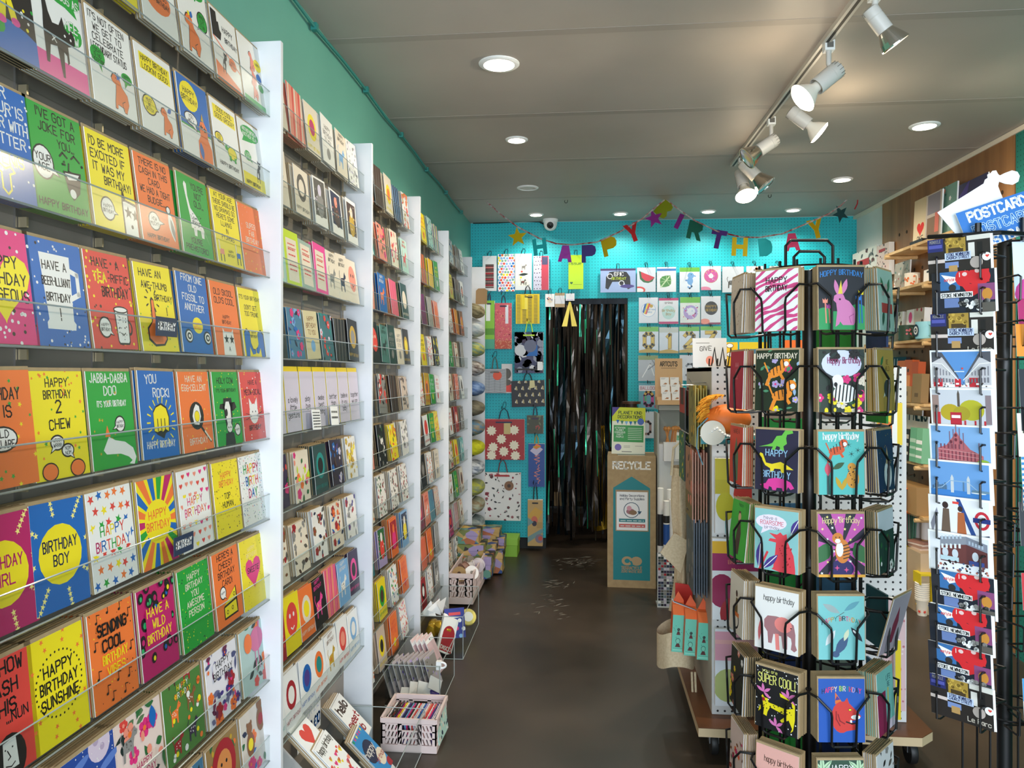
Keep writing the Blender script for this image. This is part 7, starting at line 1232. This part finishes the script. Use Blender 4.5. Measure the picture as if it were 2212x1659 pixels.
def lon4(): R(.03, .03, .97, .69, '6a9bd2'); R(.03, .03, .97, .2, '3f7fc4'); [R(x, .16, x+.05, .42, 'c9cdd0') or Q([(x, .42), (x+.05, .42), (x+.025, .48)], 'c9cdd0') for x in (.36, .62)]; R(.36, .36, .66, .375, '8fb0cc'); Ln('64 36 78 24 92 20', .012, 'a9c4dc'); R(.1, .2, .3, .28, '5a7a98'); [R(.06+.04*i, .2, .085+.04*i, .26+.03*(i % 3), '4f6f90') for i in range(6)]; R(.56, .2, .58, .36, '5a7a98'); E(.8, .19, .12, .012, 'e6ecf0'); Ln('36 38 22 24 8 20', .01, 'a9c4dc'); R(.03, .03, .97, .08, '3474b8'); R(.7, .2, .97, .24, '6a8aa0')
def lon5(): R(.03, .03, .97, .69, 'e6e6ea'); Q([(.45, .69), (.52, .69), (.78, .05), (.7, .05)], '2a4a8a'); Q([(.6, .03), (.97, .12), (.97, .03)], '22304a'); Q([(.2, .03), (.24, .5), (.34, .5), (.36, .03)], '6a5648'); E(.28, .56, .05, .06, '3a2a28'); Q([(.46, .03), (.48, .46), (.58, .46), (.62, .03)], 'b0633a'); E(.52, .52, .04, .05, '3a2a28'); E(.86, .36, .12, .16, 'c22c3a'); E(.86, .36, .075, .11, 'e6e6ea'); R(.72, .32, .99, .4, '27357a'); Q([(.03, .2), (.14, .5), (.16, .4), (.06, .03)], '8a8a98'); R(.4, .6, .5, .64, 'r')
def lon6(): R(.03, .03, .97, .69, 'dfe2e8'); Q([(.2, .2), (.2, .6), (.62, .69), (.62, .2)], '6a3a38'); Q([(.62, .69), (.62, .2), (.95, .2), (.95, .58)], '5f3434'); Q([(.2, .46), (.62, .55), (.62, .69), (.2, .62)], '8a8f9a'); Q([(.62, .55), (.95, .46), (.95, .6), (.62, .69)], '808694'); [E(x, .36, .05, .08, 'c9d2da') for x in (.28, .44, .76)]; [R(.22+.06*i, .58+.012*i, .25+.06*i, .64+.012*i, 'b9c6d2') for i in range(6)]; [R(.66+.05*i, .56-.012*i, .69+.05*i, .62-.012*i, 'a9b6c4') for i in range(5)]; [R(.22+.07*i, .42+.012*i, .255+.07*i, .5+.012*i, 'dfe4e8') for i in range(5)]; R(.2, .22, .5, .3, 'b9d0d8'); R(.66, .2, .9, .28, '3a4a88'); R(.03, .03, .97, .2, 'e4e6ea'); Dt(40, .022, ['6a4a48', '4a5a7a', 'b06a5a', 'k'], 4, .1, .05, .95, .22)
def hearts(): R(.0, .0, 1, .8, '1f2430'); R(.0, .3, .14, .75, '2a2a30'); R(.14, .4, .46, .75, '3a6fa8'); Q([(.16, .68), (.3, .5), (.44, .56), (.4, .62)], 'W'); T('earlybird', .31, .56, .05, 'r', fw=.2, jit=0); E(.52, .6, .13, .15, 'd42a30'); E(.76, .6, .18, .15, 'd42a30'); Q([(.42, .5), (.92, .5), (.92, .75), (.66, .75)], 'd42a30'); Q([(.44, .55), (.62, .26), (.9, .4)], 'd42a30'); E(.54, .66, .04, .035, 'e9c8c4'); E(.74, .7, .04, .035, 'e9c8c4'); T('I', .46, .62, .07, 'W'); R(.74, .2, 1, .48, '8a4a78'); E(.88, .3, .08, .1, 'c98a3a'); R(.2, .1, .44, .26, '6a7fb0'); E(.34, .44, .06, .06, '33302f'); R(.14, .27, .66, .36, 'W'); T('STOKE NEWINGTON', .4, .285, .055, 'k', fw=.48, jit=0, w=.2); Dt(20, .04, ['W', 'e', 'k'], 3, .45, .04, .9, .2); R(.8, .0, 1, .16, 'A')
def church(): R(0, 0, 1, .8, '2c2623'); R(0, .5, .26, .72, '2a2f6a'); T('MONOCLE', .13, .65, .05, 'e', jit=0, fw=.18); R(.02, .56, .24, .62, '5458a8'); R(.3, .42, .62, .72, 'a8893a'); R(.34, .44, .58, .54, '4a3a22'); Dt(12, .03, ['6a5320', 'c9a84a'], 3, .3, .44, .62, .7); R(.64, .64, 1, .72, 'd9d6cc'); R(.66, .36, .76, .6, 'e0dcd4'); R(.8, .36, .88, .6, '1c1a1a'); R(0, .3, .28, .36, 'd8c8c0'); R(.28, .2, .5, .3, '7a8fc0'); R(.34, .12, .48, .24, 'b8925a'); R(.28, .33, .7, .46, 'c6d4ee'); T('STOKE NEWINGTON|CHURCH STREET', .49, .405, .045, '1f2c5a', fw=.36, jit=0, sp=1.25, w=.2); E(.78, .26, .1, .1, 'b9aca4'); E(.94, .34, .07, .07, 'W'); Ht(.95, .35, .03, 'r'); T('Le Parc', .78, .06, .08, 'd9cfc0', fw=.36)
rows = [(520, church, 'shopfront montage postcard at the top left of the right-hand postcard stand', 0), (592, hearts, 'red hearts Stoke Newington postcard second from top on the postcard stand', .0), (680, church, 'shopfront montage postcard third from top on the postcard stand', 0), (757, lon1, 'postcard of a curved London street with red buses', 0), (837, lon2, 'postcard of yellow trees, guards and a red bus', 0), (914, lon3, 'postcard of a red brick Gothic building', 0), (990, lon4, 'blue postcard of a bridge over the river', 0), (1066, lon5, 'postcard of people beside an underground roundel', 0), (1142, lon6, 'postcard of a brick pub on a street corner', 0), (1224, hearts, 'red hearts Stoke Newington postcard just below the pub postcard', 0), (1299, hearts, 'red hearts Stoke Newington postcard second below the pub postcard', 0), (1380, hearts, 'red hearts Stoke Newington postcard third below the pub postcard', 0), (1450, church, 'shopfront montage postcard lowest on the postcard stand', 0)]
mid = (P(2146, 807, 1.935)+P(2013, 807, 2.05))/2; nrm = V((sin(al), -cos(al), 0))
for i, (py, fn, lb, _) in enumerate(rows):
    z = P(2013, py, 2.05).z-phei; o3 = V((mid.x, mid.y, z)); jx = rs.uniform(-.006, .006); s = V((cos(al), sin(al), 0))
    for j in (2, 1, 0):
        o = place('postcard', art_mesh(fn, 'W', pwid, phei, .0008, name='postcard') if j == 0 else plain_mesh('W', pwid, phei), o3+s*(jx+.002*j)-nrm*.0026*j, (.1, rs.uniform(-.015, .015), al), lb if j == 0 else 'copy tucked behind the '+lb, 'postcard', 'postcards on the stand' if j == 0 else 'copies behind the postcards')
    q = bpy.data.objects.new('wire_pocket', PKP); COL.objects.link(q); q.parent = PSP; q.location = o3-PC_+nrm*.006; q.rotation_euler = (0, 0, al)
a2 = al+RAD(72)
for i, (py0, py1, bg, fn, lb) in enumerate(((515, 645, 'cfe0f2', lambda: [T('M|Y|L|E', .6, 1.15, .13, 'k', w=.28, jit=0), E(.7, .1, .7, .5, 'c03a8a'), E(.75, .0, .5, .36, 'e8a83a')], 'pale blue poster card with a pink arch at the right edge'), (608, 742, 'a8245f', None, 'magenta card at the right edge of the postcard stand'), (700, 770, 'e08a2a', lambda: E(.6, .5, .2, .2, 'r'), 'orange card at the right edge of the postcard stand'), (797, 930, '23262f', None, 'charcoal card at the right edge of the postcard stand'), (892, 985, 'd9d3c2', lambda: E(.3, .4, .1, .1, 'k'), 'cream card at the right edge of the postcard stand'), (985, 1100, 'W', lambda: [[R(0, .05+.14*j, 1, .12+.14*j, '2f7fb8') for j in range(10)] and None, E(.6, .9, .3, .2, 'r')], 'blue and white striped card with a red shape at the right edge'), (1082, 1175, '2a2c32', None, 'black card at the right edge of the postcard stand'), (1176, 1240, 'c42a34', lambda: T('AS|IS', .6, .6, .4, 'W', jit=0), 'red card with white lettering at the right edge'), (1232, 1310, 'b8202c', lambda: T('F', .7, .3, .6, 'W', jit=0, w=.24), 'crimson card with a white F at the right edge'), (1272, 1400, '5a9fd0', lambda: T('KEEP|IS|THE', .6, 1.0, .2, 'W', jit=0, w=.22), 'sky blue card with white capitals at the right edge'), (1456, 1580, '3f8fc8', lambda: [E(.5, .7, .6, .3, 'dfe8ee'), R(0, 0, 1, .5, '1c1814')], 'postcard of blue sky over dark ground at the right edge'))):
    d2 = 2.0; x0 = 2192+(8 if i % 2 else 0); a, b = P(x0, py1, d2), P(x0, py0, d2); h = b.z-a.z; w = min(.15, h*.72)
    o = place('postcard', art_mesh(fn, bg, w, h, .0012, name='postcard'), a+V((cos(TH), sin(TH), 0))*w/2-V((-ST, CT, 0))*.004*i, (-.08, 0, TH+.0), lb, 'postcard', 'cards at the right edge')
    q = bpy.data.objects.new('wire_pocket', PKP); COL.objects.link(q); q.parent = PSP; q.location = a+V((cos(TH), sin(TH), 0))*w/2-PC_; q.rotation_euler = (0, 0, TH)
mb = MB()
for k in range(6):
    for q in (.03,): a = al+k*pi/3; f = V((sin(a), -cos(a), 0)); mb.tube([f*.1+V((0, 0, .12)), f*.1+V((0, 0, ztp-.06))], .003, WIRE, 5); 
for z in (.14, .7, 1.2, ztp-.06):
    mb.tube([V((.1*cos(i*pi/8), .1*sin(i*pi/8), z)) for i in range(16)], .003, WIRE, 5, True); mb.tube([(.1, 0, z), (-.1, 0, z)], .003, WIRE, 5); mb.tube([(0, .1, z), (0, -.1, z)], .003, WIRE, 5)
mb.build('cage', PSP)
# sign on top
dg = 2.0; a = P(2096, 545, dg); b = P(2070, 467, dg); c = P(2216, 419, dg); wS = .225; me = art_mesh(lambda: [T('POSTCARDS', .51, .335, .105, 'W', w=.24, fw=.93, jit=0), T('POSTCARDS', .51, .165, .105, 'cfe4f4', w=.24, fw=.93, jit=0), T('POSTCARDS', .51, .165, .105, '2f6fb8', w=.12, fw=.93, jit=0), T('POSTCARDS', .51, -.005, .105, 'W', w=.24, fw=.93, jit=0)], '2f6fb8', wS, .108, .003, name='sign_board')
rr = math.atan2(c.z-b.z, (c-b).xy.length)
o = place('sign_board', me, a+V((cos(TH), sin(TH), 0))*wS/2*cos(rr)+V((0, 0, wS/2*sin(rr))), (-.1, -rr, TH), 'blue sign lettered postcards three times, tilted on top of the postcard stand', 'sign')
def sheet(pts, d, col, nm, lb, t=.002):
    q = [P(x, y, d) for x, y in pts]; n_ = V((-ST, CT, 0))*t; mb = MB(); k = len(q)
    mb.hexa([p for p in q], [p+n_ for p in q], col); tag(mb.build(nm), lb, 'sheet')
sheet([(2025, 459), (2124, 397), (2172, 480), (2160, 512), (2070, 512)], 2.03, 'f0f2f5', 'backing_sheet', 'plain white sheet leaning behind the blue postcards sign')
sheet([(2128, 388), (2134, 384), (2133, 377), (2140, 374), (2144, 369), (2152, 368), (2156, 376), (2160, 379), (2170, 374), (2186, 368), (2198, 371), (2203, 380), (2200, 392), (2188, 399), (2172, 397), (2158, 392), (2156, 402), (2162, 418), (2168, 431), (2180, 440), (2125, 452), (2120, 412), (2124, 400)], 2.05, 'f3f5f8', 'paper_cutout', 'white paper cut-out with a rounded head and ear above the blue sign')
# ======================= wooden wall shelves and goods ====================
WD = empty
def wshelf(px0, px1, py, lb, wd=.2, off0=.022):
    a = PR(px0, py, .022); b = PR(px1, py, .022); t0, t1 = min(a.y, b.y), max(a.y, b.y); z = a.z
    t = empty('wooden_shelf', rwx(t0, .022, z)); tag(t, lb, 'shelf', 'wooden shelves on the plywood panel'); mb = MB(); rbox(mb, t0-.02, t1+.02, .022, .022+wd, z-.018, z, PINE); o = mb.build('board', t); o.matrix_parent_inverse = M.Translation(-t.location)
    for q in (t0+.05, (t0+t1)/2, t1-.05):
        mb = MB(); mb.tube([rwx(q, .022, z-.032), rwx(q, .05+wd, z-.032)], .014, PINE, 12); o = mb.build('peg', t, True); o.matrix_parent_inverse = M.Translation(-t.location)
    return t0, t1, z
def on(sh, u, off, w, h, bg, fn, nm, lb, cat, t=.004, tilt=.12, grp=None, edge='W'):
    t0, t1, z = sh; p = rwx(t0+(t1-t0)*u, .022+off, z+.0006); return place(nm, art_mesh(fn, bg, w, h, t, edge, nm), p, (-tilt, 0, RW-pi/2), lb, cat, grp)
def mugo(sh, u, off, r, h, c, c2, lb, fn=None, grp='mugs on the wooden shelves'):
    t0, t1, z = sh; p = rwx(t0+(t1-t0)*u, .022+off, z+.0006); t = empty('mug', p, (0, 0, RW-pi/2)); tag(t, lb, 'mug', grp)
    mb = MB(); mb.lathe([(r*.92, 0), (r, .004), (r, h), (r*.92, h), (r*.9, .01)], c, 24, cap=False); mb.lathe([(r*.92, 0), (0.001, .0)], c, 24, cap=False); mb.build('body', t, True)
    mb = MB(); rn = random.Random(len(lb))
    for i in range(16): a = rn.uniform(0, 6.3); zz = rn.uniform(.2, .8)*h; X = M.Rotation(a, 4, 'Z') @ M.Translation((r+.0006, 0, zz)) @ M.Rotation(pi/2, 4, 'Y'); mb.lathe([(h*.07, 0), (h*.07, .0006)], c2, 8, X)
    if fn: X = M.Translation((0, -r-.0015, h*.5)) @ M.Rotation(pi/2, 4, 'X'); [mb.lathe([(q*h, .0006*i), (q*h, .0006*i+.0004)], cc, 20, X) for i, (q, cc) in enumerate(fn)]
    mb.build('print', t)
    mb = MB(); mb.tube([(r*.95, 0, h*.82), (r*1.5, 0, h*.78), (r*1.65, 0, h*.5), (r*1.5, 0, h*.22), (r*.95, 0, h*.18)], r*.12, c, 8); mb.build('handle', t, True)
s1 = wshelf(1974, 2130, 549, 'wooden shelf highest on the plywood panel')
s2 = wshelf(1928, 2080, 640, 'wooden shelf second from the top on the plywood panel')
s3 = wshelf(1925, 2080, 744, 'wooden shelf with mugs, third from the top')
s4 = wshelf(1925, 2060, 862, 'wooden shelf with cartons, fourth from the top')
s5 = wshelf(1925, 2060, 972, 'wooden shelf with small boxes, fifth from the top')
s6 = wshelf(1925, 2060, 1068, 'lowest wooden shelf on the plywood panel')
def bx(sh, px0, px1, py, off, t, bg, fn, nm, lb, cat, tilt=.05, grp=None, edge='W'):
    """thing standing on a shelf between two photo columns, its top at photo row py"""
    z = sh[2]; a = PR(px0, py, .022+off); b = PR(px1, py, .022+off); w = max(.03, abs(a.y-b.y)/cos(RW)); m = (a+b)/2; h = max(.02, m.z-z)
    return place(nm, art_mesh(fn, bg, w, h, t, edge, nm), (m.x, m.y, z+.0006), (-tilt, 0, RW-pi/2), lb, cat, grp)
bx(s1, 1980, 2006, 430, .03, .03, 'dcc7a0', lambda: [Ht(.6, .8, .3, 'd8322a'), T('OKE', .6, .3, .2, 'k')], 'tote_bag', 'cream bag with a red heart on the highest wooden shelf', 'tote bag')
bx(s1, 1981, 2008, 520, .12, .05, '1c1c1e', None, 'gift_box', 'black box at the end of the highest wooden shelf', 'box', edge='k')
bx(s1, 2000, 2034, 416, .09, .01, 'c8b8a8', lambda: [R(.1, 1.6, .9, 2.2, '6a9a8a'), R(.1, .9, .9, 1.5, '8a8088'), R(.1, .2, .9, .8, '8a6a50'), R(.6, .3, .85, .9, 'e0705a')], 'print', 'patterned panel print on the highest wooden shelf', 'print')
bx(s1, 2028, 2066, 400, .06, .01, '7aa596', lambda: flora(22, ['c8c86a', 'd'], ['s', 'c', 'W'], 5, s=.6), 'print', 'green floral print on the highest wooden shelf', 'print')
bx(s1, 2056, 2132, 390, .05, .008, '332f55', lambda: [R(0, 1.0, 1, 1.1, '33506a'), T('FAMILY', .3, .9, .08, 'W', jit=0), Q([(.2, .6), (.5, .8), (.3, .2)], 'v')], 'print', 'dark purple print behind the white paper sheet', 'print')
bx(s2, 1933, 1966, 566, .05, .01, 'b0a89a', lambda: [flora(30, ['6a8a80', '8a7a70'], ['s', 'R', 'W', '3a3a3a'], 4, s=.6), Q([(.2, 1.9), (.9, 2.1), (.7, 1.3), (.3, 1.4)], 'W')], 'print', 'crowded colourful print on the second wooden shelf', 'print')
bx(s2, 2001, 2022, 582, .12, .02, 'ede6dc', lambda: [Ht(.45, 1.2, .3, 'r'), R(.3, .5, .8, .6, 'k')], 'gift_box', 'cream box with a red heart on the second wooden shelf', 'box')
mugo(s2, .42, .12, .05, .1, 'f2e6d0', 'e8702f', 'mug with orange and pink pattern on the second wooden shelf')
bx(s3, 1935, 1962, 676, .05, .05, 'e4dcca', lambda: [R(.1, .2, .4, 1.2, 'W'), T('L', .25, .5, .3, 'u'), Dt(14, .06, ['A', 'n'], 3, .5, .1, 1, 1.3)], 'tin', 'cream patterned tin at the back of the mug shelf', 'tin')
bx(s3, 1970, 2010, 668, .05, .05, 'c9b8a8', lambda: [R(.05, .2, .45, 1.2, 'ece6e2'), E(.25, .6, .1, .14, 'p'), Dt(10, .06, ['x', 'R'], 4, .5, .3, 1, 1.2)], 'tin', 'pink and white patterned tin at the back of the mug shelf', 'tin')
mugo(s3, .62, .14, .052, .1, '6f7468', '3f443a', 'grey mug on the mug shelf'); mugo(s3, .42, .15, .055, .11, '2f4a38', 'd8707a', 'dark green mug with pink elephants on the mug shelf'); mugo(s3, .15, .16, .06, .115, '8cc4cc', '8cc4cc', 'pale blue mug with a round eye on the mug shelf', [(.36, '1c2030'), (.24, 'e8e4dc'), (.14, '1c2030'), (.05, 'e8e4dc')])
bx(s4, 1927, 1962, 772, .03, .03, '1c2440', lambda: [T('Live|Home', .55, .9, .2, 'W', jit=0), E(.5, .25, .3, .22, 'e07a4a'), E(.5, .25, .12, .1, '1c2440')], 'book', 'navy book with orange circle on the carton shelf', 'book', edge='k')
for i, (px0, px1, py, c) in enumerate(((1950, 1966, 780, 'd8702f'), (1966, 1982, 778, 'd0622a'), (1982, 1996, 782, 'c85a2a'))): bx(s4, px0, px1, py, .08, .05, c, lambda: [R(.2, .9, .8, 1.6, 'e89a5a'), E(.5, 1.9, .12, .12, 'x')], 'tea_box', f'orange carton, {["left","middle","right"][i]} of three on the carton shelf', 'box', grp='orange cartons', edge=c)
for i, (px0, px1, py, c) in enumerate(((1943, 1961, 836, 'b0905f'), (1961, 1982, 835, 'a8885a'), (1985, 2005, 808, '8f7248'))): bx(s4, px0, px1, py, .15, .05, c, lambda: R(.3, .3, .7, .5, '6a5030'), 'kraft_box', f'brown kraft box, {["left","middle","tall right"][i]} on the carton shelf', 'box', grp='kraft boxes', edge=c)
bx(s5, 1944, 1990, 876, .03, .01, 'd8b890', lambda: [R(.05, .06, .95, .8, 'b0581f'), E(.5, .4, .3, .2, 'e0a84a')], 'print', 'small orange picture on the small-box shelf', 'print')
bx(s5, 1930, 2004, 896, .08, .01, 'd8d0c2', lambda: [T('HAPPY NEWS', .5, .5, .16, 'k', w=.2)], 'newspaper', 'cream paper with bold black lettering on the small-box shelf', 'newspaper')
for i, (px0, px1, py, c, c2) in enumerate(((1946, 1963, 926, 'd8b03a', 'd05a5a'), (1966, 1980, 928, '2f2a24', 'c8c0b0'), (1983, 1996, 925, '6fae86', 'b8d8c0'), (1997, 2010, 926, '7ab890', 'W'))): bx(s5, px0, px1, py, .15, .06, c, lambda: [R(0, .4, 1, .6, c2), R(0, 1.0, 1, 1.2, c2), R(0, 1.5, 1, 1.8, c2)], 'soap_box', f'{["yellow and red","black banded","green left","green right"][i]} small stack box on the small-box shelf', 'box', grp='small boxes on the shelf', edge=c)
bx(s6, 1932, 2020, 1040, .1, .12, 'b08a58', lambda: R(.3, .1, .7, .4, '8f6d40'), 'carton', 'open brown carton on the lowest wooden shelf', 'carton', edge='a07c4c', tilt=0)
# twine, pencils, cups below the shelves
pT = PR(1950, 1080, .25); mb = MB()
for i in range(22): x = -.055+.005*i; mb.tube([V((x, -.012*sin(q*pi/10), 0))+V((0, .05*cos(q*2*pi/20), .085*sin(q*2*pi/20))) for q in range(20)], .0035, mat('d8661f', .7), 5, True)
o = mb.build('twine_hank'); o.location = pT; o.rotation_euler = (0, 0, RW-pi/2+.4); tag(o, 'hank of orange twine hanging below the lowest wooden shelf', 'twine')
mb = MB(); a = PR(1940, 1052, .2); mb.tube([a+V((.1, 0, .09)), a+V((-.08, -.05, .05)), a+V((-.11, -.06, .08))], .003, STEEL, 6); tag(mb.build('peg_hook'), 'chrome prong above the orange twine', 'hook', 'chrome prongs on the plywood panel')
mb = MB(); a = PR(1960, 805, .12); mb.tube([a, a+V((-.12, -.04, -.02)), a+V((-.2, -.07, .05))], .004, STEEL, 6); tag(mb.build('peg_hook'), 'chrome prong crossing the carton shelf', 'hook', 'chrome prongs on the plywood panel')
# goods standing along the foot of the plywood panel
cz_ = 0.
def oncounter(px, pyt, off, mesh_fn, nm, lb, cat, grp=None, rz=0):
    p = PR(px, 1200, .022+off); h = PR(px, pyt, .022+off).z-cz_; o = mesh_fn(h); o.location = (p.x, p.y, cz_+.0005); o.rotation_euler = (0, 0, RW-pi/2+rz); tag(o, lb, cat, grp)
def cup(h):
    mb = MB(); n = int(max(6, h/.017)); mb.lathe([(.03, 0), (.042, .1), (.045, .104), (.045, .108)], 'efe6d2', 22)
    for i in range(n-6): z = .108+i*.014; mb.lathe([(.042, z), (.045, z+.006), (.045, z+.01), (.042, z+.012)], 'efe9dc', 22)
    for i in range(7): a = i*.9; X = M.Rotation(a, 4, 'Z') @ M.Translation((.039, 0, .03+.045*(i % 2))) @ M.Rotation(pi/2, 4, 'Y'); mb.prism(sr(0, 0, .012), X @ V((0, 0, 0)), (X.to_3x3() @ V((0, 1, 0))), (X.to_3x3() @ V((1, 0, 0))), (X.to_3x3() @ V((0, 0, -.003))), ['d8402f', '2f5fa8', 'e0b83a'][i % 3])
    return mb.build('paper_cups', smooth=True)
oncounter(1955, 1235, .1, cup, '', 'stack of white paper cups with stars behind the pencils', 'paper cups', 'stacks of paper cups')
oncounter(1992, 1250, .17, cup, '', 'stack of white paper cups with yellow sleeve and stars', 'paper cups', 'stacks of paper cups')
def sleeve(h): return MB().box((-.055, .05, 0), (.055, .054, h+.03), 'e0c81f').box((-.055, -.03, h+.03), (.055, .054, h+.042), 'e0c81f').box((-.055, -.034, h-.03), (.055, -.03, h+.042), 'e0c81f').build('card_sleeve')
oncounter(1992, 1250, .17, sleeve, '', 'yellow card sleeve around the paper cups', 'sleeve')
def pencils(h):
    mb = MB(); rn = random.Random(1)
    for i in range(26): a = rn.uniform(0, 6.3); r = rn.uniform(0, .03); mb.tube([(r*.4*cos(a), r*.4*sin(a), 0), (r*.7*cos(a), r*.7*sin(a), h*.5), (r*1.3*cos(a), r*1.3*sin(a), h)], .004, ['2f6a4a', '3a7a58', '8a4a4a', '245a3f'][i % 4], 5)
    mb.box((-.03, -.034, h*.45), (.03, .034, h*.62), 'd8b81f'); return mb.build('pencil_bundle')
oncounter(1968, 1105, .12, pencils, '', 'bundle of green pencils with a yellow band beside the card stand', 'pencil bundle')
def pkts(h): return MB().box((-.035, -.01, 0), (.035, .01, h), 'e9d4b4').box((-.035, -.0105, 0), (.035, .0105, .05), '5a90c8').box((-.03, -.011, h-.03), (-.005, .011, h-.01), 'c8302f').build('sticker_pack')
oncounter(1945, 1098, .2, pkts, '', 'tall cream pack with a blue foot and red label near the wire stand', 'pack'); oncounter(1940, 1230, .27, lambda h: MB().box((-.045, -.01, 0), (.045, .01, h), 'ddd4c4').box((-.045, -.0105, -.0), (.045, .0105, .05), '26408f').box((-.03, -.011, h-.03), (-.005, .011, h-.01), 'c8302f').build('sticker_pack'), '', 'pale pack with dark blue foot right of the wire stand', 'pack')
for i, (px, py, c) in enumerate(((1985, 1075, 'b58a5a'), (2000, 1075, 'a87c4c'))): oncounter(px, py, .06, lambda h: MB().lathe([(.03, 0), (.03, h*.62), (.031, h*.62), (.031, h*.95), (.03, h)], c, 20, ms=[c, c, 'd8cfc8', 'd8cfc8']).build('kraft_tube', smooth=True), '', f'{["left","right"][i]} brown kraft tube with pale label under the wooden shelves', 'tube', 'kraft tubes')
for i in range(5):
    p = PR(1990, 1170, .12); o = MB().box((-.07, -.05, 0), (.07, .05, .012), ['c88a70', 'd8c0b0', 'b08a78', 'e0ccc0', 'a87868'][i]).build('napkin_pack'); o.location = (p.x, p.y, p.z-.06+.0135*i); o.rotation_euler = (0, 0, RW-pi/2+.1*i); tag(o, f'{["brick","cream","brown","pale","rust"][i]} napkin pack in the flat pile beside the pencils', 'napkins', 'pile of napkin packs')
p = PR(2000, 1170, .12); o = MB().box((-.1, -.08, cz_), (.1, .08, p.z-.0605), 'c8b090').build('carton'); o.location = (p.x, p.y, 0); o.rotation_euler = (0, 0, RW-pi/2); tag(o, 'tan carton carrying the flat pile of napkin packs', 'carton')
# floral bags on the white wall
for px0, px1, py0, py1, bg, lb in ((1852, 1906, 528, 612, 'e6e0d4', 'white gift bag with dark wildflowers and red handle by the plywood panel'), (1905, 1932, 522, 600, 'eccfc2', 'pink gift bag with dark flowers beside the white one')):
    a, b = PR(px0, py1, .03), PR(px1, py0, .03); w = (a.xy-b.xy).length; h = b.z-a.z
    me = art_mesh(lambda: [flora(40, ['4a4a48', '6f6f6a'], ['8f2a3a', '6a3a34'], 4, s=.5), R(.2, h/w-.25, .7, h/w-.15, 'b32a2a')], bg, w, h, .04, name='gift_bag'); place('gift_bag', me, ((a.x+b.x)/2, (a.y+b.y)/2, a.z), (0, 0, RW-pi/2), lb, 'gift bag', 'floral gift bags on the right wall')

o = STK.build('card_stacks'); tag(o, 'edges of the copies packed behind the front cards of the racks and wire stand', 'card stacks', kind='stuff')
